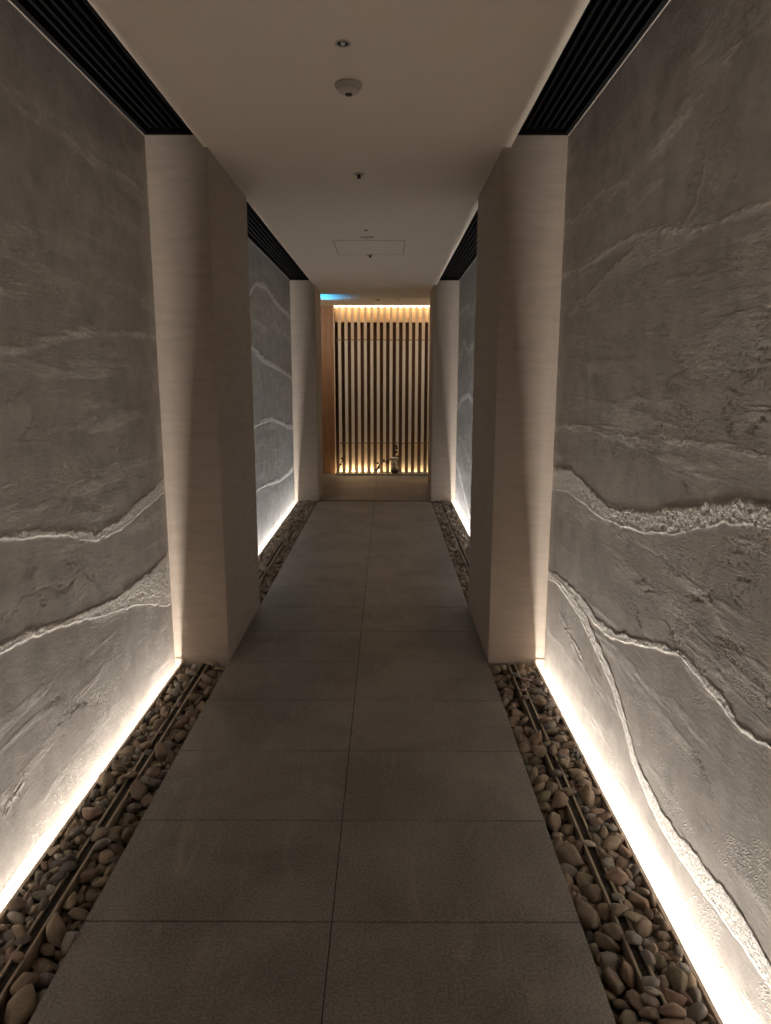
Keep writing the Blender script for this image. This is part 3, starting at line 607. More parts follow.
(2152,35776,-511,-915,-201,82,36,23,18,2),(670,19810,-385,-265,-43,165,40,25,21,1),(2184,13593,-344,-122,-552,731,47,32,25,9),
(2117,8311,-157,407,-312,-441,41,32,25,0),(2304,22400,-240,261,-361,-891,34,21,18,1),(1513,18611,-326,-594,-172,779,34,28,19,0),
(1673,27161,-417,-660,-95,617,34,25,21,2),(1783,22680,-463,78,-108,965,33,22,17,9),(1595,16842,-126,903,427,-47,39,32,17,1),
(2020,2883,-323,-666,-221,707,36,24,17,14),(1976,4162,-420,-79,-976,-191,49,35,27,6),(1603,20733,-431,-949,-203,-94,35,28,15,9),
(2293,17272,-542,-816,227,-382,45,36,26,0),(539,29627,-479,-494,-355,-471,43,33,24,6),(1871,6580,-361,596,170,438,46,29,25,11),
(564,6888,-410,608,760,-172,48,38,22,15),(2300,32593,-222,-311,62,-774,41,30,25,8),(1861,40674,-483,-239,342,-901,40,27,23,7),
(1569,31597,-394,21,-915,381,32,27,19,8),(2302,27565,-320,-93,48,-893,38,28,16,8),(1779,3865,-389,-462,849,-82,34,26,15,2),
(1708,34100,-360,-426,179,-580,34,27,19,8),(2260,24010,-288,-299,597,-621,55,40,27,9),(342,34017,-457,118,-456,795,53,40,26,11),
(2248,31865,-378,27,-258,-964,42,33,18,2),(2210,22919,-456,96,7,-994,51,34,27,2),(1828,19317,-322,762,173,282,43,32,25,4),
(262,27123,-568,664,719,20,57,45,29,14),(2120,34333,-455,-940,-195,-152,33,27,19,5),(1520,37531,-420,-332,574,-487,38,25,21,6),
(2342,30167,-367,518,325,684,43,36,22,7),(1812,31806,-256,272,-266,32,31,22,15,9),(561,9929,-299,-313,-191,-208,51,40,30,13),
(2017,37304,-287,-958,170,82,50,37,30,15),(434,13433,-296,-275,-87,360,43,28,24,9),(1539,30591,-306,190,744,184,51,43,25,12),
(1581,16883,-351,-294,226,-587,44,35,27,8),(1992,35257,-346,-11,-11,185,52,39,32,0),(2340,26086,-362,-476,478,-576,40,31,22,2),
(1616,35385,-316,939,176,-106,39,31,20,4),(2336,21846,-395,623,404,504,42,35,24,3),(2366,24828,-380,440,-730,-27,31,20,13,8),
(478,19301,-569,-15,46,-81,51,32,26,1),(1700,19922,-283,334,-446,755,40,27,17,1),(2121,24929,-401,-98,531,791,38,28,17,1),
(2183,37116,-180,-746,-373,32,35,27,19,7),(117,10851,-542,-648,-609,381,49,36,21,9),(2315,15066,-344,-477,79,872,35,23,20,5),
(153,30711,-335,-205,-923,314,38,30,22,9),(918,32783,-348,-151,-830,93,37,27,20,9),(2369,15855,-229,90,614,-119,34,23,15,5),
(2311,6389,-258,-192,-494,-151,47,34,26,11),(1516,4752,-162,-518,-433,500,46,37,19,1),(2307,22202,-391,-244,-27,907,37,31,21,7),
(2180,6732,-114,227,-100,-897,44,37,23,0),(894,16067,-521,-579,-630,316,50,41,26,1),(2297,30888,-357,-624,-756,-170,43,31,20,6),
(2279,27794,-412,-933,-308,-41,37,31,16,0),(1848,24934,-352,212,-10,696,32,22,14,4),(1642,23567,-386,459,-346,-104,49,32,23,14),
(2235,27286,-304,-926,139,292,47,31,20,14),(230,14408,-339,657,389,-108,49,39,26,4),(1709,22952,-444,-163,147,-266,50,40,23,10),
(701,21128,-439,902,26,198,46,32,28,11),(1580,13071,-372,-244,311,-652,54,40,32,6),(1592,12432,-359,349,-121,-908,44,27,24,8),
(2062,36027,-388,-322,235,-309,42,27,24,9),(1870,35720,-330,-399,-563,-561,38,30,22,1),(1601,29661,-470,-123,344,551,54,39,29,15),
(2282,11506,-270,-146,78,170,40,30,21,9),(461,4179,-553,-726,-123,-88,43,30,26,3),(172,6437,-556,95,-190,852,54,44,31,12),
(1778,21752,-142,-54,-845,-511,56,42,28,11),(2011,10826,-166,22,87,-85,39,28,24,6),(1551,27311,-312,555,-701,191,34,29,20,9),
(1624,19626,-397,31,111,863,53,38,27,2),(2346,6663,-251,639,-742,-198,28,23,12,7),(2166,15494,-367,-8,-792,-594,58,39,34,10),
(1599,35117,-371,65,5,-185,39,33,21,8),(2305,1367,-391,190,202,-369,40,28,20,11),(424,925,-543,388,6,-474,53,41,24,12),
(939,12109,-169,-597,60,-777,40,30,18,2),(146,15271,-393,-256,495,-749,50,35,29,13),(721,20333,-404,157,897,-30,32,22,17,12),
(1541,15477,-410,-202,-503,396,48,40,22,1),(127,39678,-445,781,-506,190,40,26,19,2),(518,181,-542,759,-417,-369,45,37,27,12),
(159,994,-374,-632,532,-418,49,33,26,5),(1654,2527,-476,927,-110,-341,35,24,17,12),(1589,18287,-266,471,427,355,60,49,30,10),
(2359,2966,-343,281,-703,-348,35,25,17,9),(2342,4491,-199,-745,237,622,38,27,22,0),(2152,34635,-393,-776,614,122,40,33,19,0),
(494,8581,-356,-210,-341,362,51,35,28,10),(1244,3552,2,-168,-2,337,48,30,26,8),(221,14690,-323,52,-866,-417,50,42,24,3),
(145,22683,-547,-761,487,377,39,33,16,0),(2335,14426,-385,665,-635,370,39,25,16,0),(1675,945,-352,119,182,202,57,43,32,4),
(1660,33062,-388,-220,339,263,36,29,17,6),(1893,21877,-338,4,-879,-311,33,21,17,4),(1586,12690,-209,-445,457,-754,50,37,27,10),
(222,32891,-571,-723,331,144,42,35,20,12),(185,20470,-569,77,29,232,46,32,28,13),(1894,26847,-523,284,-354,811,40,31,22,2),
(1697,25574,-210,214,872,379,60,46,36,14),(1590,7178,-281,84,212,635,46,37,28,1),(1582,15067,-271,-225,570,-43,56,46,28,4),
(1150,38165,-5,598,793,52,51,42,24,6),(2367,25738,-294,-451,-388,529,29,25,18,4),(1880,39718,-499,68,-189,888,30,20,16,11),
(1837,38694,-356,-971,-235,-8,43,34,20,9),(1728,27682,-304,846,-335,-11,30,24,14,6),(1608,19072,-264,469,734,-234,32,27,15,4),
(1593,2336,-342,996,-75,-44,31,22,15,3),(2152,21339,-394,921,-16,125,48,31,29,11),(2304,12625,-405,151,888,345,34,25,17,9),
(205,2546,-378,19,252,-575,56,40,28,5),(921,29832,-554,-353,581,-67,34,28,20,8),(938,20045,-570,367,-551,-548,40,27,19,7),
(902,27509,-555,423,-270,473,34,28,17,6),(120,21234,-417,-663,608,407,40,25,23,9),(2266,36906,-151,216,-929,-113,41,30,22,5),
(1771,14894,-241,-143,-657,-405,30,20,18,6),(2334,5918,-274,-269,350,472,39,26,20,6),(277,1272,-566,966,-135,42,54,37,30,6),
(837,15329,-349,-83,974,196,42,29,24,7),(2078,35571,-350,-89,138,855,29,21,14,2),(2332,37107,-382,-470,19,-596,40,26,18,9),
(2251,3821,-331,-33,-101,-596,55,42,33,6),(651,5410,-293,693,547,194,45,30,21,12),(2224,23471,-399,-924,311,-208,52,41,29,3),
(1926,25325,-92,-936,-295,85,43,28,18,9),(2294,10474,-479,122,-546,-189,39,25,18,2),(2348,18980,-309,342,561,346,34,23,21,6),
(1967,19700,-287,59,-138,310,40,29,25,4),(2208,1509,-510,253,433,-698,51,41,25,11),(1543,8770,-327,-558,-625,258,48,32,24,5),
(2352,10161,-462,-78,267,-722,35,22,19,3),(945,17773,-442,-511,480,-565,46,36,21,11),(1848,7879,-282,-34,562,-740,32,23,17,8),
(2364,5182,-367,540,-574,-367,38,25,18,6),(916,29993,-378,-877,-386,166,30,21,14,0),(408,36979,-497,945,-209,98,44,35,21,1),
(2187,12303,-370,967,87,161,55,43,23,3),(926,13829,-454,-711,-319,-616,50,32,21,14),(2224,24628,-364,-257,-471,773,50,34,29,3),
(2249,13014,-397,179,91,-443,62,39,29,11),(1855,6043,-267,-22,-200,-153,48,31,24,3),(2278,34202,-346,970,137,-104,34,24,19,4),
(2279,37428,-560,745,372,255,46,30,27,4),(1596,9384,-226,369,400,-339,42,35,18,1),(1509,29150,-391,-790,-70,607,31,20,19,7),
(888,25604,-279,777,-111,-589,52,35,29,5),(1685,13442,-301,250,-573,778,41,31,22,4),(2131,37540,-456,-158,-323,-596,33,27,17,2),
(1683,25280,-155,-130,504,-437,32,27,18,5),(1753,34841,-357,-141,-77,-362,33,24,14,0),(2361,10669,-267,689,25,689,40,28,22,15),
(1581,6609,-40,-3,185,-118,54,39,29,2),(1665,34333,-322,573,-639,248,44,32,19,6),(1815,19103,-360,-561,-289,-537,34,24,16,9),
(2371,22684,-482,346,369,715,29,24,12,8),(1875,37989,-427,-687,-683,102,36,26,16,4),(1665,5510,-223,621,-536,-85,59,43,31,14),
(1500,15916,-80,241,-598,-351,37,26,17,0),(781,6387,-440,-170,-793,-334,62,42,27,10),(1898,12904,-343,562,-711,-61,53,43,29,5),
(845,12367,-430,-155,93,-874,45,32,19,4),(2222,24958,-192,-3,-302,-287,31,25,19,7),(1863,18471,-224,-654,-645,277,54,37,23,12),
(2244,10314,-150,230,528,-521,54,44,30,8),(1721,4125,-185,84,195,-212,46,29,25,0),(2020,13394,-337,-784,-505,-356,42,35,18,4),
(1999,1559,-268,107,761,559,50,32,28,8),(548,17797,-432,101,-33,159,51,36,23,10),(1739,36046,-365,762,-484,-213,51,37,21,14),
(1997,883,-387,194,-833,-248,38,28,19,1),(1997,39367,-454,-201,55,407,32,26,14,6),(2282,10043,-90,-556,-690,-426,48,32,27,9),
(1999,24805,-241,661,-402,90,29,21,18,9),(1865,28429,-159,-59,-254,-209,55,40,28,11),(2140,14543,-380,820,393,117,40,27,23,7),
(1699,36396,-336,469,-70,116,48,36,24,12),(1545,34619,-289,-602,770,111,40,25,25,0),(1921,23589,-264,642,-304,-516,43,35,21,1),
(1919,13705,-235,6,-152,-642,41,29,24,2),(2296,23362,-119,589,784,-160,41,32,24,0),(2301,20743,-362,255,-309,-400,44,28,22,3),
(570,11421,-373,906,-416,-78,47,34,20,1),(2306,11084,-143,-451,315,-695,54,45,27,7),(1618,32006,-207,326,848,-63,56,35,32,7),
(2318,8696,-269,-509,212,-525,43,33,19,8),(2359,37786,-430,691,-99,-537,30,19,17,2),(2293,20488,-220,575,-284,192,45,38,22,13),
(1573,24883,-386,-177,-205,-136,36,26,16,10),(2339,29468,-341,743,-536,-201,31,26,15,8),(726,7752,-533,-148,-355,598,50,31,30,4),
(1604,14585,-290,418,-481,766,39,29,22,2),(2098,30386,-179,-942,297,159,33,22,16,6),(1609,11813,-77,533,-302,790,62,43,35,10),
(1878,26712,-308,257,-333,-403,33,27,18,6),(349,35820,-339,58,-271,639,44,33,27,4),(1620,33635,-229,-811,527,83,43,37,23,5),
(1904,16361,-417,-565,775,-213,50,40,24,3),(2089,22063,-311,167,-187,70,33,28,18,6),(396,22109,-546,-772,-466,368,55,39,28,13),
(874,14616,-382,922,-353,149,40,27,24,13),(1747,22431,-279,232,-942,-237,38,27,21,11),(2217,31400,-74,-180,955,-145,32,24,15,9),
(2036,34995,-210,256,329,-597,35,28,21,9),(924,38514,-509,-130,535,197,39,29,22,14),(783,15539,-551,-501,-828,241,54,41,33,14),
(1511,23951,-299,246,713,382,37,30,17,8),(871,21786,-257,-721,-315,-459,40,32,22,7),(479,12945,-461,448,143,850,47,38,28,3),
(786,22617,-429,-115,-21,293,44,31,19,4),(520,37785,-400,286,496,-725,43,34,24,9),(2169,21802,-218,-17,-236,-432,38,25,20,5),
(502,2144,-542,-237,166,-388,54,39,31,9),(1634,3230,-188,-218,-240,564,57,42,35,9),(2047,28746,-143,-320,684,-584,31,26,16,1),
(2134,8975,-309,169,-687,-171,44,36,18,3),(2194,29476,-450,-105,-123,880,32,21,20,9),(2094,25915,-412,980,3,-24,40,30,21,9),
(420,28008,-548,260,-951,108,53,35,27,14),(1694,37645,-311,119,-661,-236,36,24,21,8),(1492,27151,-452,164,-507,-414,29,22,15,9),
(1576,39893,-356,129,-1,909,44,34,25,12),(405,18974,-532,-45,364,-274,55,39,25,11),(1667,4486,-95,626,367,201,62,49,31,13),
(1513,23226,-495,-284,324,-665,29,19,16,15),(507,33709,-455,-104,201,-692,38,32,22,3),(2287,29116,-416,-351,-907,-219,29,18,15,1),
(429,31264,-403,982,37,166,36,24,17,15),(1852,30355,-276,451,811,353,30,25,17,2),(2019,20160,-303,78,1,-610,46,29,23,6),
(1845,13221,-232,658,-487,154,46,38,20,0),(880,2553,-506,-615,-552,-499,45,33,20,10),(779,10183,-469,-8,598,725,57,40,34,14),
(412,1822,-422,-354,2,-266,52,36,30,10),(1572,6107,-115,-485,-543,-355,42,33,24,9),(558,38769,-380,-828,-152,39,48,36,21,3),
(1609,14308,-250,900,327,126,43,31,19,4),(909,33936,-317,-635,586,-205,41,34,24,6),(649,33952,-325,-616,580,60,44,35,21,15),
(1575,29966,-280,-323,527,-661,46,30,27,14),(2181,15737,-296,494,656,-241,34,27,19,2),(109,38966,-528,382,-510,385,36,24,16,1),
(1821,27994,-283,289,136,540,51,41,26,14),(1987,40105,-368,-311,350,820,38,32,20,14),(1459,5405,-4,-250,384,-606,44,32,24,3),
(1785,17084,-295,-154,431,-560,46,39,23,11),(2184,21616,-330,-523,-393,654,30,21,17,4),(850,3160,-364,-319,-943,-34,40,31,20,9),
(2372,32271,-294,-15,-760,140,30,23,16,4),(689,37239,-233,-99,-447,163,36,25,19,2),(2024,3612,-389,928,-369,-59,42,28,19,0),
(2097,19261,-269,179,220,-80,37,31,23,12),(677,33015,-364,54,-156,-377,34,26,14,7),(2175,597,-442,124,94,-91,52,32,23,1),
(366,31755,-406,-161,-260,-947,44,32,27,2),(1879,37091,-228,326,-119,609,28,21,17,1),(740,12647,-526,-946,161,173,58,44,31,10),
(2244,40225,-533,35,124,-382,50,35,23,7),(436,6690,-273,-131,-372,749,39,27,18,3),(886,7279,-266,399,279,706,49,36,27,1),
(2108,6206,-128,624,-377,227,46,38,28,11),(1933,32647,-142,27,989,-5,51,36,23,12),(127,28814,-555,-514,188,-672,42,33,24,2),
(1535,38986,-282,210,713,288,40,31,24,12),(2320,15287,-263,596,662,-219,39,27,23,4),(2377,14077,-378,-659,-555,406,33,25,14,2),
(559,16236,-359,453,822,-314,49,39,22,7),(1560,6330,-134,195,-505,780,35,24,17,3),(815,19604,-305,6,-136,904,42,26,25,13),
(1510,19243,-206,-621,-398,577,37,29,18,7),(2353,21141,-286,552,483,442,34,25,20,1),(2185,26739,-318,250,368,-862,56,40,32,12),
(502,26738,-372,-190,-81,54,46,37,24,6),(1897,37548,-393,-323,188,300,29,24,17,6),(2073,23194,-286,18,13,-995,52,40,31,14),
(1895,34482,-324,-506,-420,522,45,33,26,13),(2329,22162,-181,-115,-223,656,35,26,21,8),(2310,31564,-236,378,-632,-524,43,29,26,13),
(1538,3487,-348,175,257,439,30,25,13,4),(2340,9566,-225,-310,473,-586,40,27,23,5),(1931,35473,-179,-44,538,528,30,21,17,3),
(2363,35937,-427,246,131,709,29,18,18,4),(2254,2659,-127,-193,287,739,54,37,23,2),(1516,33936,-219,-32,-515,-39,31,20,18,2),
(552,21774,-458,802,-592,11,45,37,21,2),(2261,4703,-138,-111,985,132,33,21,15,6),(2364,6910,-142,-667,578,-186,30,19,16,1),
(2298,26480,-388,830,-450,258,42,30,19,1),(1508,17511,-475,83,824,-15,31,22,14,2),(2253,1316,-149,97,-418,-900,40,31,21,9),
(2114,38361,-237,-94,-171,423,58,40,28,3),(1621,26461,-353,-378,907,-164,51,37,30,2),(2187,31797,-148,-132,-641,753,31,23,16,7),
(2114,25615,-263,-180,-428,-144,51,41,31,3),(2224,32040,-264,26,-252,-290,52,36,28,10),(1572,40363,-435,785,614,22,47,30,23,0),
(1959,24638,-74,985,-163,37,38,32,21,5),(2249,31662,9,-193,901,351,39,31,24,5),(558,24196,-448,881,302,255,47,31,28,7),
(1858,24215,-205,-321,-209,-90,49,36,26,15),(1966,28943,-359,-121,-4,-943,57,38,30,11),(867,29528,-416,426,153,677,55,40,29,1),
(850,4706,-470,838,490,163,47,39,29,6),(473,18693,-480,-520,660,208,40,28,18,7),(1789,10335,-110,-871,-439,-73,49,32,27,5),
(2239,9357,-378,72,-91,-184,32,22,19,1),(825,5408,-519,-670,635,-4,61,48,33,12),(2369,16765,-335,673,-584,-327,32,21,17,6),
(2160,12544,-198,-136,57,-708,49,41,26,8),(1850,1146,-149,11,67,-584,50,40,27,11),(1967,3249,-276,279,-552,-553,48,32,26,4),
(2350,37375,-297,410,-390,-511,36,27,19,0),(2373,8774,-42,-425,526,-339,36,30,15,0),(1932,25268,-331,-314,-86,-428,49,41,29,9),
(1570,27560,-341,667,590,-359,49,31,22,0),(2306,13353,-242,-868,221,335,46,36,20,13),(1579,15552,-101,561,-809,42,45,34,25,9),
(1637,14765,-189,-394,444,472,32,24,16,8),(488,2724,-401,44,-834,497,39,27,17,3),(214,30363,-340,-241,-79,-862,61,44,36,6),
(2291,17124,-189,-401,550,-67,53,43,24,5),(350,35467,-327,-511,749,349,53,37,32,14),(2323,8375,-340,-830,-355,276,36,27,18,2),
(1510,34846,-404,633,462,591,34,21,20,4),(2335,7274,-178,267,-729,-453,48,32,26,15),(1545,9164,-145,-914,395,88,34,22,17,0),
(387,32988,-441,533,-132,-135,34,22,17,6),(2287,13123,-92,-618,-696,-364,43,36,25,1),(1553,16062,-354,603,-697,382,37,30,18,5),
(1513,10240,-289,46,-609,-213,45,30,23,11),(2332,22845,-277,-781,-601,-130,36,25,17,6),(1496,19993,-327,578,505,506,32,27,16,0),
(2279,17453,-191,-638,631,192,43,35,25,3),(2098,11311,-130,-720,581,376,44,32,27,6),(2338,25442,-43,-143,-111,655,36,24,17,0),
(2274,27470,-139,74,973,-201,38,32,18,3),(1590,29040,-81,-583,618,-293,53,42,30,3),(2060,20921,-262,828,449,-55,56,35,31,5),
(790,4171,-360,120,-76,138,52,33,23,13),(2323,38832,-347,353,578,75,44,30,23,4),(1643,13742,-173,175,-234,-894,53,41,23,14),
(1822,36634,-374,143,-131,219,44,35,24,9),(2322,18602,-348,677,-670,-302,42,29,25,0),(905,38780,-335,289,-600,-482,45,32,26,1),
(1534,953,-108,451,-874,-38,34,29,16,6),(2294,6019,-119,-304,354,852,37,28,16,8),(161,11657,-496,-504,-195,631,58,44,31,5),
(2264,31200,-186,-944,-288,109,41,34,21,0),(1656,32453,-438,166,965,145,49,31,24,2),(1877,18837,-290,-172,-96,-977,35,22,17,9),
(115,37120,-524,-544,403,-678,41,32,24,5),(726,9721,-368,93,-670,-716,42,31,25,14),(2344,30577,-336,-316,-768,250,37,26,22,7),
(2354,8194,-239,754,-386,-527,32,26,20,6),(1492,28763,-246,398,705,244,31,21,16,4),(2188,23706,-139,45,-840,494,54,38,33,2),
(1621,9087,-463,565,-183,719,53,40,31,14),(369,26384,-504,642,-326,206,40,30,24,11),(519,1382,-361,11,-292,-854,46,33,25,3),
(1833,15065,-89,-278,-309,831,37,31,16,2),(1929,24568,-308,-385,158,-492,50,34,30,4),(2307,35053,-269,783,35,561,53,42,25,0),
(135,4920,-339,408,-204,-885,37,31,17,14),(2323,21561,-145,807,480,266,34,23,14,7),(779,38170,-566,-199,-179,-759,60,50,27,15),
(1601,10988,-115,636,130,354,54,35,30,13),(1939,29365,-387,176,112,922,55,39,25,6),(1690,8481,-114,667,-720,193,55,43,33,13),
(1432,6988,22,-924,363,124,52,42,29,8),(2151,127,-431,550,224,-800,39,29,22,5),(1694,34518,-170,-517,394,-704,38,27,20,7),
(1903,11650,-452,-233,-37,130,40,26,17,6),(2280,35738,-323,-293,-385,264,38,25,19,5),(1901,5689,-345,224,-944,-206,41,28,19,4),
(2330,34380,-261,-432,-77,-680,39,26,22,9),(113,35554,-410,-514,-469,287,42,28,20,2),(2213,4230,-269,-53,141,-144,48,32,22,4),
(187,24732,-415,-256,201,-857,46,32,20,2),(1789,7768,-94,659,178,69,39,29,22,6),(802,21481,-348,96,-91,-283,55,44,23,15),
(1537,33257,-357,555,-365,587,33,25,20,0),(566,24517,-177,32,-231,603,49,41,21,11),(1697,2579,-248,-66,-961,187,60,49,30,10),
(2140,34140,-133,916,-400,37,57,39,25,13),(1763,35367,-157,237,375,-258,29,21,15,6),(2225,25254,-172,546,824,-93,40,27,23,5),
(615,5166,-506,-502,402,-457,55,39,26,11),(2297,7890,-326,239,-92,867,40,28,22,0),(2111,5821,-122,129,-457,542,47,29,24,6),
(223,17657,-372,-315,-936,3,43,28,18,7),(2347,19832,-339,275,778,-98,38,25,20,5),(2346,33774,-258,564,347,741,41,26,18,1),
(2362,25467,-219,-540,-752,274,28,20,13,1),(1963,18113,-111,737,490,403,46,35,24,2),(1898,27376,-68,-490,-693,-379,32,23,16,8),
(2325,35434,-280,-75,-292,-523,38,29,21,2),(1602,20804,-135,412,265,-839,43,33,23,7),(2139,8731,-51,-114,-430,780,51,37,26,15),
(1578,27648,-112,-68,65,324,45,33,19,11),(1644,24881,-174,136,70,948,53,44,23,15),(582,20231,-382,491,-635,-163,32,23,19,15),
(1834,6288,-114,101,735,151,53,34,23,9),(1780,37337,-143,45,23,-840,40,28,20,8),(668,29189,-446,203,-185,434,35,23,19,7),
(2324,27014,-306,-883,464,74,31,25,17,9),(2142,35671,-95,256,-147,-97,61,42,32,15),(1542,7305,27,-421,-683,597,48,41,26,9),
(1786,16002,-63,-44,-45,95,43,28,20,0),(1906,22927,-307,-631,301,177,29,20,14,0),(880,7764,-237,258,-288,-651,55,38,26,1),
(2346,3987,-53,252,483,453,45,34,26,15),(361,27452,-381,-985,-152,4,52,37,30,10),(2320,30451,-166,313,294,-542,35,27,17,9),
(2220,37420,-54,-72,39,-421,54,41,27,13),(1891,8685,86,177,209,901,49,31,26,6),(1569,21977,-7,259,32,-961,39,30,20,8),
(2327,27143,-145,-807,583,-90,40,27,18,13),(1820,38051,-226,685,661,25,42,34,23,6),(1760,22601,-303,-734,9,10,29,21,12,3),
(1964,13393,-137,217,-414,270,36,30,22,7),(2264,7888,-61,158,256,730,58,47,27,11),(1342,12140,39,-259,-958,117,59,48,33,10),
(2292,33122,-113,84,-945,52,36,28,18,9),(1963,22755,-306,-100,858,-118,31,20,19,5),(1864,188,-495,515,515,-685,48,31,29,9),
(407,4964,-359,77,403,246,52,36,28,12),(2179,24349,-189,198,-90,769,37,31,19,7),(1903,36961,-93,308,-471,630,51,44,25,15),
(784,27391,-353,-40,-545,-799,44,27,22,7),(1890,36261,-261,-942,-299,107,40,25,21,9),(413,33313,-418,882,-467,65,48,38,29,0),
(2051,20555,-67,-360,-464,458,43,36,22,9),(1933,6579,-70,447,456,682,46,32,23,0),(2082,17747,-128,-759,597,-33,44,33,22,9),
(2133,22894,-270,-115,-254,468,31,21,13,2),(135,35843,-484,527,-388,756,43,31,21,15),(1759,28702,-126,-938,-96,-150,40,26,23,5),
(2076,27231,-107,112,28,-50,29,19,15,9),(280,37907,-322,64,-236,547,37,24,20,0),(1766,15348,-240,-262,137,-884,40,33,24,0),
(2345,40093,-378,234,-109,751,30,22,18,0),(1507,27830,-331,104,-593,-97,38,30,18,7),(1549,21038,-363,-372,-612,671,33,28,15,7),
(2316,32861,-141,872,-477,-104,31,26,14,11),(1512,13954,-134,-714,-490,430,37,24,18,8),(207,31413,-411,-430,110,566,51,35,31,11),
(1552,36862,-337,124,-151,105,30,23,17,0),(1886,33608,-293,-220,131,849,34,22,20,9),(2213,5409,22,-992,65,-40,49,40,27,7),
(1996,1438,6,-151,973,170,49,41,26,9),(2279,15410,-65,-986,-59,-158,37,30,22,0),(2108,20651,-271,-315,891,318,28,21,15,4),
(518,27190,-368,319,-870,-229,34,24,19,0),(2068,28252,-335,34,443,507,33,26,20,6),(143,12156,-419,348,245,630,44,37,22,7),
(1599,26636,-139,-175,383,-784,48,33,25,12),(689,13143,-254,93,280,892,52,42,32,4),(227,12492,-282,-5,-734,556,58,47,30,3),
(2345,34704,-255,-489,608,-449,45,33,21,12),(423,15274,-460,531,420,446,43,36,22,10),(104,28028,-515,583,-162,743,38,28,17,6),
(2320,32983,-322,-418,275,-564,42,34,24,5),(2132,39935,-395,-51,-93,60,39,27,19,2),(2338,39379,-225,547,-644,-267,42,34,20,7),
(2311,30288,-51,-169,-696,505,41,29,21,2),(1620,37420,-284,96,371,-23,35,23,21,3),(789,3871,-578,621,763,95,59,46,30,15),
(2110,18686,-289,-498,-303,345,44,28,21,0),(2317,30823,-127,261,217,725,46,35,27,14),(1503,8820,-16,37,236,561,52,37,27,6),
(795,38045,-229,811,582,-11,57,48,34,7),(682,8603,-86,-953,-176,4,47,34,23,8),(2021,22480,-183,-118,98,-728,48,38,28,11),
(2261,9280,-134,18,-656,748,41,30,23,10),(1945,4822,-245,234,-960,43,38,24,19,3),(1967,25005,-129,352,-40,-288,48,30,27,13),
(1929,12310,-32,-933,-330,144,43,30,21,12),(2075,18357,-232,-238,364,-583,36,24,18,1),(1588,38291,-186,-20,363,426,51,36,23,0),
(1864,12596,-25,913,-322,250,51,33,30,13),(2316,37643,-277,-670,-197,250,34,22,20,4),(814,23711,-189,684,500,-388,53,45,26,9),
(2349,4549,-528,-541,-203,-777,37,24,16,1),(228,12776,-324,125,912,390,45,36,21,6),(1881,33882,-242,840,-472,-263,46,38,23,15),
(1857,20180,-51,476,112,376,50,41,29,3),(2030,12918,-48,255,-78,-217,59,38,28,7),(1945,5581,-151,7,585,-442,44,29,23,1),
(1706,22804,-149,-222,-760,-607,47,40,28,8),(1776,14147,-122,-781,-493,70,43,35,22,3),(1731,27451,-158,-406,596,-622,39,30,18,2),
(2002,31915,-266,65,553,233,31,21,17,1),(1932,34172,-367,720,-289,-112,38,30,22,1),(2026,15254,-132,901,-395,-68,48,32,21,1),
(1673,35136,-147,41,-982,-177,52,36,25,5),(1721,18066,-183,574,288,-517,28,23,14,5),(1972,8049,-106,787,-385,-269,49,42,25,0),
(2250,27604,20,16,146,977,39,33,23,4),(1787,12263,-197,-195,218,-817,61,51,27,11),(366,563,-460,334,-847,-392,75,60,35,10),
(1987,30685,-184,-774,-101,366,66,41,40,12),(1724,27074,-147,-970,-41,95,62,48,28,10),(2193,40442,-286,-123,149,886,72,59,38,10),
(652,15738,-285,84,-76,319,79,57,35,14),(2020,17017,-205,366,95,908,70,47,32,14),(308,21491,-363,929,-59,-213,66,43,32,10),
(857,8136,-40,-52,103,824,74,50,43,10),(228,33711,-261,-492,841,132,73,56,36,12),(565,22898,-372,965,-255,58,71,55,33,12),
(519,25791,-501,-985,71,-155,68,54,30,12),(1639,23269,-168,-260,-179,808,76,53,43,13),(1985,14749,-300,562,230,288,70,56,32,14),
(2182,14031,-143,-674,726,-94,75,56,43,15),(759,36124,-375,411,292,495,67,53,40,10),(333,3159,-338,-249,109,36,71,44,40,12),
(690,34359,-436,589,673,216,68,52,36,11),(2081,39172,-272,-4,262,-238,72,59,34,12),(1130,8626,11,-428,-898,3,63,53,27,2),
(2240,28160,-30,576,-625,-38,72,54,42,11),(1666,32395,-134,406,-143,-404,66,44,38,14),(777,11313,-74,-337,922,-34,87,62,38,15),
(299,29153,-488,-259,528,-787,64,45,34,15),(828,39172,-308,-113,-214,-740,64,40,33,15),(389,5729,-427,-652,-74,-373,70,59,42,11),
(1887,21287,-154,-138,-146,570,86,67,42,15),(1631,16416,-148,-488,507,-506,73,60,42,15),(699,33549,-224,-49,48,704,67,48,38,13),
(1636,32870,-79,-83,-211,-972,63,39,38,11),(214,16829,-314,-721,-604,135,78,50,41,13),(1664,5837,-40,31,616,787,64,41,34,12),
(2256,3036,-67,505,692,58,75,59,39,14),(259,20073,-350,317,384,866,82,70,45,13),(315,22592,-204,-341,-79,78,66,55,28,12),
(532,2215,-200,85,-45,834,100,69,47,15),(204,4330,-197,404,422,394,80,65,42,12),(626,30527,-301,-53,-230,900,67,51,35,12),
(2004,18978,-107,-268,129,-876,69,48,34,15),(869,19168,-121,-736,582,-237,64,41,35,15),(1590,28251,-18,122,155,-763,76,49,40,12),
(2165,16026,-171,-366,838,-310,75,48,38,14),(2099,27814,-188,51,110,-38,68,56,32,13),(1817,39580,-266,198,-910,-297,63,52,39,15),
(252,26007,-227,-660,-703,229,73,58,34,14),(1735,11405,-178,-942,-71,324,76,54,37,15),(1519,21579,19,-153,-56,-37,65,41,33,12),
(1937,26153,-127,457,-882,88,98,81,50,10),(825,24111,-291,382,-22,867,62,40,31,14),(667,31646,-168,-461,864,-142,65,52,34,10),
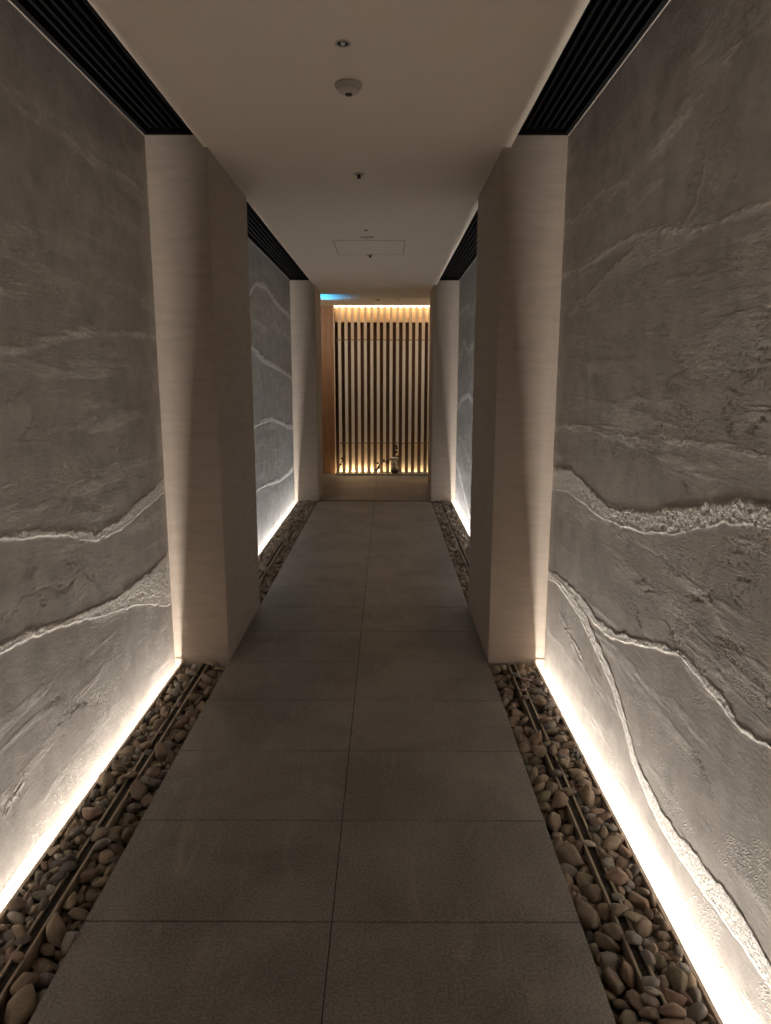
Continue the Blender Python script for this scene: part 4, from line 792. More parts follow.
(2036,26957,-12,260,177,49,64,50,33,13),(2212,426,-191,-350,108,-727,68,46,37,15),(639,9390,-457,-76,-554,808,81,53,37,11),
(333,32496,-248,-221,-139,68,71,52,40,12),(704,35266,-405,-31,-218,-924,62,42,31,14),(814,13484,-320,66,430,746,71,54,34,11),
(1906,31516,-204,-81,-357,771,65,51,34,11),(547,21824,-178,222,-338,-507,74,59,32,14),(1682,33279,-22,498,831,-243,76,64,36,15),
(1896,9017,-276,230,-786,-313,81,54,42,10),(354,8134,-308,279,925,-69,70,50,37,15),(316,37496,-394,487,-128,-531,75,57,34,14),
(2266,18400,-119,-235,287,-754,64,54,29,11),(2054,29273,-149,275,46,66,81,56,43,10),(388,39170,-365,111,170,524,71,57,36,13),
(214,15953,-446,-462,478,-606,72,45,44,14),(2214,1781,-96,764,-505,-385,66,46,37,12),(2208,37919,-129,249,201,583,68,54,31,10),
(832,24595,-260,-365,658,137,63,52,37,15),(727,23409,-308,-358,-573,665,65,46,31,1),(306,6231,-355,-82,3,-721,72,61,32,10),
(403,17363,-536,-157,82,93,67,50,30,15),(2058,2235,-187,-65,-915,-385,84,65,43,13),(1740,17644,-198,524,484,646,83,68,49,15),
(1948,33201,-317,-763,559,-310,67,46,38,10),(2052,29933,-236,266,-222,578,98,63,60,10),(2162,11890,-88,-480,812,26,85,67,49,13),
(245,23698,-340,-71,-139,-637,68,50,41,14),(684,39562,-527,22,-241,536,78,62,41,15),(1716,505,-152,-405,-520,379,96,63,58,13),
(655,28946,-232,182,947,-266,80,54,44,13),(298,15393,-113,621,764,144,76,50,39,14),(215,16355,-289,327,-411,-835,66,42,31,12),
(833,25164,-270,584,47,778,68,50,41,15),(1704,22100,-234,-27,971,-85,74,47,40,13),(325,5282,-212,946,89,193,74,57,31,14),
(2151,19945,-87,371,394,653,65,53,30,11),(516,20616,-297,-174,-143,275,94,72,41,15),(399,25371,-404,-341,482,-210,64,46,39,7),
(1376,34068,17,984,2,-52,70,50,34,15),(508,28390,-531,-133,-931,333,72,47,32,10),(1771,2631,27,-199,168,68,64,47,34,14),
(1661,40140,-149,88,171,513,70,50,41,15),(1679,20450,-315,81,-332,91,64,51,30,7),(566,14220,-417,-154,357,-831,80,65,34,11),
(713,27761,-310,-117,64,371,62,43,36,12),(234,36519,-301,-452,71,-807,80,65,46,11),(188,7614,-362,659,166,-703,69,53,40,11),
(693,10555,-303,164,-979,36,75,56,43,10),(728,22180,-337,369,-132,-419,71,56,37,10),(620,32113,-373,6,-350,-917,82,52,43,10),
(769,34789,-198,362,-889,3,85,64,40,10),(1778,19542,-50,786,564,178,85,63,38,10),(2083,37800,-333,445,-849,56,67,45,34,10),
(195,26997,-319,-757,638,-113,64,42,29,15),(1856,9833,-53,976,-1,40,76,56,42,13),(617,18988,-368,-310,367,-461,71,44,34,12),
(800,5717,-133,-393,342,-655,63,43,31,13),(566,14973,-388,206,114,-64,63,49,26,13),(713,4594,-175,886,217,400,97,74,43,11),
(181,23126,-338,745,153,501,71,44,33,11),(521,11934,-212,947,-32,42,95,76,57,11),(685,12562,-169,670,-718,-25,80,67,49,14),
(562,36611,-154,-581,78,-250,74,54,42,15),(733,16471,-234,-535,266,-174,85,61,37,12),(548,7340,-340,-87,-96,-791,69,46,37,14),
(676,14779,-194,-974,-209,15,68,52,33,14),(431,38343,-378,132,74,291,74,47,42,10),(204,6567,-163,-541,-760,359,63,43,27,1),
(809,27043,-319,844,510,-139,67,50,28,12),(271,22408,-465,-387,45,487,70,52,31,13),(374,29981,-335,779,579,-148,72,51,39,10),
(358,24993,-153,231,182,-475,92,62,40,13),(638,372,-290,142,-379,-767,66,53,34,12),(242,34920,-223,463,-601,-339,79,60,49,13),
(1836,38569,-101,-18,-2,-717,73,62,37,12),(534,7679,-123,-841,-528,90,64,48,31,5),(161,21860,-287,-501,770,97,63,41,37,12),
(291,34420,-294,-232,120,723,71,60,34,14),(414,28762,-460,-872,-331,360,66,45,33,10),(211,28313,-365,190,-339,-206,62,42,28,10),
(220,27764,-265,-343,-308,292,63,40,33,8),(479,17424,-262,155,6,-478,82,64,41,10),(783,37518,-238,-94,876,267,62,46,29,1),
(801,31015,-280,-728,-640,240,69,54,31,12),(176,7037,-204,823,30,-530,62,44,28,6),(689,2844,-169,567,-387,-64,70,53,43,15),
(308,11002,-291,190,243,460,81,57,44,12),(834,40498,-270,-462,-737,472,63,39,27,13),(219,18321,-266,154,-704,-457,81,59,42,14),
(1765,31004,-140,823,403,36,72,56,40,13),(868,36985,-243,-746,-578,302,63,42,34,12),(750,6836,-200,237,296,901,71,55,43,10),
(1182,34988,18,931,265,76,64,40,32,14),(463,40102,-412,41,-87,283,90,63,54,14),(760,22958,-70,-157,-189,26,69,49,40,15),
(1552,17139,-22,-368,86,-756,66,42,35,11),(244,199,-267,-224,879,249,64,43,30,0),(348,30979,-413,-114,-487,-778,63,42,33,11),
(264,24150,-164,-626,-689,363,74,59,38,10),(777,14033,-103,-211,-410,460,87,59,45,15),(348,37153,-236,152,-253,-9,70,51,30,15),
(534,32975,-167,304,947,-96,72,60,35,10),(790,26123,-278,-24,31,605,73,52,41,13),(2211,33466,-162,-427,395,-132,74,53,44,12),
(806,35654,-287,-953,96,286,69,50,39,13),(756,18166,-291,-47,161,488,64,54,36,13),(1693,29697,-87,-806,433,12,68,51,31,13),
(269,8985,-275,-481,-216,624,86,57,51,13),(2201,39802,-120,802,495,197,70,48,32,10),(509,3549,-368,-81,-87,-991,77,49,46,11),
(707,21238,-143,-269,944,117,77,52,42,14),(2088,36007,-128,322,-54,192,71,53,34,14),(733,8995,-276,331,-219,-556,77,53,46,14),)
HEAP_B = (
(819,9099,-555,-64,-123,325,51,40,30,1),(1694,9461,-550,-33,97,270,58,39,31,6),(2248,9315,-539,-784,274,-137,44,35,25,7),
(2340,29971,-543,208,-457,-534,42,29,22,1),(1542,24513,-560,-735,-331,534,45,36,23,12),(766,10805,-525,-359,925,-90,61,42,36,5),
(1550,39192,-552,372,483,638,44,31,26,5),(1923,16876,-554,-546,-802,112,49,41,27,7),(1151,19009,-14,-687,717,-100,47,35,22,7),
(827,578,-569,-78,105,-411,50,33,27,0),(2049,7395,-566,-138,25,200,58,43,28,8),(1791,6506,-560,-142,-43,-24,48,33,29,9),
(627,10360,-536,236,564,341,52,41,26,13),(2012,34915,-561,-715,-61,-179,38,30,17,0),(1634,4059,-518,-37,-349,769,57,42,33,1),
(1602,35796,-555,-431,-312,355,39,32,20,15),(2112,14818,-548,477,-716,-442,47,35,29,4),(2131,3444,-569,53,55,-996,53,41,27,3),
(1646,38811,-552,-116,890,-371,56,35,28,13),(610,21391,-561,28,-116,-376,52,43,29,13),(849,11893,-565,300,25,693,62,40,32,14),
(1678,23194,-562,-100,44,-992,54,34,29,7),(1514,28489,-543,784,-88,-597,33,24,20,7),(834,3921,-543,11,-27,-770,54,41,32,15),
(1621,33147,-401,200,244,-926,43,34,25,0),(1991,10083,-569,-184,-28,62,52,37,29,15),(546,28873,-561,196,-162,142,61,50,33,14),
(2302,2403,-554,486,-824,152,42,28,25,8),(2199,4441,-529,615,298,181,56,35,33,5),(307,19100,-513,244,-12,-97,61,44,32,15),
(1743,10385,-555,944,-12,-295,43,32,21,1),(1596,3192,-475,-349,-807,-27,53,42,31,1),(775,35024,-508,311,736,546,60,40,27,14),
(2206,7796,-555,123,-91,269,53,38,31,7),(430,38041,-538,-478,874,-7,57,43,34,12),(1675,11833,-550,109,253,783,48,34,28,1),
(1604,1448,-559,-132,59,-816,58,41,29,6),(2173,23058,-570,-136,26,8,56,41,27,9),(2229,33040,-555,-188,-122,-314,54,39,31,12),
(1687,507,-528,100,195,-208,59,46,29,8),(898,5242,-517,-586,352,-681,50,36,27,2),(2263,26265,-434,129,-948,39,61,46,38,15),
(261,2240,-553,6,143,-258,59,46,29,8),(1979,6150,-551,68,69,-154,52,38,31,5),(1581,18001,-554,116,181,-497,53,38,29,10),
(1583,22490,-563,426,8,863,48,34,26,15),(299,13465,-502,37,319,946,59,50,36,2),(1531,14316,-563,667,-453,-462,44,30,22,4),
(846,17116,-523,207,-468,-787,59,37,29,13),(1921,21365,-551,866,490,-27,56,45,28,13),(164,3134,-562,-254,174,-803,55,38,32,11),
(2147,38367,-560,126,173,113,55,45,30,11),(1776,2307,-557,38,159,-961,58,37,29,3),(654,32027,-555,203,96,-759,62,52,28,11),
(2249,24826,-548,-268,-124,601,54,40,33,2),(2078,2001,-509,-67,17,904,30,20,17,12),(1629,33529,-556,-443,-774,350,52,37,25,10),
(391,20228,-550,259,117,-82,58,47,29,11),(883,22970,-495,-581,511,179,44,30,26,5),(1885,25597,-556,-391,-13,53,53,36,32,2),
(1676,30449,-552,50,113,-121,50,39,31,3),(916,34407,-478,301,738,-112,46,30,24,10),(2282,17965,-520,525,767,45,55,40,25,0),
(1575,31383,-377,668,-722,-122,47,33,26,7),(1529,10209,-567,408,435,536,38,28,23,1),(140,26231,-557,-711,412,282,34,27,19,8),
(1585,15172,-543,-616,-700,165,56,35,30,3),(1680,28614,-489,-16,-806,-44,47,31,23,8),(1683,13473,-559,85,104,504,49,41,29,0),
(317,23958,-527,-550,94,23,41,31,24,14),(2378,32733,-553,-160,-687,200,33,24,14,3),(777,25080,-553,-253,153,35,48,34,29,5),
(1692,2638,-528,-51,-506,855,51,34,25,10),(2362,30540,-566,-505,407,-619,38,28,18,8),(1909,21718,-521,-285,-205,-60,55,43,31,0),
(2197,23954,-551,-440,891,-81,58,46,30,6),(1927,39079,-529,-68,348,879,56,45,27,12),(1550,12902,-294,-360,482,-580,49,34,26,0),
(153,34300,-535,614,-687,360,45,30,26,4),(2356,23416,-545,505,-185,-644,43,33,20,11),(717,5445,-344,515,-793,-285,43,34,19,7),
(1729,39270,-391,-693,406,172,31,26,15,7),(1743,21430,-394,-204,-294,-300,36,30,16,1),(2054,10366,-471,-582,67,-396,57,37,25,12),
(1825,18235,-513,355,687,-604,45,28,27,0),(2179,5534,-560,-83,31,-994,55,46,28,9),(231,10967,-544,-153,5,-718,57,46,31,9),
(2282,7299,-320,632,189,454,54,38,25,6),(1686,9868,-514,227,180,954,56,45,34,6),(1900,29374,-547,-99,49,993,57,36,32,12),
(1518,14758,-452,661,-705,-174,33,23,19,14),(1830,21903,-343,402,608,58,37,25,21,3),(931,40112,-531,-271,613,-431,45,31,20,5),
(1671,29616,-546,707,169,559,38,29,22,7),(1949,30605,-533,-63,-550,735,39,30,19,5),(2217,6625,-561,297,160,886,58,38,35,14),
(2096,8153,-541,-209,962,-171,56,42,29,12),(2077,27127,-569,550,156,-391,42,33,18,13),(502,28481,-553,159,-258,422,58,46,33,15),
(2115,10742,-563,984,-122,52,58,44,36,11),(2307,8681,-345,691,628,233,47,32,24,4),(2353,24554,-391,-514,-637,92,30,25,16,5),
(1935,3963,-393,131,-83,-844,44,29,22,12),(206,9138,-534,-655,-111,303,52,35,28,8),(237,8728,-562,-65,99,-354,54,43,28,0),
(1663,25795,-431,13,70,6,49,37,21,12),(2351,1507,-548,-469,-586,331,43,33,20,0),(1624,36957,-502,-150,-457,13,53,37,32,13),
(2338,13933,-485,73,-771,22,45,33,24,7),(886,37420,-502,-599,-484,637,46,36,27,6),(1561,19020,-395,579,725,-75,48,31,21,7),
(2369,36499,-373,749,-151,-607,30,23,17,8),(2340,18948,-531,-675,-431,383,43,36,19,5),(1517,13147,-493,650,93,710,41,32,20,9),
(1681,20472,-313,34,173,651,50,37,25,5),(187,36882,-566,-110,157,-876,52,39,30,12),(2283,34989,-495,-510,-217,-541,54,38,24,13),
(2088,22057,-481,940,-36,-315,47,38,26,11),(1820,36307,-475,331,220,802,39,32,22,1),(2191,25923,-472,-82,612,-708,31,21,19,2),
(1993,36106,-437,-980,-6,-35,28,20,17,9),(2336,2877,-418,707,555,315,38,29,19,5),(1556,30801,-466,-132,274,205,35,24,20,0),
(2004,20215,-556,406,774,-69,39,27,22,9),(1796,15446,-537,31,786,-297,34,28,19,7),(2317,19579,-460,328,913,216,34,24,19,0),
(1543,37624,-478,259,751,220,48,40,26,14),(2026,3069,-540,-121,987,86,58,42,33,1),(543,3529,-569,-9,40,-129,59,42,26,1),
(2164,36206,-473,900,165,-311,28,21,13,5),(2312,31591,-515,-239,439,579,42,29,19,0),(186,32866,-549,-4,334,270,53,38,30,13),
(2036,14447,-550,-374,-247,5,44,35,27,2),(1634,28949,-524,-42,939,251,53,41,25,13),(2006,13366,-566,88,297,84,47,31,26,11),
(740,7890,-561,105,991,71,60,48,28,5),(1649,9104,-521,135,527,-828,48,31,28,7),(2024,27770,-528,-119,-30,-992,56,36,34,1),
(821,7492,-520,459,-715,-521,59,42,26,6),(1608,6280,-433,419,72,-890,52,40,31,4),(302,14762,-562,977,175,73,59,43,27,12),
(1603,26748,-492,486,-354,140,46,35,27,5),(678,11803,-333,-986,-112,-31,48,38,29,9),(903,14157,-527,-345,442,-596,49,38,26,3),
(2341,35290,-536,487,712,314,45,37,20,10),(1655,3631,-483,261,560,737,58,45,33,5),(2352,38039,-554,-550,640,-385,44,33,21,9),
(2310,34484,-497,838,-12,532,46,29,23,1),(185,27576,-552,-124,287,572,42,34,18,14),(1607,38554,-338,73,-749,-579,44,29,22,3),
(775,2211,-516,407,104,-58,54,37,26,5),(1875,37738,-424,161,608,-775,52,35,31,8),(1347,35160,-44,-59,92,834,36,26,16,4),
(133,29043,-524,-609,-669,300,49,35,27,15),(2296,25213,-489,-353,-255,196,41,31,21,4),(1765,14595,-510,369,-24,476,47,37,21,3),
(2245,34164,-497,-900,-80,-426,53,35,30,7),(2201,39406,-561,59,-99,-148,57,41,28,13),(1501,25105,-506,427,-435,-520,29,23,17,0),
(2320,8985,-542,-45,710,-491,39,29,23,5),(2350,9412,-243,-79,-694,-87,35,28,21,8),(1519,7073,-482,-384,638,-405,39,26,21,3),
(1537,15013,-160,613,668,200,31,24,17,9),(200,10436,-559,-39,25,615,57,41,28,1),(2151,23352,-556,436,-386,99,34,26,20,1),
(1732,7180,-551,221,692,647,40,30,24,15),(2322,16097,-526,564,277,-571,40,25,19,4),(930,6752,-562,-343,440,-598,40,30,20,3),
(1577,23693,-530,-729,590,-8,46,38,23,11),(1890,26523,-536,10,-164,350,58,43,35,14),(1524,20270,-459,456,-329,-393,34,25,18,6),
(1532,17248,-455,102,-628,-251,39,32,23,0),(1591,23999,-547,335,258,-903,40,32,23,2),(1569,21905,-514,282,-473,338,42,32,20,7),
(2244,21119,-389,119,-249,-284,44,30,20,7),(1508,15865,-542,-743,-267,558,37,31,18,6),(2108,31179,-466,868,-266,236,33,28,21,1),
(105,11897,-521,-678,-475,473,48,39,22,9),(171,6490,-563,-121,135,-810,61,42,30,12),(617,5125,-543,634,-736,-91,52,39,32,7),
(2374,4300,-399,732,-232,640,41,28,18,15),(2264,17464,-448,-71,-31,-700,45,38,25,14),(773,23227,-528,267,-736,-608,59,37,28,13),
(773,31598,-564,-164,-290,161,55,37,30,15),(564,8122,-441,597,22,219,34,23,19,14),(2352,29486,-430,603,488,477,45,31,20,10),
(410,26106,-523,-104,-884,252,48,40,24,3),(1876,8443,-536,-779,-478,354,55,38,32,13),(887,35861,-562,-346,357,785,36,29,22,11),
(1527,20803,-472,1,84,741,33,22,20,4),(231,32446,-562,-23,-82,-345,55,38,28,1),(1867,22665,-533,316,-912,-110,57,38,28,1),
(1189,19757,-21,-31,102,993,43,37,21,6),(289,35368,-567,-5,-232,40,55,44,31,15),(2269,20708,-525,164,-264,153,41,27,25,3),
(1865,14986,-548,363,-679,-416,55,35,34,11),(2124,30337,-548,880,17,156,47,37,29,13),(2248,28768,-548,-778,593,-186,58,42,34,10),
(886,12814,-567,-25,-233,517,48,34,29,12),(813,9734,-554,-175,-50,670,61,46,28,3),(1531,35398,-519,-498,520,-500,53,36,22,9),
(1623,27553,-460,53,-38,224,43,30,20,4),(78,33544,-529,59,-609,-6,34,28,15,5),(1553,14023,-455,718,-155,148,32,24,17,13),
(2302,3741,-500,-344,-306,-629,39,30,23,14),(920,24759,-500,-278,715,-253,51,43,28,11),(2297,15472,-535,831,417,-362,44,37,22,2),
(416,6016,-333,529,749,387,40,30,22,5),(1881,19090,-559,-108,-28,-716,55,46,30,7),(1496,9595,-372,-641,502,-474,33,25,16,12),
(2359,13675,-331,-99,626,102,31,23,19,4),(1772,797,-443,81,133,985,33,25,18,2),(2186,31944,-536,-131,-10,-74,55,42,32,14),
(1873,38453,-382,270,811,-433,39,29,18,2),(1953,38642,-499,473,292,-425,44,31,24,5),(1283,20311,-18,-122,-93,757,36,29,22,9),
(903,21356,-330,-114,181,-872,35,26,18,0),(2219,33369,-481,-770,600,-214,30,24,17,8),(2108,1579,-405,50,-23,-312,38,32,16,5),
(1605,1179,-301,-263,-442,545,53,43,28,12),(1706,8745,-382,40,-165,535,47,39,22,5),(2099,13096,-406,929,-342,-83,55,39,28,6),
(2058,24611,-552,700,325,-611,30,19,16,3),(2272,12369,-531,-747,613,-48,56,38,33,5),(1632,38053,-451,985,17,-50,38,31,18,2),
(1494,29632,-559,-692,346,-607,34,21,15,1),(2076,15731,-388,127,163,215,60,46,32,13),(2307,9825,-446,-27,799,-107,51,38,28,4),
(121,24431,-533,-599,-559,-301,38,25,17,8),(871,33045,-558,520,798,-163,42,35,23,0),(1995,25069,-478,115,982,13,36,30,17,8),
(146,23071,-458,227,15,904,38,27,18,15),(1689,7481,-339,99,103,326,57,48,27,7),(1949,20547,-417,-118,-83,525,33,21,15,7),
(1519,31011,-491,-457,885,-89,29,20,12,13),(1658,5322,-302,158,-948,215,48,32,24,8),(1985,3393,-377,-817,-572,-53,43,37,20,3),
(2145,2910,-271,639,649,340,52,34,30,6),(147,15467,-316,601,159,615,52,42,27,6),(1815,31555,-528,-34,422,872,37,29,21,7),
(1539,14588,-313,578,-154,633,34,27,18,15),(1694,11327,-380,-92,41,-276,55,44,30,9),(2070,35190,-430,197,-687,-559,58,43,29,6),
(2279,17897,-276,-356,-931,76,36,25,16,13),(1991,28892,-312,-70,414,624,50,41,22,14),(1609,1635,-358,670,727,-136,46,38,24,0),
(1548,30655,-318,-276,-834,-337,34,28,15,6),(2149,9111,-362,-691,650,-167,57,44,26,14),(2209,36649,-351,-536,603,368,30,25,15,7),
(1974,6379,-391,-129,281,104,41,31,19,4),(1638,10788,-538,410,818,367,58,43,32,6),(2281,8402,-486,-527,255,310,41,34,20,6),
(1562,5282,-535,41,429,554,44,35,25,6),(1945,32885,-453,202,-680,-582,32,20,18,7),(791,25876,-481,-737,135,433,52,41,29,2),
(2218,4034,-419,51,-250,-36,50,35,26,6),(1914,2186,-345,311,102,267,51,41,27,3),(1835,28416,-447,167,205,371,41,28,24,6),
(1854,13840,-453,-174,-47,-191,48,30,24,6),(2202,18200,-454,277,-656,-589,33,23,17,6),(1591,17728,-375,-210,282,-912,52,39,28,13),
(1839,12042,-310,161,293,-494,53,35,28,5),(1522,36640,-531,628,-170,-631,43,34,22,6),(1932,25341,-523,765,-145,161,53,41,26,10),
(1979,26945,-429,-822,-15,148,47,38,27,3),(2042,24192,-465,91,79,-821,29,21,12,6),(1749,18750,-414,-269,-619,526,40,26,24,8),
(1611,34582,-415,284,876,-384,39,29,20,3),(1510,20165,-306,-650,-666,-116,29,19,14,0),(2081,33872,-470,-747,-621,-6,35,26,20,3),
(1836,155,-473,-289,365,108,52,33,29,8),(1624,16753,-309,435,-868,-236,57,46,32,13),(121,33929,-516,311,691,263,42,36,25,5),
(789,13385,-557,50,-303,494,57,42,34,15),(1669,36628,-324,-384,474,-407,34,25,21,8),(312,24243,-545,245,181,-176,62,47,29,11),
(2283,20254,-455,36,137,-667,45,34,23,7),(2340,39710,-561,-669,-39,530,40,26,24,11),(199,8225,-528,-599,-779,169,59,42,34,5),
(1991,15204,-380,-96,125,-50,56,42,34,14),(2359,32402,-217,-253,754,90,33,26,20,9),(1896,26142,-409,-419,130,-47,42,33,25,9),
(2023,18668,-542,-262,-258,128,53,37,24,0),(2280,23449,-322,102,33,138,38,28,23,4),(1614,24280,-367,86,311,-217,44,32,21,5),
(1549,28298,-422,390,-666,-591,34,22,20,1),(75,17359,-479,170,689,-98,45,31,20,10),(2073,3778,-369,356,210,601,36,29,16,9),
(1534,13823,-399,-750,-569,89,30,25,18,9),(1813,20997,-451,-153,47,950,33,23,17,6),(2245,21439,-369,81,-108,-990,39,31,18,7),
(1716,9559,-315,-682,728,-72,40,30,20,0),(2277,6748,-258,-937,-102,-313,41,31,24,2),(1975,19455,-445,262,-99,-800,50,35,25,13),
(430,11668,-566,-86,95,-496,58,42,28,2),(1839,38246,-508,369,-68,766,30,22,14,9),(2262,151,-385,954,46,266,41,32,18,7),
(912,16751,-463,-521,-635,323,53,41,24,12),(1768,27167,-462,-246,211,-146,40,32,23,12),(2309,5454,-289,385,500,412,54,41,29,12),
(1503,3443,-244,-713,415,-562,31,24,16,1),(1566,27875,-536,446,835,-151,41,31,19,4),(1708,7810,-494,197,63,159,56,43,27,15),
(2145,24665,-316,473,-343,-232,37,25,22,7),(2338,27041,-567,-433,276,730,30,25,13,0),(2080,20824,-447,-456,2,125,41,28,21,13),
(1895,30922,-444,181,-154,-23,50,40,23,14),(897,30736,-484,405,8,-883,47,36,29,15),(1535,37261,-430,178,-19,-734,33,24,16,3),
(1542,13521,-315,-292,373,-624,40,25,23,5),(1344,35452,-15,-76,-84,-260,39,31,21,4),(1550,1994,-515,-112,-593,-217,39,33,24,1),
(769,5921,-527,70,-752,646,53,36,29,8),(2102,30231,-284,294,-32,-939,29,24,17,1),(881,32699,-558,597,292,429,44,29,25,5),
(2300,6918,-412,250,160,-554,42,26,22,4),(1507,28749,-384,150,736,-5,33,28,18,0),(1669,40514,-410,85,230,-386,61,49,27,11),
(2003,17894,-404,213,15,133,42,28,23,4),(1602,29221,-347,248,-933,166,40,29,23,7),(2216,13455,-395,-912,397,71,50,37,24,7),
(1821,23826,-421,-132,142,-41,39,31,22,6),(1482,20573,-387,-339,-659,186,29,21,13,0),(1632,40522,-165,213,230,-166,42,34,24,4),
(1728,33842,-474,201,-442,810,42,35,18,2),(1510,4408,-349,-596,444,-384,39,32,18,12),(2203,19103,-372,33,963,-238,42,33,18,1),
(512,18147,-565,-231,35,47,49,35,29,9),(1857,6765,-522,379,404,-188,39,28,18,8),(1745,24720,-494,21,-295,-824,35,22,20,8),
(1563,6123,-158,-557,-537,353,50,40,29,12),(2299,3321,-316,-619,-695,177,54,35,33,6),(2077,17602,-320,120,-208,-898,53,35,25,9),
(1907,1160,-514,280,91,668,59,47,30,7),(2292,34753,-536,-579,469,69,36,30,21,7),(1926,5823,-466,-107,122,-984,47,36,24,8),
(1598,8450,-340,121,-218,214,44,35,23,3),(1589,15963,-310,307,141,170,40,29,21,0),(879,31083,-493,653,616,-229,49,31,27,1),
(2305,21803,-500,-349,590,-583,57,41,25,5),(172,36260,-533,24,-531,-645,51,36,26,14),(2256,23185,-348,-654,24,278,42,26,25,3),
(2243,35955,-552,126,203,252,50,37,30,4),(2353,5049,-406,576,-492,-447,39,27,20,5),(2174,22777,-355,-120,142,-980,58,40,36,0),
(193,22629,-567,663,697,237,54,34,30,9),(1797,20018,-411,-163,50,-209,47,29,29,15),(895,25560,-525,467,-465,-407,45,36,28,0),
(169,28728,-434,-288,331,-546,42,35,22,2),(216,5138,-549,-70,-68,730,53,45,31,14),(1594,10148,-358,899,343,-263,42,34,20,9),
(1555,12167,-552,181,311,-647,41,27,20,9),(2008,39250,-453,-95,-822,501,32,24,15,7),(2116,14092,-407,288,-247,-817,55,37,29,12),
(1823,4420,-321,661,302,156,52,34,32,4),(2234,8207,-224,-819,-550,-120,51,40,28,10),(1484,39652,-493,-702,-15,-703,34,26,16,10),
(2317,11728,-338,-167,-243,267,35,30,20,4),(2278,38633,-459,941,-208,-251,37,26,19,14),(1943,25830,-302,131,142,301,58,40,31,11),
(1905,1821,-358,35,-25,523,40,25,20,3),(2359,36283,-531,738,-81,668,35,28,19,8),(2138,16422,-377,-951,289,-90,59,42,30,3),
(864,1885,-351,-623,-493,424,58,41,34,3),(1823,39545,-375,157,-892,-252,49,35,21,2),(1589,32993,-216,114,-88,-502,44,31,20,0),
(1866,3695,-356,-462,-760,450,30,22,17,0),(886,10382,-456,611,225,724,52,41,29,5),(1092,12364,14,63,-75,-990,46,37,28,8),
(1918,19144,-352,-281,-63,-847,31,20,15,1),(505,21098,-568,785,-56,-88,44,27,27,1),(1689,35326,-212,-290,315,584,50,36,22,7),
(1744,23673,-259,-356,-407,54,33,21,15,15),(1803,9304,-402,205,-234,941,35,22,18,1),(612,29954,-519,563,175,609,48,32,26,13),
(1517,15178,-291,-576,790,42,33,21,17,2),(2078,117,-205,351,592,-690,45,34,23,0),(1605,23479,-398,-958,-282,-57,40,32,24,1),
(1851,3087,-311,-357,-903,225,39,26,19,5),(1674,12670,-359,326,525,195,34,29,16,9),(2205,29522,-500,-638,-344,678,31,20,16,4),
(472,6207,-555,1,288,923,51,39,30,6),(2247,32188,-379,-294,-5,-875,56,40,24,1),(2013,18840,-334,-9,-55,892,44,35,20,1),
(1709,25551,-329,-848,-115,-94,39,24,22,14),(340,23695,-560,98,98,-60,49,30,28,13),(1743,13742,-286,-132,-117,776,40,33,19,2),
(1900,12464,-419,-794,501,-155,51,35,29,7),(1538,35575,-190,248,-225,704,30,24,16,0),(2262,13451,-166,199,-151,222,40,33,23,7),
(1541,6715,-402,-467,-441,471,48,33,24,5),(1959,24763,-451,-371,712,-449,34,24,17,6),(610,12953,-462,-82,852,-329,60,49,35,13),
(1914,3266,-174,63,102,-32,48,30,26,2),(1506,22885,-401,-500,367,-664,40,28,18,4),(111,21158,-542,-516,533,-505,37,31,22,14),
(2182,1790,-281,55,369,491,49,33,30,14),(1578,26997,-373,647,-30,-296,38,31,20,8),(1618,18440,-380,176,361,182,61,40,29,12),
(2057,37079,-411,-225,-294,1,46,37,20,13),(1536,7228,-17,-921,-20,246,47,39,25,9),(1872,13548,-416,882,368,-277,35,28,19,0),
(458,22869,-478,13,-49,-707,48,34,24,3),(2111,27241,-269,-878,-186,439,43,32,26,6),(1646,39091,-349,-95,138,-323,40,26,19,2),
(2329,23049,-175,753,-573,-322,36,25,20,2),(1822,22657,-260,148,-352,-517,35,22,17,3),(2072,25162,-280,-145,-510,-791,48,33,27,14),
(1603,2887,-226,-177,-775,-164,58,45,33,1),(1876,8177,-311,-21,271,-934,43,33,23,7),(201,35748,-500,-697,401,-101,56,48,28,13),
(2056,31500,-446,-545,-47,531,33,22,14,14),(1592,39562,-349,-251,-782,-125,36,29,16,8),(1970,7893,-271,-76,-651,-755,56,35,31,1),
(150,6220,-390,-653,565,471,46,32,27,9),(2266,26849,-345,-112,48,369,40,27,23,5),(842,38536,-394,234,-40,42,39,28,19,10),
(1560,7846,-124,-200,432,-29,57,36,27,12),(1930,17265,-408,-137,238,45,41,33,25,5),(1638,5003,-354,623,178,-121,44,28,25,4),
(2107,34681,-412,-805,525,-134,42,28,18,3),(1764,29853,-395,895,-410,-103,37,25,20,6),(2321,32170,-161,-215,-628,650,35,23,21,6),
(193,2713,-319,-149,302,179,45,35,21,1),(1513,848,-348,-277,786,-59,41,26,17,5),(2257,21287,-172,-250,-273,885,43,34,22,9),
(2192,7606,-315,182,-908,-353,55,43,29,6),(1564,19626,-435,-227,-72,877,41,29,18,11),(2294,559,-332,224,231,455,50,40,23,9),
(2266,3716,-205,-139,-402,-711,53,36,24,1),(1760,24476,-472,161,262,-714,35,29,16,7),(1967,28679,-419,465,-83,-126,41,28,18,4),
(886,4464,-498,464,-464,-437,58,41,30,5),(1484,25645,-265,-483,-472,436,30,23,13,5),(2359,39385,-324,-587,539,-544,32,20,19,7),
(897,31363,-493,704,-350,574,41,32,21,10),(1741,30717,-454,644,-30,-760,29,18,13,9),(2154,39435,-277,-224,-471,-79,47,30,25,12),
(2291,25727,-443,-115,973,76,34,28,15,6),(1891,36547,-401,-82,303,-361,30,25,17,6),(2240,24043,-294,-103,-953,229,45,36,25,10),
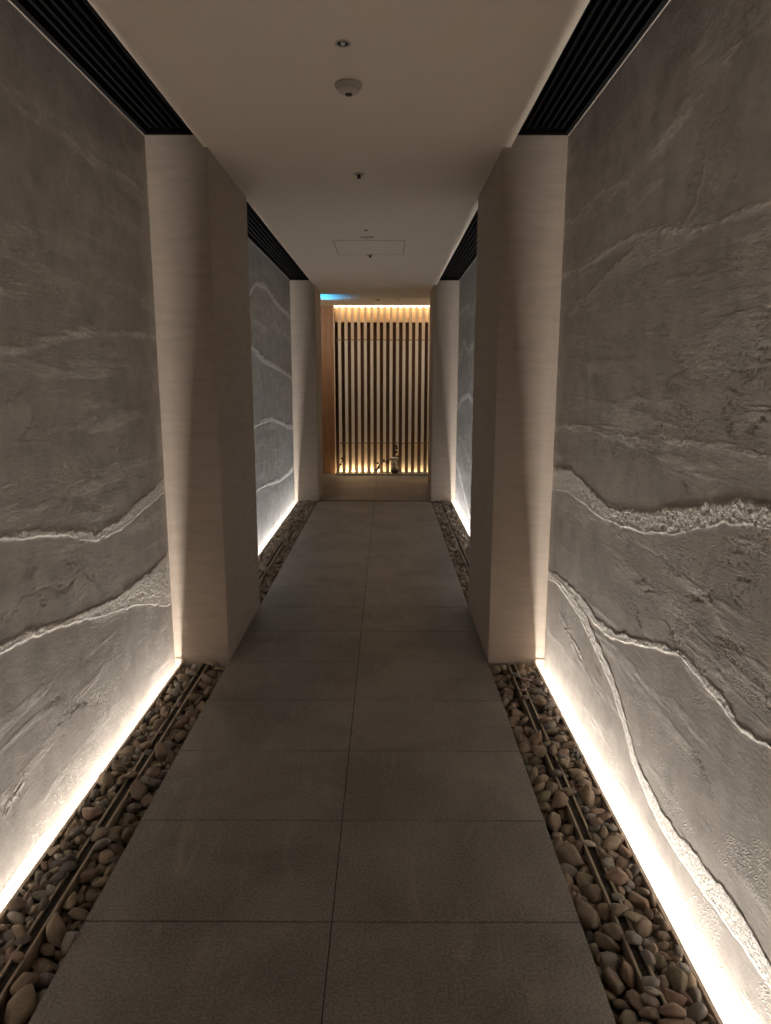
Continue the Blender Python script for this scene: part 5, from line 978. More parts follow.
(411,10183,-492,198,-801,-179,47,38,20,1),(2297,35191,-238,-504,-825,66,42,32,24,1),(1659,16314,-409,378,240,531,57,38,34,10),
(1848,10969,-399,287,48,956,39,32,18,2),(1517,18718,-328,831,1,-530,35,29,18,7),(1793,22950,-424,968,-48,-102,42,33,21,6),
(1624,32840,-432,-929,246,58,43,28,20,5),(1583,17077,-133,-76,-306,-674,41,35,22,1),(1971,20301,-346,-258,-100,298,41,29,23,13),
(380,33381,-490,546,-101,808,45,36,23,4),(1618,38294,-336,345,-107,72,42,31,26,8),(912,25709,-304,866,484,-73,35,25,21,13),
(2320,22159,-337,795,-548,138,44,29,25,12),(632,30422,-477,-64,-77,-605,61,45,30,15),(1547,9183,-219,-343,358,-827,45,37,25,13),
(831,21070,-420,20,-212,927,44,33,21,6),(556,15549,-452,-118,613,450,53,39,27,7),(223,6965,-556,115,-31,173,51,37,30,13),
(2271,17001,-365,509,-138,296,37,28,19,2),(1895,27282,-339,131,174,454,41,30,21,15),(2032,36776,-435,-237,-938,-173,33,27,19,9),
(514,14480,-550,-818,-553,-102,49,40,30,4),(2109,34959,-276,543,123,109,28,24,16,1),(2119,33156,-374,363,809,-444,35,23,17,14),
(207,4537,-430,253,-459,390,59,42,25,9),(2030,1525,-200,-481,75,-468,46,32,23,2),(2125,22208,-167,-387,-127,-204,50,37,23,6),
(2219,11975,-367,396,-25,-40,43,32,18,12),(1853,7016,-318,-850,360,109,54,45,29,12),(2294,35688,-328,-408,796,-130,43,35,25,7),
(776,34682,-553,230,-335,250,52,34,30,15),(922,33816,-542,209,-471,-454,37,31,23,2),(2089,16104,-378,-798,-448,-207,35,24,18,3),
(2186,19900,-383,363,161,58,54,46,30,10),(1956,5507,-323,-153,8,-241,46,30,23,14),(1970,5145,-485,291,871,241,60,46,36,15),
(1650,14904,-294,153,13,357,50,31,25,14),(824,11264,-560,-283,-11,-411,55,41,33,11),(2327,14893,-390,-16,107,-653,39,25,20,1),
(2284,6405,-388,146,-110,745,45,33,23,3),(2027,28228,-409,-105,351,-342,51,38,22,2),(663,29591,-402,-163,-88,-849,55,42,28,11),
(445,5702,-379,-609,-233,-45,52,37,24,0),(1780,14222,-407,-69,-169,-359,52,43,27,15),(2298,10443,-332,-362,-170,-584,45,33,24,3),
(2163,929,-351,94,0,168,56,45,33,5),(1798,32206,-515,-234,584,-769,40,30,25,6),(1983,37340,-363,-9,292,674,49,35,29,14),
(1580,26449,-415,900,382,158,39,25,18,2),(2329,31282,-359,581,766,-31,40,26,22,5),(1684,9810,-155,-295,-67,-56,54,45,31,1),
(1787,31809,-539,-670,48,-19,44,32,23,13),(1567,8821,-195,606,-791,-13,44,31,26,6),(2144,32885,-333,-505,774,-106,40,30,24,3),
(130,3676,-504,339,376,636,54,45,23,2),(1807,34808,-431,208,-974,82,35,29,16,0),(1615,30156,-433,772,-198,-79,43,27,21,9),
(2252,32567,-407,143,-84,286,44,33,26,10),(2298,34811,-265,263,159,-506,37,28,17,0),(1883,34627,-382,-384,-683,-483,28,21,12,7),
(105,16570,-516,466,-491,-549,50,37,21,9),(2236,16761,-341,126,975,-56,47,30,23,4),(1496,1376,-92,447,610,272,39,30,23,10),
(1735,25112,-409,-77,-59,276,39,27,21,0),(108,25774,-422,312,-117,-788,35,24,20,5),(2288,27092,-408,-421,73,-16,33,23,15,0),
(1932,21193,-305,191,-128,135,43,35,24,8),(1848,29561,-391,-167,88,-952,34,25,19,1),(2318,15180,-551,245,-483,-759,37,30,17,9),
(1892,33062,-453,-813,-196,204,31,25,19,8),(1508,39347,-304,-446,728,6,31,21,17,8),(1862,16088,-375,22,846,90,34,29,19,9),
(1839,12916,-414,675,149,-225,38,31,23,8),(452,23214,-286,200,636,-681,57,46,33,14),(1634,15565,-341,-149,-67,-797,59,43,32,8),
(1507,24008,-364,-124,-446,577,29,21,16,6),(1596,5702,-270,380,-554,-550,54,43,33,7),(1665,37974,-244,903,403,-149,57,42,26,9),
(1685,13246,-357,159,218,626,34,28,20,8),(915,29151,-548,-573,472,-590,47,33,23,2),(1691,39690,-495,-50,-188,70,30,22,13,6),
(1554,14188,-267,-763,-638,46,42,28,18,1),(835,6310,-536,192,405,564,57,45,33,10),(1571,10492,-332,825,370,205,43,29,24,7),
(1830,10090,-379,-395,772,-403,30,19,16,6),(1564,11464,-157,-703,664,-248,41,31,23,0),(2233,29104,-438,-180,296,14,49,40,24,2),
(2358,18244,-332,-395,599,-472,38,26,19,8),(1649,19304,-328,985,-57,-62,49,31,30,3),(1136,32008,-6,32,73,-388,54,35,24,12),
(923,26478,-508,-277,-638,329,48,30,21,5),(323,21283,-566,213,794,-407,32,22,17,8),(897,19499,-556,253,331,-506,45,30,24,13),
(2125,27950,-332,67,-199,115,30,26,18,7),(1546,29911,-540,497,-630,-244,43,30,26,6),(2018,40691,-399,223,-885,-402,32,25,16,8),
(2268,24312,-429,704,-198,-215,38,23,23,1),(1519,12499,-220,-77,10,793,30,20,19,7),(2297,20845,-271,-728,-474,-90,39,27,21,0),
(2310,36818,-376,-282,-408,-280,33,26,16,1),(701,37279,-386,334,268,771,35,30,18,1),(2289,28509,-298,-540,719,21,51,40,26,14),
(846,10049,-442,-261,358,839,39,28,19,4),(480,27799,-532,96,313,-56,60,50,33,13),(162,3365,-349,514,-751,-317,47,39,20,6),
(2360,14182,-313,-522,698,38,28,22,13,1),(1446,3559,22,-703,507,-225,46,30,28,1),(1541,12076,-337,489,-298,-437,38,30,21,8),
(1577,21164,-367,103,-296,587,46,33,27,0),(2286,36475,-151,-661,681,-162,49,39,23,1),(1991,533,-358,384,-757,-503,48,31,22,7),
(2101,18447,-331,-879,-458,-125,49,35,22,14),(2334,30761,-371,-144,437,-577,33,27,19,8),(1903,2787,-375,-516,-317,786,51,35,23,11),
(832,19075,-465,335,364,-343,53,43,23,5),(2268,19557,-281,-796,-131,-157,31,20,19,1),(1811,35570,-458,-855,31,-250,46,32,26,9),
(2037,8732,-267,-484,789,51,60,43,31,12),(178,30358,-391,-932,-351,65,39,31,24,9),(1842,17671,-356,684,-567,-458,32,22,18,6),
(1574,3847,-122,-855,279,-416,60,49,27,15),(2348,23687,-473,-314,-260,-719,30,21,15,9),(1562,38811,-300,658,741,-130,39,29,20,2),
(1821,6321,-175,-26,-11,741,34,27,16,1),(172,32219,-383,368,184,63,41,31,22,11),(2161,11455,-396,-138,-336,902,42,31,26,2),
(2334,2026,-430,-81,806,448,31,25,15,7),(1897,3749,-132,-205,-857,470,42,34,24,1),(2311,2600,-382,587,438,-491,36,29,20,4),
(86,23835,-505,104,-718,-167,41,26,17,1),(809,39662,-561,-195,-248,-738,57,44,28,15),(142,9897,-508,621,441,308,55,39,32,14),
(1546,12406,-376,-229,191,406,37,23,19,0),(1880,22331,-406,-48,-158,397,43,33,22,6),(1942,34396,-419,-46,971,226,48,40,27,3),
(2328,26623,-361,-349,-632,-238,39,31,17,9),(171,17938,-501,-301,400,93,54,35,27,13),(351,39794,-561,-14,-35,-899,51,42,29,13),
(2235,9109,-76,942,302,-140,50,35,28,3),(305,34424,-385,-300,-201,-931,43,28,23,7),(2205,1280,-343,109,-647,689,54,36,28,13),
(2197,30541,-479,784,259,-563,29,23,13,4),(453,37295,-522,128,347,8,61,41,36,13),(2040,23672,-350,-813,-553,118,55,44,25,15),
(1527,20879,-292,611,-787,88,32,22,20,8),(432,12085,-438,-954,185,-57,52,42,28,14),(427,3949,-469,-780,-35,559,62,49,36,15),
(1711,6600,-309,383,503,131,33,21,15,7),(2320,10169,-428,-227,-281,450,35,26,21,7),(1888,20547,-189,387,-886,-34,50,42,23,15),
(2035,37992,-356,-908,-247,142,36,22,16,2),(2313,19333,-288,-111,-336,-424,39,28,24,5),(1788,37150,-402,821,-97,42,34,25,15,0),
(2246,40431,-396,-328,-858,395,46,33,26,4),(406,27265,-523,367,179,729,48,38,29,8),(788,11103,-323,362,876,212,33,22,17,1),
(1526,27632,-290,-792,288,-510,33,24,17,5),(2194,29776,-407,-586,-17,-77,29,20,17,2),(2214,22450,-388,-175,-139,-954,36,29,16,7),
(638,29334,-554,178,543,628,52,36,29,12),(1703,10240,-178,-374,146,-857,59,40,25,1),(2045,20948,-242,-48,788,-491,42,32,23,15),
(816,11495,-395,174,931,57,50,33,24,9),(1713,28753,-311,700,430,-344,28,22,16,15),(1815,33436,-389,328,770,405,56,37,34,13),
(2275,6120,-137,-288,-15,-720,59,38,26,4),(1927,30031,-408,203,-723,-179,41,35,18,2),(1962,28558,-297,202,-481,838,31,21,19,15),
(1670,15273,-150,-131,84,-986,33,21,15,4),(1945,24431,-366,115,40,381,40,32,18,8),(1666,32429,-407,-588,786,-142,41,30,18,3),
(1806,24911,-459,-409,-601,-449,36,26,17,10),(1554,20381,-124,-629,773,79,40,28,17,9),(2051,18084,-218,357,930,-15,47,35,23,2),
(1735,28146,-413,120,983,-32,32,25,14,12),(1909,39403,-242,-258,646,-528,40,27,23,11),(1806,40714,-287,-433,-352,-780,29,21,15,2),
(2262,33848,-302,662,728,172,49,36,25,14),(2172,15447,-220,46,206,974,55,37,31,13),(696,22622,-428,63,157,-600,38,29,23,8),
(2225,17275,-268,-202,-960,-192,49,35,22,8),(2277,36077,-320,-664,-724,176,40,32,19,5),(2082,30697,-364,183,-971,-73,31,22,19,9),
(1708,37420,-428,-516,812,-71,30,19,13,1),(1898,16536,-163,38,-283,419,51,41,24,13),(1715,17093,-361,-312,676,457,34,23,17,5),
(201,13779,-438,340,552,-349,46,38,25,9),(1637,19102,-119,-839,464,284,51,43,30,15),(2273,7042,-119,93,-384,171,47,32,20,7),
(1808,21365,-168,923,-201,291,37,31,16,8),(2314,22380,-219,273,516,809,31,23,16,1),(1839,16910,-90,457,-412,-288,39,29,22,7),
(2360,32838,-280,182,580,286,31,24,18,2),(217,27295,-263,707,-700,93,52,43,27,14),(111,30633,-437,-352,700,-150,38,31,22,1),
(1760,14426,-218,-390,-203,-702,48,39,22,12),(636,24124,-401,47,-164,229,40,34,18,0),(1905,22049,-194,-237,-522,-498,37,25,21,14),
(1813,9091,-238,55,462,96,45,37,24,0),(1732,19758,-336,959,-69,-198,32,22,19,0),(1726,3944,-306,154,-5,-980,34,29,16,10),
(2295,31617,-245,-775,12,323,35,27,20,8),(1563,10855,-243,297,28,683,47,29,27,7),(2097,5304,-164,567,693,332,39,29,17,6),
(2043,8446,-242,583,-14,293,44,31,19,0),(2186,36389,-398,167,73,701,33,27,18,13),(1943,5089,-238,667,738,101,43,34,22,12),
(1606,26060,-466,-89,-587,-795,37,24,21,3),(1971,20147,-162,141,9,32,42,32,24,8),(1560,36377,-323,140,-448,-63,41,33,20,5),
(902,30038,-416,-503,737,-200,49,31,25,12),(942,39142,-415,550,125,-617,36,24,18,12),(2237,34118,-103,-335,-396,-88,44,35,22,14),
(655,33641,-556,-176,-406,-583,48,37,29,15),(1974,6623,-240,-155,65,-562,49,35,30,3),(799,7212,-358,-359,497,-764,62,46,31,12),
(894,14500,-301,-553,545,147,42,32,20,6),(836,14832,-392,-206,-312,-312,51,35,29,15),(1697,17444,-497,-370,825,-114,35,27,17,9),
(1642,21658,-329,155,-343,-97,56,40,28,12),(2320,18740,-271,732,-208,-564,46,30,27,5),(134,18217,-486,201,-521,440,44,32,19,5),
(1847,11625,-276,-467,30,-658,50,37,30,4),(1556,39890,-329,757,-646,95,42,28,20,15),(1717,30564,-303,210,228,26,36,28,16,9),
(1816,773,-211,-231,-167,-388,44,35,26,7),(1571,36071,-357,-682,-576,-446,41,32,23,1),(1960,38160,-405,133,101,-39,38,26,18,6),
(1983,32639,-354,-322,893,256,38,27,19,7),(1810,36797,-298,242,-749,11,39,28,19,7),(1544,24690,-355,-660,50,-586,42,26,21,1),
(1220,2523,2,-2,-925,351,39,28,18,7),(2350,23785,-307,-588,430,-684,34,28,15,5),(2013,35811,-354,138,-76,-810,42,32,23,7),
(297,28983,-336,604,-751,-139,48,39,23,4),(2059,9615,-364,341,-103,-247,54,41,29,6),(1589,32006,-376,299,-305,-548,50,40,28,10),
(588,8368,-537,-976,-12,-217,55,40,31,2),(2079,14357,-256,555,-760,317,35,26,21,8),(1743,17466,-241,958,263,105,49,42,22,9),
(1820,7710,-79,-876,216,207,47,29,22,2),(2363,33087,-346,386,-694,-372,30,24,17,4),(1508,2449,-549,665,-324,663,34,24,19,2),
(1672,29391,-156,-750,9,415,51,32,30,15),(1759,2535,-325,-984,-54,-85,47,36,21,6),(146,38259,-313,-681,46,-566,42,36,23,8),
(2152,12180,-378,180,-301,804,44,33,18,2),(2349,25206,-170,-656,-600,355,43,27,20,6),(1553,8102,-332,-344,-414,290,42,31,23,4),
(616,31078,-351,475,96,-687,40,29,19,3),(2131,26588,-328,-653,557,-58,29,22,17,9),(1856,24100,-336,125,-957,-247,44,31,26,9),
(1678,1854,-198,-95,152,903,58,44,26,4),(1974,19741,-266,-858,144,-146,34,23,15,2),(1586,26019,-268,994,82,-31,34,28,18,8),
(1633,25151,-200,-946,-102,-274,47,35,25,2),(1750,35848,-303,709,669,224,38,26,17,5),(2309,5099,-146,48,-452,290,37,29,20,9),
(2284,29225,-170,-425,-325,654,54,36,29,15),(2320,37055,-291,469,286,397,36,29,21,5),(1995,7357,-169,-792,-461,-310,61,42,30,11),
(879,1959,-39,-140,-68,-162,48,33,25,0),(2278,20222,-263,-173,197,-64,30,23,16,5),(1520,11692,-428,487,743,390,30,23,15,1),
(2138,16825,-87,458,-124,481,45,34,25,6),(1893,18426,-259,390,-151,-528,38,30,19,3),(1536,22202,-416,27,474,-19,38,30,16,0),
(512,20554,-484,305,-169,254,56,47,33,11),(2331,27825,-396,332,-487,-479,41,26,25,4),(1838,8811,-53,-506,846,143,49,32,29,8),
(1710,12227,-386,-37,376,-442,38,24,17,15),(1955,23227,-408,61,-82,-868,40,33,19,8),(460,5465,-469,-967,-144,-149,42,26,22,0),
(2268,3235,-45,458,-886,77,51,42,30,10),(2098,333,-461,382,570,28,41,28,19,13),(1211,8248,-28,15,105,889,45,34,19,0),
(694,24859,-294,-109,-84,-780,49,39,21,7),(1531,34272,-386,556,-511,-405,43,31,22,4),(2321,12683,-364,509,857,-39,30,24,18,9),
(1961,31236,-317,294,-390,-859,39,30,21,5),(2183,39765,-483,-250,709,-612,30,19,17,7),(1977,40495,-443,-351,516,102,28,21,15,11),
(2264,38951,-329,632,-571,-425,58,48,29,9),(2345,2407,-262,-237,-575,241,38,23,22,3),(2071,13712,-232,491,-822,236,44,36,25,3),
(2264,34346,-233,-673,-73,47,37,25,20,5),(1532,26782,-244,-530,811,-184,35,23,19,5),(1840,27999,-474,955,271,44,30,24,14,0),
(1604,30972,-306,-192,-156,619,45,35,23,15),(483,32644,-424,-872,326,-147,37,28,18,13),(1963,10584,-312,124,-318,-940,43,35,23,3),
(2109,4252,-281,-970,64,-228,41,27,22,8),(1557,25355,-371,115,-236,686,43,28,19,13),(1613,27368,-298,-321,-173,325,43,28,25,9),
(844,4531,-54,578,813,55,57,44,26,14),(234,26712,-408,-158,94,219,56,44,26,13),(2285,40071,-429,15,151,-322,45,32,22,15),
(205,13019,-315,-487,-832,168,51,38,26,0),(2198,25486,-319,-227,227,-205,58,38,32,4),(1898,27448,-114,-141,-38,964,53,34,24,13),
(2329,14476,-292,46,-553,-296,45,36,22,9),(2281,38572,-247,98,-305,390,45,36,20,11),(2354,1917,-177,229,579,453,39,27,19,1),
(2167,27533,-360,87,-785,588,53,37,30,2),(1963,35770,-134,964,-252,46,39,33,24,0),(2290,27725,-145,-189,75,-512,46,29,26,9),
(449,12671,-472,621,-559,66,61,42,32,10),(2323,21598,-227,-483,10,595,35,26,21,0),(171,838,-270,82,406,567,55,37,32,0),
(1535,169,-543,537,-328,-431,39,32,20,9),(153,18471,-542,-214,-883,158,45,32,24,0),(2343,28135,-450,-519,137,533,37,27,22,12),
(1564,7525,-49,-122,-901,321,48,31,30,5),(1741,39705,-153,770,-623,-25,50,35,21,10),(892,15811,-163,-309,482,-721,43,31,24,5),
(1521,35772,-351,-774,297,-527,36,29,20,1),(2321,3755,56,222,247,482,35,29,16,8),(760,20275,-480,500,815,194,34,27,15,9),
(1640,37366,-169,-718,-535,90,59,46,34,5),(1554,27976,-345,-148,44,-698,39,28,24,5),(2080,9969,-312,-84,952,-243,49,39,26,6),
(214,25695,-166,855,-482,88,62,43,30,11),(372,28688,-366,-311,-58,-769,34,26,15,11),(1547,30015,-261,-783,-619,45,35,27,20,15),
(1546,33643,-314,319,-811,-172,39,28,21,8),(509,8602,-365,751,338,79,52,35,32,15),(540,21899,-521,-619,653,-415,57,48,33,11),
(1662,4725,-275,-853,343,243,56,44,30,10),(2299,37291,-410,882,-143,-448,50,35,31,11),(1868,13272,-214,2,-263,-895,52,33,25,12),
(750,26947,-438,-191,-94,291,58,49,32,11),(2233,6113,-401,-375,-880,-245,36,26,17,4),(1918,24698,-284,-317,-25,940,34,23,17,4),
(2055,22525,-167,137,234,-898,42,31,24,4),(949,32094,-533,705,-178,-645,35,26,17,5),(2267,13120,-145,-254,-734,418,60,40,36,11),
(643,24649,-486,-190,113,694,57,40,27,13),(649,13232,-284,-137,450,847,52,42,26,1),(1896,32071,-289,597,-379,-431,57,38,33,11),
(395,29705,-565,71,88,-394,48,33,28,3),(1562,4194,-190,-649,-393,-156,38,27,18,7),(1970,23009,-231,-318,-227,-105,40,26,18,1),
(2134,34601,-159,13,-997,-63,53,40,29,8),(732,31410,-350,238,-393,-885,36,27,19,5),(2314,5841,-400,-98,-361,373,37,28,21,7),
(2276,282,-156,178,897,385,40,26,23,3),(2165,24378,-180,184,-74,37,59,40,29,7),(823,8792,-338,839,-515,-34,56,40,32,11),
(1729,20837,-380,385,-247,-292,35,28,17,6),(1916,31611,-286,51,-295,-12,50,37,27,15),(424,39303,-408,40,211,975,43,35,25,8),
(139,20438,-562,547,-326,-761,41,26,24,13),(2050,32333,-257,390,642,-22,36,27,16,0),(1745,3519,-90,531,353,-520,47,34,28,7),
(1788,4159,-281,722,363,-240,34,22,20,10),(2103,26939,-197,-3,154,937,34,27,15,5),(2352,12165,-228,191,-780,-79,42,29,18,4),
(2081,31740,-391,-251,920,115,46,34,19,6),(2346,1565,-234,-386,386,-659,42,31,19,1),(852,15717,-380,508,-833,204,45,32,20,13),
(235,197,-477,670,-138,-248,59,45,29,8),(1914,29189,-272,-475,-110,71,43,30,23,3),(924,28708,-538,426,-480,-580,52,33,22,9),
(175,11407,-510,610,-726,-2,60,40,27,14),(900,21512,-541,-668,-536,477,42,31,25,7),(2220,17782,-91,85,181,-10,48,36,21,5),
(2365,5717,-50,714,-263,-631,42,34,18,6),(879,38215,-354,460,619,577,52,33,24,1),(1876,39927,-434,-79,-107,-430,59,48,35,10),
(2379,11242,-419,543,-357,-603,34,28,15,8),(1969,36932,-144,214,716,612,58,42,25,8),(2209,31431,-300,943,91,97,29,20,14,3),
(2283,30180,-399,342,-927,-154,38,28,20,1),(1553,23739,-269,-501,754,-340,42,31,20,3),(2073,21833,-261,-837,-538,97,54,35,24,3),
(2050,36592,-303,651,18,-607,31,25,14,8),(2300,37734,-489,-10,138,934,34,26,20,1),(2213,2201,-227,594,93,-119,47,31,20,10),
(199,1766,-528,74,226,705,53,43,33,3),(2087,19228,-240,88,-185,-477,38,28,19,5),(1344,13956,30,120,-82,649,57,37,33,11),
(2306,2855,-71,-728,-603,4,46,33,20,2),(1765,32739,-329,84,411,-530,31,20,15,8),(948,7833,-301,-548,441,-608,37,28,20,11),
(2343,22570,-307,522,-508,654,31,21,17,1),(1994,16995,-251,-673,600,433,54,34,33,12),(1584,35915,-158,-478,192,-318,39,25,19,13),
(864,22380,-358,-132,-100,-958,39,31,18,3),(1695,4607,-19,-815,-143,123,57,45,33,3),(852,22104,-403,65,464,-850,40,26,24,8),
(2320,25974,-279,172,-609,706,28,22,15,9),(2097,2480,-361,436,282,-695,39,29,24,6),(1982,2458,-132,353,641,645,38,27,20,1),
(1801,36023,-393,-97,-212,714,34,25,16,10),(1956,17977,-45,-27,-379,-38,36,25,18,1),(1235,2814,1,-12,998,-31,49,37,24,1),
(2243,532,-30,532,825,-183,56,46,25,2),(371,6459,-379,892,-253,-352,51,32,24,12),(1586,8948,33,74,955,-218,43,34,24,2),
(853,5419,-169,-716,-673,-182,52,37,23,14),(2280,7846,-58,808,-572,9,52,37,30,6),(2264,38252,-346,-912,374,-164,41,33,24,7),
(2242,18819,30,-283,-748,479,37,26,18,2),(2027,30145,-145,-411,888,168,36,24,18,4),(1893,32473,-177,525,-382,710,57,40,26,15),
(2352,31869,-290,729,160,-665,35,29,21,9),(172,22511,-347,45,179,-620,46,36,20,2),(349,26992,-376,660,-181,324,43,30,25,7),
(2341,22764,-134,651,-750,-94,37,23,21,7),(1997,21477,-251,565,162,-770,36,27,20,0),(1799,25421,-206,300,155,-833,46,28,24,10),
(2227,37927,-361,-238,786,-496,34,26,18,5),(1907,36440,-238,-13,-485,866,50,32,25,11),(2369,18026,-133,-639,266,-569,33,26,14,8),
(1939,17769,-213,130,325,661,37,31,16,10),(879,34122,-460,21,-15,810,43,29,21,13),(1748,14001,-86,-1,-26,-931,55,47,33,15),
(564,35419,-289,-659,724,-166,58,44,33,14),(2205,4472,-188,684,150,-160,48,36,27,6),(2228,2475,-40,-560,654,-380,42,30,25,5),
(1568,23154,-311,786,-531,-221,40,32,17,9),(712,30822,-287,633,-289,-170,49,39,30,10),(1573,32556,-241,-394,16,901,49,37,23,15),
(1751,25897,-133,970,-99,186,32,20,17,8),(2165,15692,-146,-461,201,240,34,24,17,2),(1650,6904,-93,-874,94,-20,52,41,31,2),
(1813,32655,-222,-715,-527,-30,30,19,16,3),(2332,21877,-190,-480,-778,138,34,28,20,7),(1749,14751,-149,-154,-463,491,40,25,19,4),
(121,14510,-455,-91,-204,843,38,28,21,13),(2020,17430,-85,578,-805,-127,43,28,22,5),(1896,19525,-237,94,973,103,47,37,20,6),
(2092,3510,-184,447,-767,245,41,28,18,10),(2169,29954,-282,-37,-922,-341,43,28,26,2),(2249,30414,-210,-125,357,258,54,40,24,14),
(1558,28919,-262,357,872,-334,35,27,18,4),(1692,29027,-146,132,-83,-404,42,26,22,6),(2322,4678,3,427,-98,817,39,25,21,5),
(1764,35591,-208,-278,-113,937,36,25,17,8),(746,4798,-325,-678,-177,183,62,45,34,1),(1555,22487,-315,-156,168,-886,35,23,19,1),
(935,5660,-538,584,191,737,38,28,18,1),(169,40697,-367,-719,-129,-370,36,29,22,9),(2033,9394,-210,53,-205,-37,46,33,25,2),
(1249,5273,27,-181,-52,131,55,43,32,12),(2080,37227,-106,193,255,792,46,35,24,13),(1030,2287,-19,-220,-970,66,48,39,20,4),
(546,22299,-425,-115,-39,948,50,40,26,11),(1875,32964,-259,194,910,292,41,34,19,14),(2308,17485,-36,-285,405,-724,46,33,24,4),
(1568,11830,-197,-566,779,261,46,30,23,5),(2072,2014,-77,-690,-226,-328,55,41,33,2),(1774,11498,22,878,-269,69,41,30,18,0),
(179,16692,-301,-128,204,359,32,20,14,2),(1706,13588,-72,229,67,-411,57,41,30,1),(2001,23919,-110,-30,-131,844,53,42,28,15),
(886,29413,-474,795,-12,95,30,19,16,7),(2141,38374,-160,-204,-170,776,43,35,26,0),(1866,34143,-314,157,-168,-304,53,41,27,15),
(166,15199,-60,594,641,303,54,35,28,9),(2272,33308,-240,-227,-41,378,53,43,24,13),(2204,11310,-84,894,-288,5,58,45,31,4),
(1628,24859,-244,-687,207,-286,50,41,21,2),(791,38903,-429,-378,906,179,45,35,23,5),(1669,20009,-186,336,861,366,53,37,25,14),
(2281,19034,-130,300,-932,91,38,24,22,9),(1321,15014,-6,577,-699,-349,40,27,22,4),(1522,14486,-4,454,-579,-388,57,35,31,7),
(1559,32277,-254,-158,-245,-347,31,24,16,5),(2244,20527,-279,857,-458,15,56,39,26,10),(2049,6918,-122,326,181,798,41,27,24,0),
(2192,24912,-270,121,-910,396,51,35,23,4),(676,13973,-403,319,105,668,43,27,23,5),(537,21236,-366,-196,-194,138,34,24,19,2),
(1945,36137,-221,-394,-906,60,44,36,23,3),(2045,40251,-341,564,573,437,43,28,18,1),(2326,27284,-167,-180,-854,74,56,37,28,15),
(1680,21791,-115,-131,18,327,36,29,17,5),(78,6551,-305,-33,-563,40,32,24,15,7),(2243,14163,-72,-158,373,914,41,31,21,8),
(436,21464,-377,-519,792,-302,42,32,19,6),(1544,21411,-172,671,-588,251,40,25,21,9),(433,2436,-324,-15,-922,387,51,41,31,15),
(124,33222,-356,307,79,730,39,28,16,3),(1625,25723,-217,102,-556,-420,30,25,17,15),(1776,9391,-45,-868,410,-274,57,46,33,10),
(1196,14569,-16,102,-92,-638,40,30,21,2),(2343,30622,-142,58,-826,127,37,26,22,7),(211,1412,-398,314,627,-521,53,43,23,3),
(1384,5808,-33,-984,143,-43,38,30,18,3),(2352,13917,-127,503,405,421,40,31,17,3),(1937,33174,-233,137,908,385,34,26,17,8),
(2346,20211,-103,450,113,854,37,26,17,7),(596,14404,-307,9,-199,946,54,36,24,2),(1192,21549,14,-76,81,887,51,34,28,3),
(165,6860,-310,248,20,-628,51,35,24,7),(2303,17108,-90,702,-650,-284,40,32,23,2),(1582,26243,-317,-789,-215,-380,37,28,19,9),
(2200,35665,-162,306,846,138,31,22,15,0),(2111,35501,-260,-125,608,561,45,29,22,15),(1647,20727,-149,-653,-16,356,36,29,20,4),
(1869,37634,-180,-552,595,-179,44,28,19,14),(2295,8576,-51,-222,414,-178,41,33,25,8),(1786,26936,-204,817,435,304,34,26,16,11),
(1486,33381,-419,-74,-641,330,31,24,13,14),(2198,13991,-181,-855,-167,324,34,21,18,9),(2070,11766,-376,-523,-802,21,32,23,16,7),
(127,27698,-372,914,-196,354,38,31,20,15),(827,20788,-349,-891,441,-64,47,32,23,7),(2219,25728,-110,-166,372,125,58,47,26,8),
(1945,34785,-250,-546,484,680,29,23,13,3),(1973,14060,-209,692,662,267,39,25,19,9),(2308,28872,-289,443,-17,554,35,30,21,8),
(205,28193,-383,-707,578,-356,73,45,32,14),(2285,30014,-67,-311,336,-712,64,42,30,11),(252,29427,-330,-356,344,-180,66,49,39,11),
(218,12470,-179,853,18,457,74,54,38,12),(149,23522,-329,277,-27,786,62,39,29,12),(287,11610,-181,-204,772,-531,63,54,32,2),
(2175,40633,-105,-628,398,321,65,45,40,11),(1776,26505,-126,939,-147,-201,76,61,46,11),(2255,37640,-232,-480,-220,552,62,41,36,12),
(1498,38344,-2,424,163,629,63,48,33,14),(2125,37885,-52,690,412,201,67,48,36,14),(2185,4768,-337,332,-569,698,74,55,39,10),
(1748,15748,-83,781,484,-110,71,57,37,12),(724,11555,-118,-25,-81,440,64,50,36,2),(2244,19784,-54,-428,298,-796,65,49,34,13),
(1726,29793,-166,-971,-221,3,65,52,32,15),(590,4331,-248,160,412,834,79,49,40,13),(1670,34899,-221,-24,-441,-335,79,65,39,14),
(2148,9724,-50,-125,957,-181,63,41,30,12),(526,3676,-264,195,-936,-256,75,54,43,14),(480,33752,-342,-273,220,886,79,54,35,15),
(2135,1120,-28,-807,-532,138,74,52,34,14),(2090,30885,-159,93,-113,410,76,50,34,14),(492,11208,-365,-347,365,-643,78,52,37,11),
(282,24837,-393,-410,-139,-727,84,60,41,12),(246,38874,-438,-78,-356,797,72,56,40,13),(377,15074,-297,-104,-139,719,94,70,40,12),
(750,27771,-305,-896,-429,93,74,59,34,12),(1834,30364,-206,-404,551,-653,67,51,40,15),(285,30951,-331,302,417,756,82,67,42,10),
(661,38696,-192,47,996,-42,72,49,37,15),(265,29929,-278,-86,-55,-930,76,50,35,13),(612,32356,-211,199,654,-489,64,47,32,15),
(248,34936,-346,-189,-467,-298,89,58,52,11),(1623,2441,-99,480,763,373,65,50,38,12),(1247,475,28,-843,498,-165,63,40,33,10),
(171,4134,-369,316,437,169,69,47,39,15),(741,31805,-231,168,260,610,90,64,44,10),(761,2748,-473,-153,-213,-870,63,47,35,5),
(1712,16191,-50,-114,-16,992,62,51,37,2),(816,33375,-303,145,-340,620,64,41,28,14),(463,18395,-339,-382,385,722,64,53,39,11),
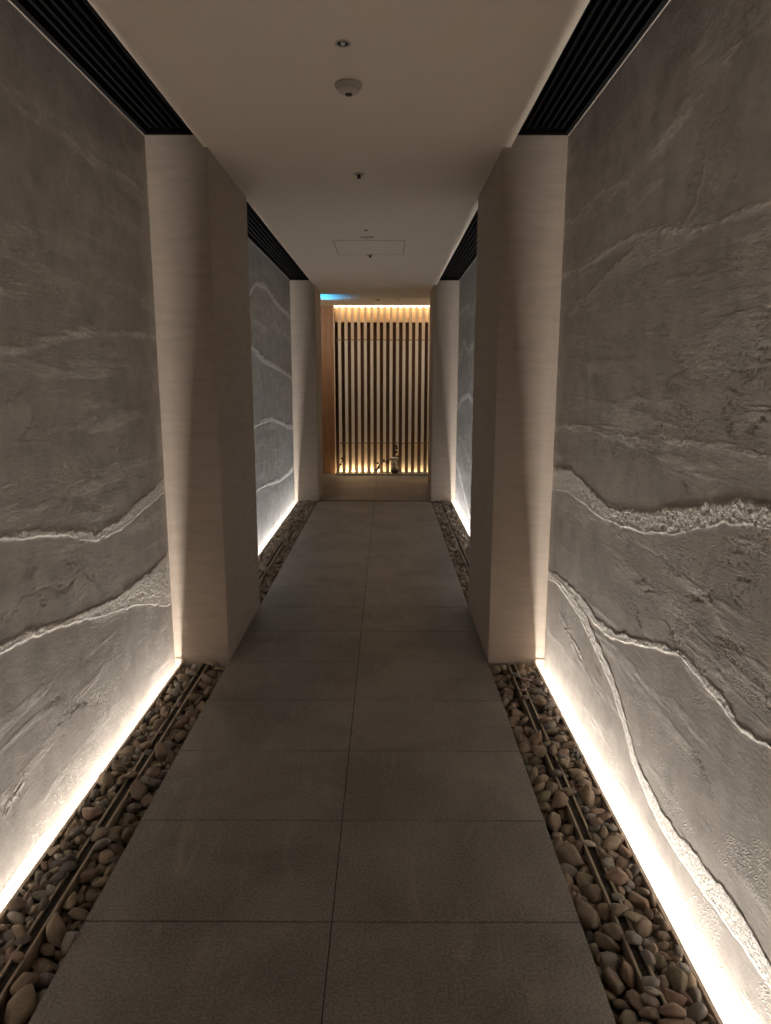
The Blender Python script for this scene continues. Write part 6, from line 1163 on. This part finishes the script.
(161,5881,-300,848,335,411,63,49,29,10),(2146,39837,-174,-125,-940,-182,72,57,34,15),(1578,27181,-11,657,-706,-134,81,56,42,11),
(1615,19705,-150,127,-315,467,66,44,29,10),(550,37589,-434,-450,381,352,63,42,28,8),(564,17726,-326,-218,247,-809,100,68,53,12),
(1706,22809,-139,-60,-30,614,66,45,36,10),(672,6744,-312,40,241,-717,72,57,37,12),(1447,1972,37,972,-97,-61,68,57,35,14),
(2186,11048,-356,-302,-552,775,66,44,38,12),(857,3329,-307,385,-747,-328,84,69,40,14),(202,35410,-179,260,-408,-498,72,44,36,13),
(1636,24230,-55,-921,-225,248,74,55,37,13),(1751,31389,-152,32,98,-810,68,51,32,11),(377,31621,-461,-52,-139,-919,74,60,34,15),
(2133,14666,-128,597,713,-21,82,65,35,15),(1596,5031,-49,920,260,-203,69,46,30,12),(843,21729,-285,-97,-630,-247,64,41,36,15),
(662,28290,-324,-868,355,13,79,55,33,13),(652,39708,-287,-236,-222,-619,80,61,38,15),(1881,10971,-56,-641,664,-6,88,59,41,12),
(495,33026,-362,371,-15,-306,71,52,43,10),(2045,11890,-89,871,-447,-198,74,60,39,14),(1754,40169,-180,-531,-207,-215,81,53,50,11),
(856,15333,-371,536,0,841,63,41,34,7),(1280,4262,10,81,-210,-613,71,46,38,10),(606,26440,-459,513,-730,-222,71,59,35,13),
(237,37847,-296,774,595,185,64,40,31,13),(1672,28360,-171,-825,-565,4,67,48,32,13),(2202,18364,-56,183,-47,-826,66,48,36,13),
(593,18721,-301,-303,-324,-734,69,58,35,12),(1649,22201,-188,234,-44,596,71,44,38,15),(2095,29530,-181,-510,-276,456,65,51,31,13),
(493,34096,-257,-180,477,842,74,61,38,13),(404,25450,-439,949,12,-315,83,67,39,15),(748,29764,-251,30,-978,124,65,44,29,11),
(1559,30706,-25,10,132,392,71,51,32,12),(1996,5796,-145,-69,264,736,85,70,43,11),(1643,21001,-77,-294,152,137,74,47,34,11),
(297,22878,-253,184,-35,-187,68,44,34,10),(884,8281,-232,574,-447,-604,66,43,34,10),(446,15864,-452,-31,890,-455,63,51,34,15),
(1924,15135,-85,410,100,45,69,47,41,10),(805,12376,-305,-622,777,-14,69,47,32,15),(1958,19350,7,872,-482,-82,79,50,35,12),
(1542,8451,-56,66,157,-584,64,46,31,10),(250,21851,-351,298,-370,-566,84,63,45,10),(315,10598,-281,-88,-952,250,65,55,39,10),
(1302,31435,25,-28,-232,-740,70,56,33,14),(1784,18766,-74,398,-163,135,74,50,37,15),(266,14145,-372,-240,370,823,71,60,32,13),
(2001,10129,-121,308,-933,171,64,46,28,12),(632,391,-247,378,9,-283,96,71,41,13),(1805,1293,-92,-430,-747,312,77,65,33,11),
(1595,6609,31,-927,203,202,66,51,38,15),(218,37008,-248,-698,-697,-121,64,44,35,4),(803,36381,-325,-828,467,299,84,56,43,12),
(676,36873,-398,288,-277,504,73,58,37,13),(1907,23358,-211,-67,-27,-898,68,47,29,15),(1864,27849,-189,812,501,283,73,52,42,11),
(1211,11194,10,943,-288,-95,69,51,32,15),(836,10729,-76,-205,-261,625,85,70,36,13),(302,40303,-426,836,538,-109,95,69,54,10),
(425,1970,-262,131,188,587,80,61,47,12),(294,7241,-299,-917,182,40,64,48,33,3),(276,32628,-263,59,-139,475,74,59,32,11),
(447,9742,-334,483,228,481,88,58,47,14),(695,1015,-412,-186,100,-490,96,80,43,13),(260,22464,-101,160,-107,-712,74,56,32,14),
(731,1327,-49,-487,-858,152,89,64,46,10),(735,16929,-209,304,-279,-828,69,56,34,11),(347,30435,-116,-972,-201,108,71,53,40,15),
(2257,15971,-179,-630,191,495,62,49,37,12),(1809,18395,-1,429,-272,-252,65,42,34,13),(734,6195,-197,477,806,345,76,61,34,11),
(807,2415,-186,203,121,771,67,51,30,14),(791,37837,-337,376,-246,-51,67,51,37,13),(482,36022,-491,412,-510,-346,70,49,38,10),
(335,5213,-196,-184,-127,753,97,65,58,11),(1947,2940,-21,213,-276,-553,69,49,35,15),(239,14438,-122,-885,304,-271,68,56,36,13),
(787,14139,-64,308,-253,-408,81,54,42,14),(484,12166,-156,119,-280,-779,70,59,30,14),(490,19987,-335,236,-5,475,82,70,48,10),
(800,22714,-181,318,26,724,68,53,34,15),(358,19435,-294,-52,207,946,75,56,35,12),(272,36552,-313,-725,178,184,67,42,30,13),
(710,25279,-259,242,151,934,69,58,38,11),(371,16386,-371,173,-33,694,75,60,40,12),(464,3078,-346,843,224,-478,92,69,46,12),
(2178,28288,-172,-687,512,-26,64,46,29,12),(201,18783,-204,322,-692,-471,74,58,38,14),(301,10944,-57,105,-220,-895,71,53,32,14),
(641,13701,-324,-158,-836,-525,63,42,29,15),(811,40531,-392,23,578,166,67,55,31,11),(787,9391,-317,311,-320,-493,66,53,35,10),
(327,20910,-323,86,990,-94,69,48,36,13),(775,16201,-299,-734,-572,258,71,47,43,14),(467,7790,-200,255,99,-298,99,81,58,13),
(1744,33988,-61,147,99,-718,90,73,44,12),(335,26739,-138,917,-142,-127,64,42,38,15),(525,26028,-279,-155,-904,-320,62,39,28,15),
(631,28823,-195,-147,203,-964,84,67,44,12),(1938,8189,-24,4,-228,446,72,46,43,15),(842,35481,-518,-24,-218,522,70,46,39,12),
(1661,391,-222,-10,-102,-479,70,56,33,11),(763,27302,-195,-339,905,26,74,57,31,14),(1578,13144,3,793,-599,20,62,52,34,13),
(898,15025,16,26,-241,320,77,52,39,13),(320,24098,-235,755,376,187,75,53,35,13),(2100,20672,-9,79,-104,-449,65,44,29,14),
(185,8449,-249,-583,782,-117,68,51,29,12),(476,38358,-318,697,-241,-85,68,46,37,11),(184,40406,-114,88,-247,-563,63,42,33,13),
(1578,16609,34,958,-68,-22,65,50,38,14),(318,17085,-326,326,-151,516,71,55,40,15),(1326,1603,5,-142,-55,229,63,45,27,12),
(2098,33573,-101,-435,-385,-178,75,53,44,15),(242,32003,-324,474,229,192,63,47,28,11),(623,34561,-255,-956,193,220,64,51,27,1),
(632,23657,-339,-41,28,131,76,62,45,15),(1985,12616,-139,14,-26,-369,97,82,41,10),(1828,38199,-49,-86,358,-240,64,46,32,14),
(398,9005,-340,-258,90,-890,62,45,34,14),)
STR = [read_heap(HEAP_A), read_heap(HEAP_B)]

# colour and real place of every stone; the strip data is a settled heap
stones = []
rr = random.Random(3)
for sd, (s, edge, X, ce) in SIDES.items():
    for nm in ('near', 'far'):
        src = STR[(sd == 'right') ^ (nm == 'far')]
        for (x, y, z, qw, qx, qy, qz, l, b, c, k) in src:
            if nm == 'near': wy = 1.25 + y if y < 2.30 else Y0 + (y - 2.30)
            else: wy = Y3 - y
            if nm == 'near' and (wy > Y1 - .012 or wy < Y0 + .02): continue
            R = Quaternion((qw, qx, qy, qz)).to_matrix()
            F = Matrix.Diagonal((s, 1 if nm == 'near' else -1, 1))      # mirrored bed
            D = F @ R                                                   # maps the stone's own axes
            if D.determinant() < 0: D = D @ Matrix.Diagonal((1, 1, -1))
            up = max(abs(R[2][0]) * l, abs(R[2][1]) * b, abs(R[2][2]) * c) / 2
            u = rr.random()
            if k >= 10: col = 0 if u < .42 else 4 if u < .62 else 1 if u < .82 else 5 if u < .93 else 2
            elif x < .12: col = 1 if u < .3 else 0 if u < .55 else 2 if u < .72 else 4 if u < .82 else 5 if u < .9 else 3
            else: col = 1 if u < .30 else 2 if u < .56 else 0 if u < .72 else 3 if u < .85 else 4 if u < .92 else 6 if u < .96 else 5
            stones.append(dict(side=sd, bay=nm, x=x, loc=Vector((edge + s * x, wy, z)), D=D, dim=(l, b, c), k=k, col=col, top=z + up))

cp, sp = math.cos(math.radians(10.7926)), math.sin(math.radians(10.7926))
def screen(p):
    dz = p.z - H; dep = p.y * cp - dz * sp
    if dep < .2: return None
    return 385.5 + 706.4 * p.x / dep, 512 - 706.4 * (p.y * sp + dz * cp) / dep, dep
cand = []
for i, st in enumerate(stones):
    if st['bay'] != 'near' or st['top'] < -.022: continue
    q = screen(st['loc'])
    if not q or q[0] < -3 or q[0] > 774 or q[1] > 1029: continue
    cand.append((-st['dim'][0] * st['dim'][1] / q[2] ** 2 * (1 + 12 * st['top']), i))
cand.sort(); singles = set(i for _, i in cand[:300])

meshes = [proto_mesh(k, 3) for k in range(16)]
rank = {i: n for n, (_, i) in enumerate(cand)}
for i in sorted(singles, key=lambda j: rank[j]):
    st = stones[i]; l, b, c = st['dim']; cname, cm = PEB[st['col']]
    me = meshes[st['k']]
    if not me.materials: me.materials.append(cm)
    o = bpy.data.objects.new('pebble', me); C.objects.link(o)
    o.material_slots[0].link = 'OBJECT'; o.material_slots[0].material = cm
    o.matrix_world = Matrix.Translation(st['loc']) @ (st['D'] @ Matrix.Diagonal((l / 2, b / 2, c / 2))).to_4x4()
    size = 'big' if l > .068 else 'medium' if l > .05 else 'small'
    where = 'beside floor tiles' if st['x'] < .104 else 'near light trough' if st['x'] > .141 else 'on edging strip'
    d = Y1 - st['loc'].y
    zone = 'at the pillar foot' if d < .3 else 'half a metre from the pillar' if d < .75 else 'one metre from the pillar' if d < 1.25 else 'over one metre from the pillar' if d < 1.75 else 'two metres from the pillar'
    o_lab = '%s %s %s %s, %s bed, %s' % (size, cname, 'angular pebble' if st['k'] >= 10 else 'round pebble', where, st['side'], zone)
    tag(o, o_lab, 'pebble', 'pebbles in the %s bed' % st['side'])

# everything smaller or hidden: one heap per bed
lite = []
for k in range(16):
    me = proto_mesh(k, 2, 'tmp'); co = np.empty(len(me.vertices) * 3); me.vertices.foreach_get('co', co)
    tri = np.empty(len(me.polygons) * 3, np.int32); me.loops.foreach_get('vertex_index', tri)
    lite.append((co.reshape(-1, 3), tri.reshape(-1, 3))); bpy.data.meshes.remove(me)
for sd in SIDES:
  for bay in ('near', 'far'):
    vs, fs, mi, off = [], [], [], 0
    for i, st in enumerate(stones):
        if i in singles or st['side'] != sd or st['bay'] != bay: continue
        co, tri = lite[st['k']]
        A = np.array(st['D'] @ Matrix.Diagonal([d / 2 for d in st['dim']]))
        vs.append(co @ A.T + np.array(st['loc'])); fs.append(tri + off); off += len(co); mi.append(np.full(len(tri), st['col']))
    vs = np.concatenate(vs); fs = np.concatenate(fs); mi = np.concatenate(mi)
    me = bpy.data.meshes.new('small_pebbles')
    me.vertices.add(len(vs)); me.vertices.foreach_set('co', vs.ravel())
    me.loops.add(fs.size); me.loops.foreach_set('vertex_index', fs.ravel().astype(np.int32))
    me.polygons.add(len(fs)); me.polygons.foreach_set('loop_start', np.arange(0, fs.size, 3, dtype=np.int32)); me.polygons.foreach_set('loop_total', np.full(len(fs), 3, np.int32))
    me.polygons.foreach_set('material_index', mi.astype(np.int32)); me.polygons.foreach_set('use_smooth', np.ones(len(fs), bool))
    me.update(calc_edges=True)
    for _, m in PEB: me.materials.append(m)
    o = bpy.data.objects.new('small_pebbles', me); C.objects.link(o)
    tag(o, 'mixed brown and grey pebbles filling the %s %s bed' % (bay, sd), 'pebbles', None, 'stuff')

# ------------------------------------------------------------------ ceiling fittings
CREAM = mat('cream_plastic', (.50, .44, .375), .5)
FITDK = mat('dark_fitting_core', (.03, .022, .016), .5)
CHROME = mat('bright_chrome', (.8, .8, .8), .15, 1.0)
cx, cy = -.144, 2.524
t = thing('recessed_spotlight', 'tiny black recessed pinhole spotlight in the ceiling nearest the camera', 'spotlight', (cx, cy, ZC))
bm = bmesh.new(); lathe(bm, [(.026, 0), (.026, -.0025), (.019, -.003), (.018, -.0005), (.018, 0)], 32, (cx, cy, ZC)); obj('ring', bm, CREAM, t)
bm = bmesh.new(); lathe(bm, [(0, -.0022), (.018, -.0022), (.018, -.0002), (0, -.0002)], 32, (cx, cy, ZC)); obj('black_aperture', bm, mat('black_baffle', (.002, .002, .002), .7), t)
bm = bmesh.new(); lathe(bm, [(0, -.009), (.004, -.0085), (.0075, -.006), (.008, -.0024), (0, -.0024)], 20, (cx, cy - .006, ZC)); obj('lens', bm, mat('painted_glint_white', (.95, .95, .95), .3), t)  # glint in the aperture put in as an off-centre white bead

cx, cy = -.143, 2.85
t = thing('smoke_detector', 'round cream smoke detector with a dark vent on the ceiling', 'detector', (cx, cy, ZC))
bm = bmesh.new(); lathe(bm, [(0, 0), (.051, 0), (.051, -.008), (.048, -.012), (.044, -.0135), (0, -.0135)], 40, (cx, cy, ZC)); obj('mounting_base', bm, CREAM, t)
bm = bmesh.new(); lathe(bm, [(.043, -.0135), (.043, -.016), (.039, -.024), (.030, -.030), (.013, -.033), (0, -.0335)], 40, (cx, cy, ZC)); obj('dome', bm, CREAM, t)
bm = bmesh.new(); lathe(bm, [(.013, -.0325), (.013, -.036), (.010, -.039), (0, -.039)], 24, (cx, cy, ZC)); q = obj('vent', bm, FITDK, t); q['label'] = 'dark round vent'
bm = bmesh.new(); lathe(bm, [(0, -.0391), (.005, -.0391), (.005, -.042), (0, -.043)], 16, (cx, cy, ZC)); obj('indicator', bm, CHROME, t)

def sprinkler(cy, lab):
    cx = -.150
    t = thing('fire_sprinkler', lab, 'sprinkler', (cx, cy, ZC), 'ceiling sprinklers')
    bm = bmesh.new(); lathe(bm, [(0, 0), (.030, 0), (.030, -.002), (.024, -.005), (.014, -.004), (0, -.004)], 32, (cx, cy, ZC)); obj('cover_plate', bm, CREAM, t)
    bm = bmesh.new(); lathe(bm, [(.010, -.004), (.010, -.010), (.006, -.018), (0, -.018)], 16, (cx, cy, ZC)); obj('nozzle', bm, FITDK, t)
    bm = bmesh.new(); lathe(bm, [(0, -.019), (.014, -.019), (.014, -.0205), (0, -.0205)], 20, (cx, cy, ZC)); obj('deflector', bm, FITDK, t)
sprinkler(4.02, 'small round sprinkler alone on the ceiling between the near pillars')
sprinkler(6.548, 'small round sprinkler just behind the square access hatch')

cx = -.15; x0, x1, ya, yb = -.43, .144, 5.856, 6.50
t = thing('access_hatch', 'flush square access hatch with thin dark joint in the ceiling', 'hatch', ((x0 + x1) / 2, (ya + yb) / 2, ZC))
JOINT = mat('hatch_joint', (.40, .35, .30), .8)
bm = bmesh.new()
for a in ((x0, x1, ya, ya + .006), (x0, x1, yb - .006, yb), (x0, x0 + .006, ya, yb), (x1 - .006, x1, ya, yb)): box(bm, *a, ZC - .002, ZC)
obj('frame', bm, JOINT, t)
bm = bmesh.new(); box(bm, x0 + .008, x1 - .008, ya + .008, yb - .008, ZC - .0012, ZC); obj('panel', bm, CEIL, t)
bm = bmesh.new()
for i in range(5): box(bm, -.20 + i * .02, -.188 + i * .02, 5.72, 5.75, ZC - .004, ZC)
box(bm, -.205, -.105, 5.712, 5.718, ZC - .003, ZC); box(bm, -.205, -.105, 5.752, 5.758, ZC - .003, ZC)
tag(obj('vent_plate', bm, JOINT), 'tiny slotted vent plate on the ceiling in front of the access hatch', 'vent')
bm = bmesh.new(); lathe(bm, [(0, 0), (.016, 0), (.015, -.006), (.007, -.009), (0, -.009)], 20, (-.155, 5.47, ZC))
tag(obj('sensor_button', bm, JOINT), 'tiny round ceiling sensor nearest the slotted vent plate', 'sensor')
bm = bmesh.new(); lathe(bm, [(0, 0), (.016, 0), (.016, -.012), (.006, -.016), (.006, -.075), (.011, -.08), (0, -.083)], 16, (.150, 10.1, ZC))
tag(obj('pendant_sensor', bm, CREAM), 'small pale rod hanging from the ceiling just before the slat screen', 'sensor')
bm = bmesh.new(); lathe(bm, [(0, 0), (.035, 0), (.033, -.01), (.02, -.018), (0, -.018)], 20, (-.13, 10.2, ZC))
tag(obj('ceiling_sensor', bm, JOINT), 'small dark round fitting on the ceiling just before the slat screen', 'sensor')

# ------------------------------------------------------------------ slat screen at the end
t = thing('slat_screen', 'tall screen of pale upright wooden slats closing the end of the corridor', 'screen', (0, Y5, 0))
x = -.7245
while x < 1.4:
    bm = bmesh.new()
    for za, zb, mi in ((.03, .482, 0), (.494, 2.055, 1), (2.067, ZC, 0)):
        box(bm, x - .0225, x + .0225, Y5, Y5 + .045, za, zb, mi)
    bev(bm, .0012, 1)
    obj('slat', bm, [SLAT, SLATMID], t); x += .0985
for z in (.488, 2.061):
    bm = bmesh.new(); box(bm, -.80, 1.4, Y5 + .001, Y5 + .05, z - .0065, z + .0065); q = obj('rail', bm, WALNUT, t); q['label'] = 'thin dark cross rail'
bm = bmesh.new(); box(bm, -.80, 1.4, Y5 + .17, Y5 + .19, 2.335, ZC); q = obj('header_panel', bm, SLAT, t); q['label'] = 'pale lit header board'
bm = bmesh.new(); box(bm, -.80, 1.4, Y5 + .34, Y5 + .36, 0, ZC); q = obj('backing_panel', bm, WALNUT, t); q['label'] = 'dark brown backing board'
WARM = (1, .66, .33)
LEDT = mat('amber_led_diffuser', (.9, .8, .6), .5, 0, WARM, 15)
bm = bmesh.new(); box(bm, -.80, 1.4, Y5 + .085, Y5 + .115, ZC - .012, ZC); obj('led_strip', bm, LEDT, t)
bm = bmesh.new(); box(bm, -.80, 1.4, Y5 - .06, Y5 - .045, ZC - .006, ZC); obj('led_strip', bm, mat('amber_led_front', (.9, .8, .6), .5, 0, WARM, 12), t)

bm = bmesh.new(); box(bm, -3, -.815, Y5 - .01, Y5 + .36, 0, ZC); bev(bm, .002, 1)
tag(obj('wood_panel', bm, OAK), 'plain brown wood panel to the left of the slat screen', 'panel')
bm = bmesh.new(); box(bm, 1.42, 3, Y5 - .01, Y5 + .36, 0, ZC); bev(bm, .002, 1)
tag(obj('wood_panel', bm, OAK), 'plain brown wood panel to the right of the slat screen', 'panel')
bm = bmesh.new(); box(bm, -.814, -.800, Y5 - .012, Y5 + .02, 0, ZC); bev(bm, .001, 1)
tag(obj('edge_trim', bm, SLAT), 'thin pale upright strip between the wood panel and the slats', 'trim')

# low ledge with the lights that graze the foot of the slats
bm = bmesh.new(); box(bm, -.80, 1.4, Y5 - .20, Y5 - .07, 0, .03); bev(bm, .003, 2)
tag(obj('stone_ledge', bm, TILE), 'low grey stone ledge along the foot of the slat screen', 'ledge')
t = thing('uplight_row', 'row of amber uplights hidden behind the low stone ledge', 'light', (0, Y5 - .04, 0))
LA = mat('uplight_left', (.9, .8, .6), .5, 0, (1, .78, .46), 260); LB = mat('uplight_right', (.9, .8, .6), .5, 0, (1, .78, .46), 90)
for i in range(21):
    x = -.7245 + i * .0985
    bm = bmesh.new(); lathe(bm, [(0, 0), (.012, 0), (.012, .012), (0, .014)], 14, (x, Y5 - .052, .002)); obj('uplight', bm, LA if i < 7 else LB, t)

# glass vase and twigs standing on the ledge
GLASS = mat('smoked_glass', (.62, .60, .55), .05)
GB = nodes(GLASS)[2]; GB.inputs['Transmission Weight'].default_value = .75; GB.inputs['IOR'].default_value = 1.3
vx, vy = .125, Y5 - .135
t = thing('glass_vase', 'small clear cylindrical glass vase on the ledge before the slats', 'vase', (vx, vy, .03))
bm = bmesh.new(); lathe(bm, [(.055, .04), (.058, .10), (.058, .235), (.054, .235), (.054, .10), (.05, .045), (0, .045), (0, .04), (.055, .04)], 28, (vx, vy, .03)); obj('glass_body', bm, GLASS, t)
bm = bmesh.new(); lathe(bm, [(0, 0), (.045, 0), (.05, .012), (.068, .03), (.068, .05), (.055, .055), (.055, .039), (0, .039)], 28, (vx, vy, .03)); q = obj('base', bm, FITDK, t); q['label'] = 'dark cup shaped foot'
bm = bmesh.new(); lathe(bm, [(.058, .236), (.061, .241), (.058, .246), (.054, .241), (.058, .236)], 28, (vx, vy, .03)); q = obj('rim', bm, mat('pale_rim', (.8, .75, .68), .3), t); q['label'] = 'pale bright rim'
TW = mat('dark_twig_bark', (.035, .022, .014), .8); LF = mat('dark_leaf', (.03, .025, .012), .7)
def twig(name, lab, pts, rad, leaves, seed):
    r = random.Random(seed); bm = bmesh.new(); tube(bm, pts, rad, 8)
    o = thing(name, lab, 'twig', pts[0]); obj('stem', bm, TW, o)
    bm = bmesh.new()
    for (a, b, c, sz) in leaves:
        d = Vector((r.uniform(-1, 1), r.uniform(-.4, .4), r.uniform(-.3, 1))).normalized(); n = d.cross(Vector((0, 1, .2))).normalized() * sz * .4
        p = Vector((a, b, c)); up = d.cross(n).normalized() * sz * .06
        q = [p - up * 0, p + d * sz * .5 + n, p + d * sz, p + d * sz * .5 - n]
        top = [bm.verts.new(v + up) for v in q]; bot = [bm.verts.new(v - up) for v in q]
        bm.faces.new(top); bm.faces.new(bot[::-1])
        for i in range(4): bm.faces.new((top[i], top[(i + 1) % 4], bot[(i + 1) % 4], bot[i]))
    obj('leaves', bm, LF, o)
twig('upright_twig', 'dark leafy twig rising out of the glass vase',
     [(vx, vy, .075), (vx + .006, vy, .20), (vx + .012, vy, .34), (vx + .03, vy, .44)], [.006, .006, .005, .003],
     [(vx + .012, vy, .33 + .02 * i, .05) for i in range(6)] + [(vx + .02, vy, .30, .06)], 1)
bx = -.02
twig('bent_twig', 'low bent dark twig lying on the ledge left of the glass vase',
     [(-.16, vy, .037), (-.14, vy, .12), (-.09, vy, .19), (-.03, vy, .21), (.03, vy, .17), (.05, vy, .26)], [.007, .009, .008, .007, .006, .004],
     [(-.15, vy, .12, .06), (-.12, vy, .17, .05), (-.06, vy, .21, .05), (-.02, vy, .22, .06), (.02, vy, .19, .05), (.045, vy, .24, .06), (-.15, vy, .10, .05)], 2)
twig('short_twig', 'short dark twig leaning in front of the leftmost slats',
     [(-.745, vy, .036), (-.74, vy, .12), (-.70, vy, .20), (-.66, vy, .26)], [.006, .006, .005, .003],
     [(-.73, vy, .14, .05), (-.70, vy, .2, .05), (-.68, vy, .24, .05)], 5)

# ------------------------------------------------------------------ blue ceiling glow and added slat fill
def area(name, loc, direction, sx, sy, col, w, spread=180):
    l = bpy.data.lights.new(name, 'AREA'); l.shape = 'RECTANGLE'; l.size = sx; l.size_y = sy; l.color = col; l.energy = w; l.spread = math.radians(spread)
    o = bpy.data.objects.new(name, l); C.objects.link(o); o.location = loc
    o.rotation_euler = Vector(direction).to_track_quat('-Z', 'Y').to_euler(); return o
area('blue_sign_glow', (-1.15, 9.87, 2.52), (1, 0, .12), .66, .03, (.04, .5, 1), 1.5, 8)
for x in (-1.5, 1.4):
    area('slat_fill', (x, 9.75, ZC - .02), (-x * .75, 1.3, -.75), .25, .25, (1, .82, .62), 11, 110)  # added fill pair, unseen behind the pillars, brightens the slat fronts

wd = bpy.data.worlds.new('world'); sc.world = wd; wd.use_nodes = True
wd.node_tree.nodes['Background'].inputs[0].default_value = (0, 0, 0, 1)

# ------------------------------------------------------------------ camera
cam = bpy.data.cameras.new('camera'); co = bpy.data.objects.new('camera', cam); C.objects.link(co)
cam.sensor_fit = 'VERTICAL'; cam.sensor_height = 36; cam.lens = 706.37 / 1024 * 36; cam.clip_start = .02
p, y, r = (math.radians(a) for a in (10.7926, .0965, .0832))
right = Vector((math.cos(y), math.sin(y), 0)); fh = Vector((-math.sin(y), math.cos(y), 0)); up0 = Vector((0, 0, 1))
F = fh * math.cos(p) - up0 * math.sin(p); U = fh * math.sin(p) + up0 * math.cos(p)
R2 = right * math.cos(r) + U * math.sin(r); U2 = U * math.cos(r) - right * math.sin(r)
M = Matrix((R2, U2, -F)).transposed().to_4x4(); M.translation = (0, 0, H); co.matrix_world = M
sc.camera = co
vs = sc.view_settings; sc.display_settings.display_device = 'sRGB'
vs.view_transform = 'Standard'; vs.look = 'None'; vs.gamma = 1; vs.use_curve_mapping = False; vs.exposure = -0.12
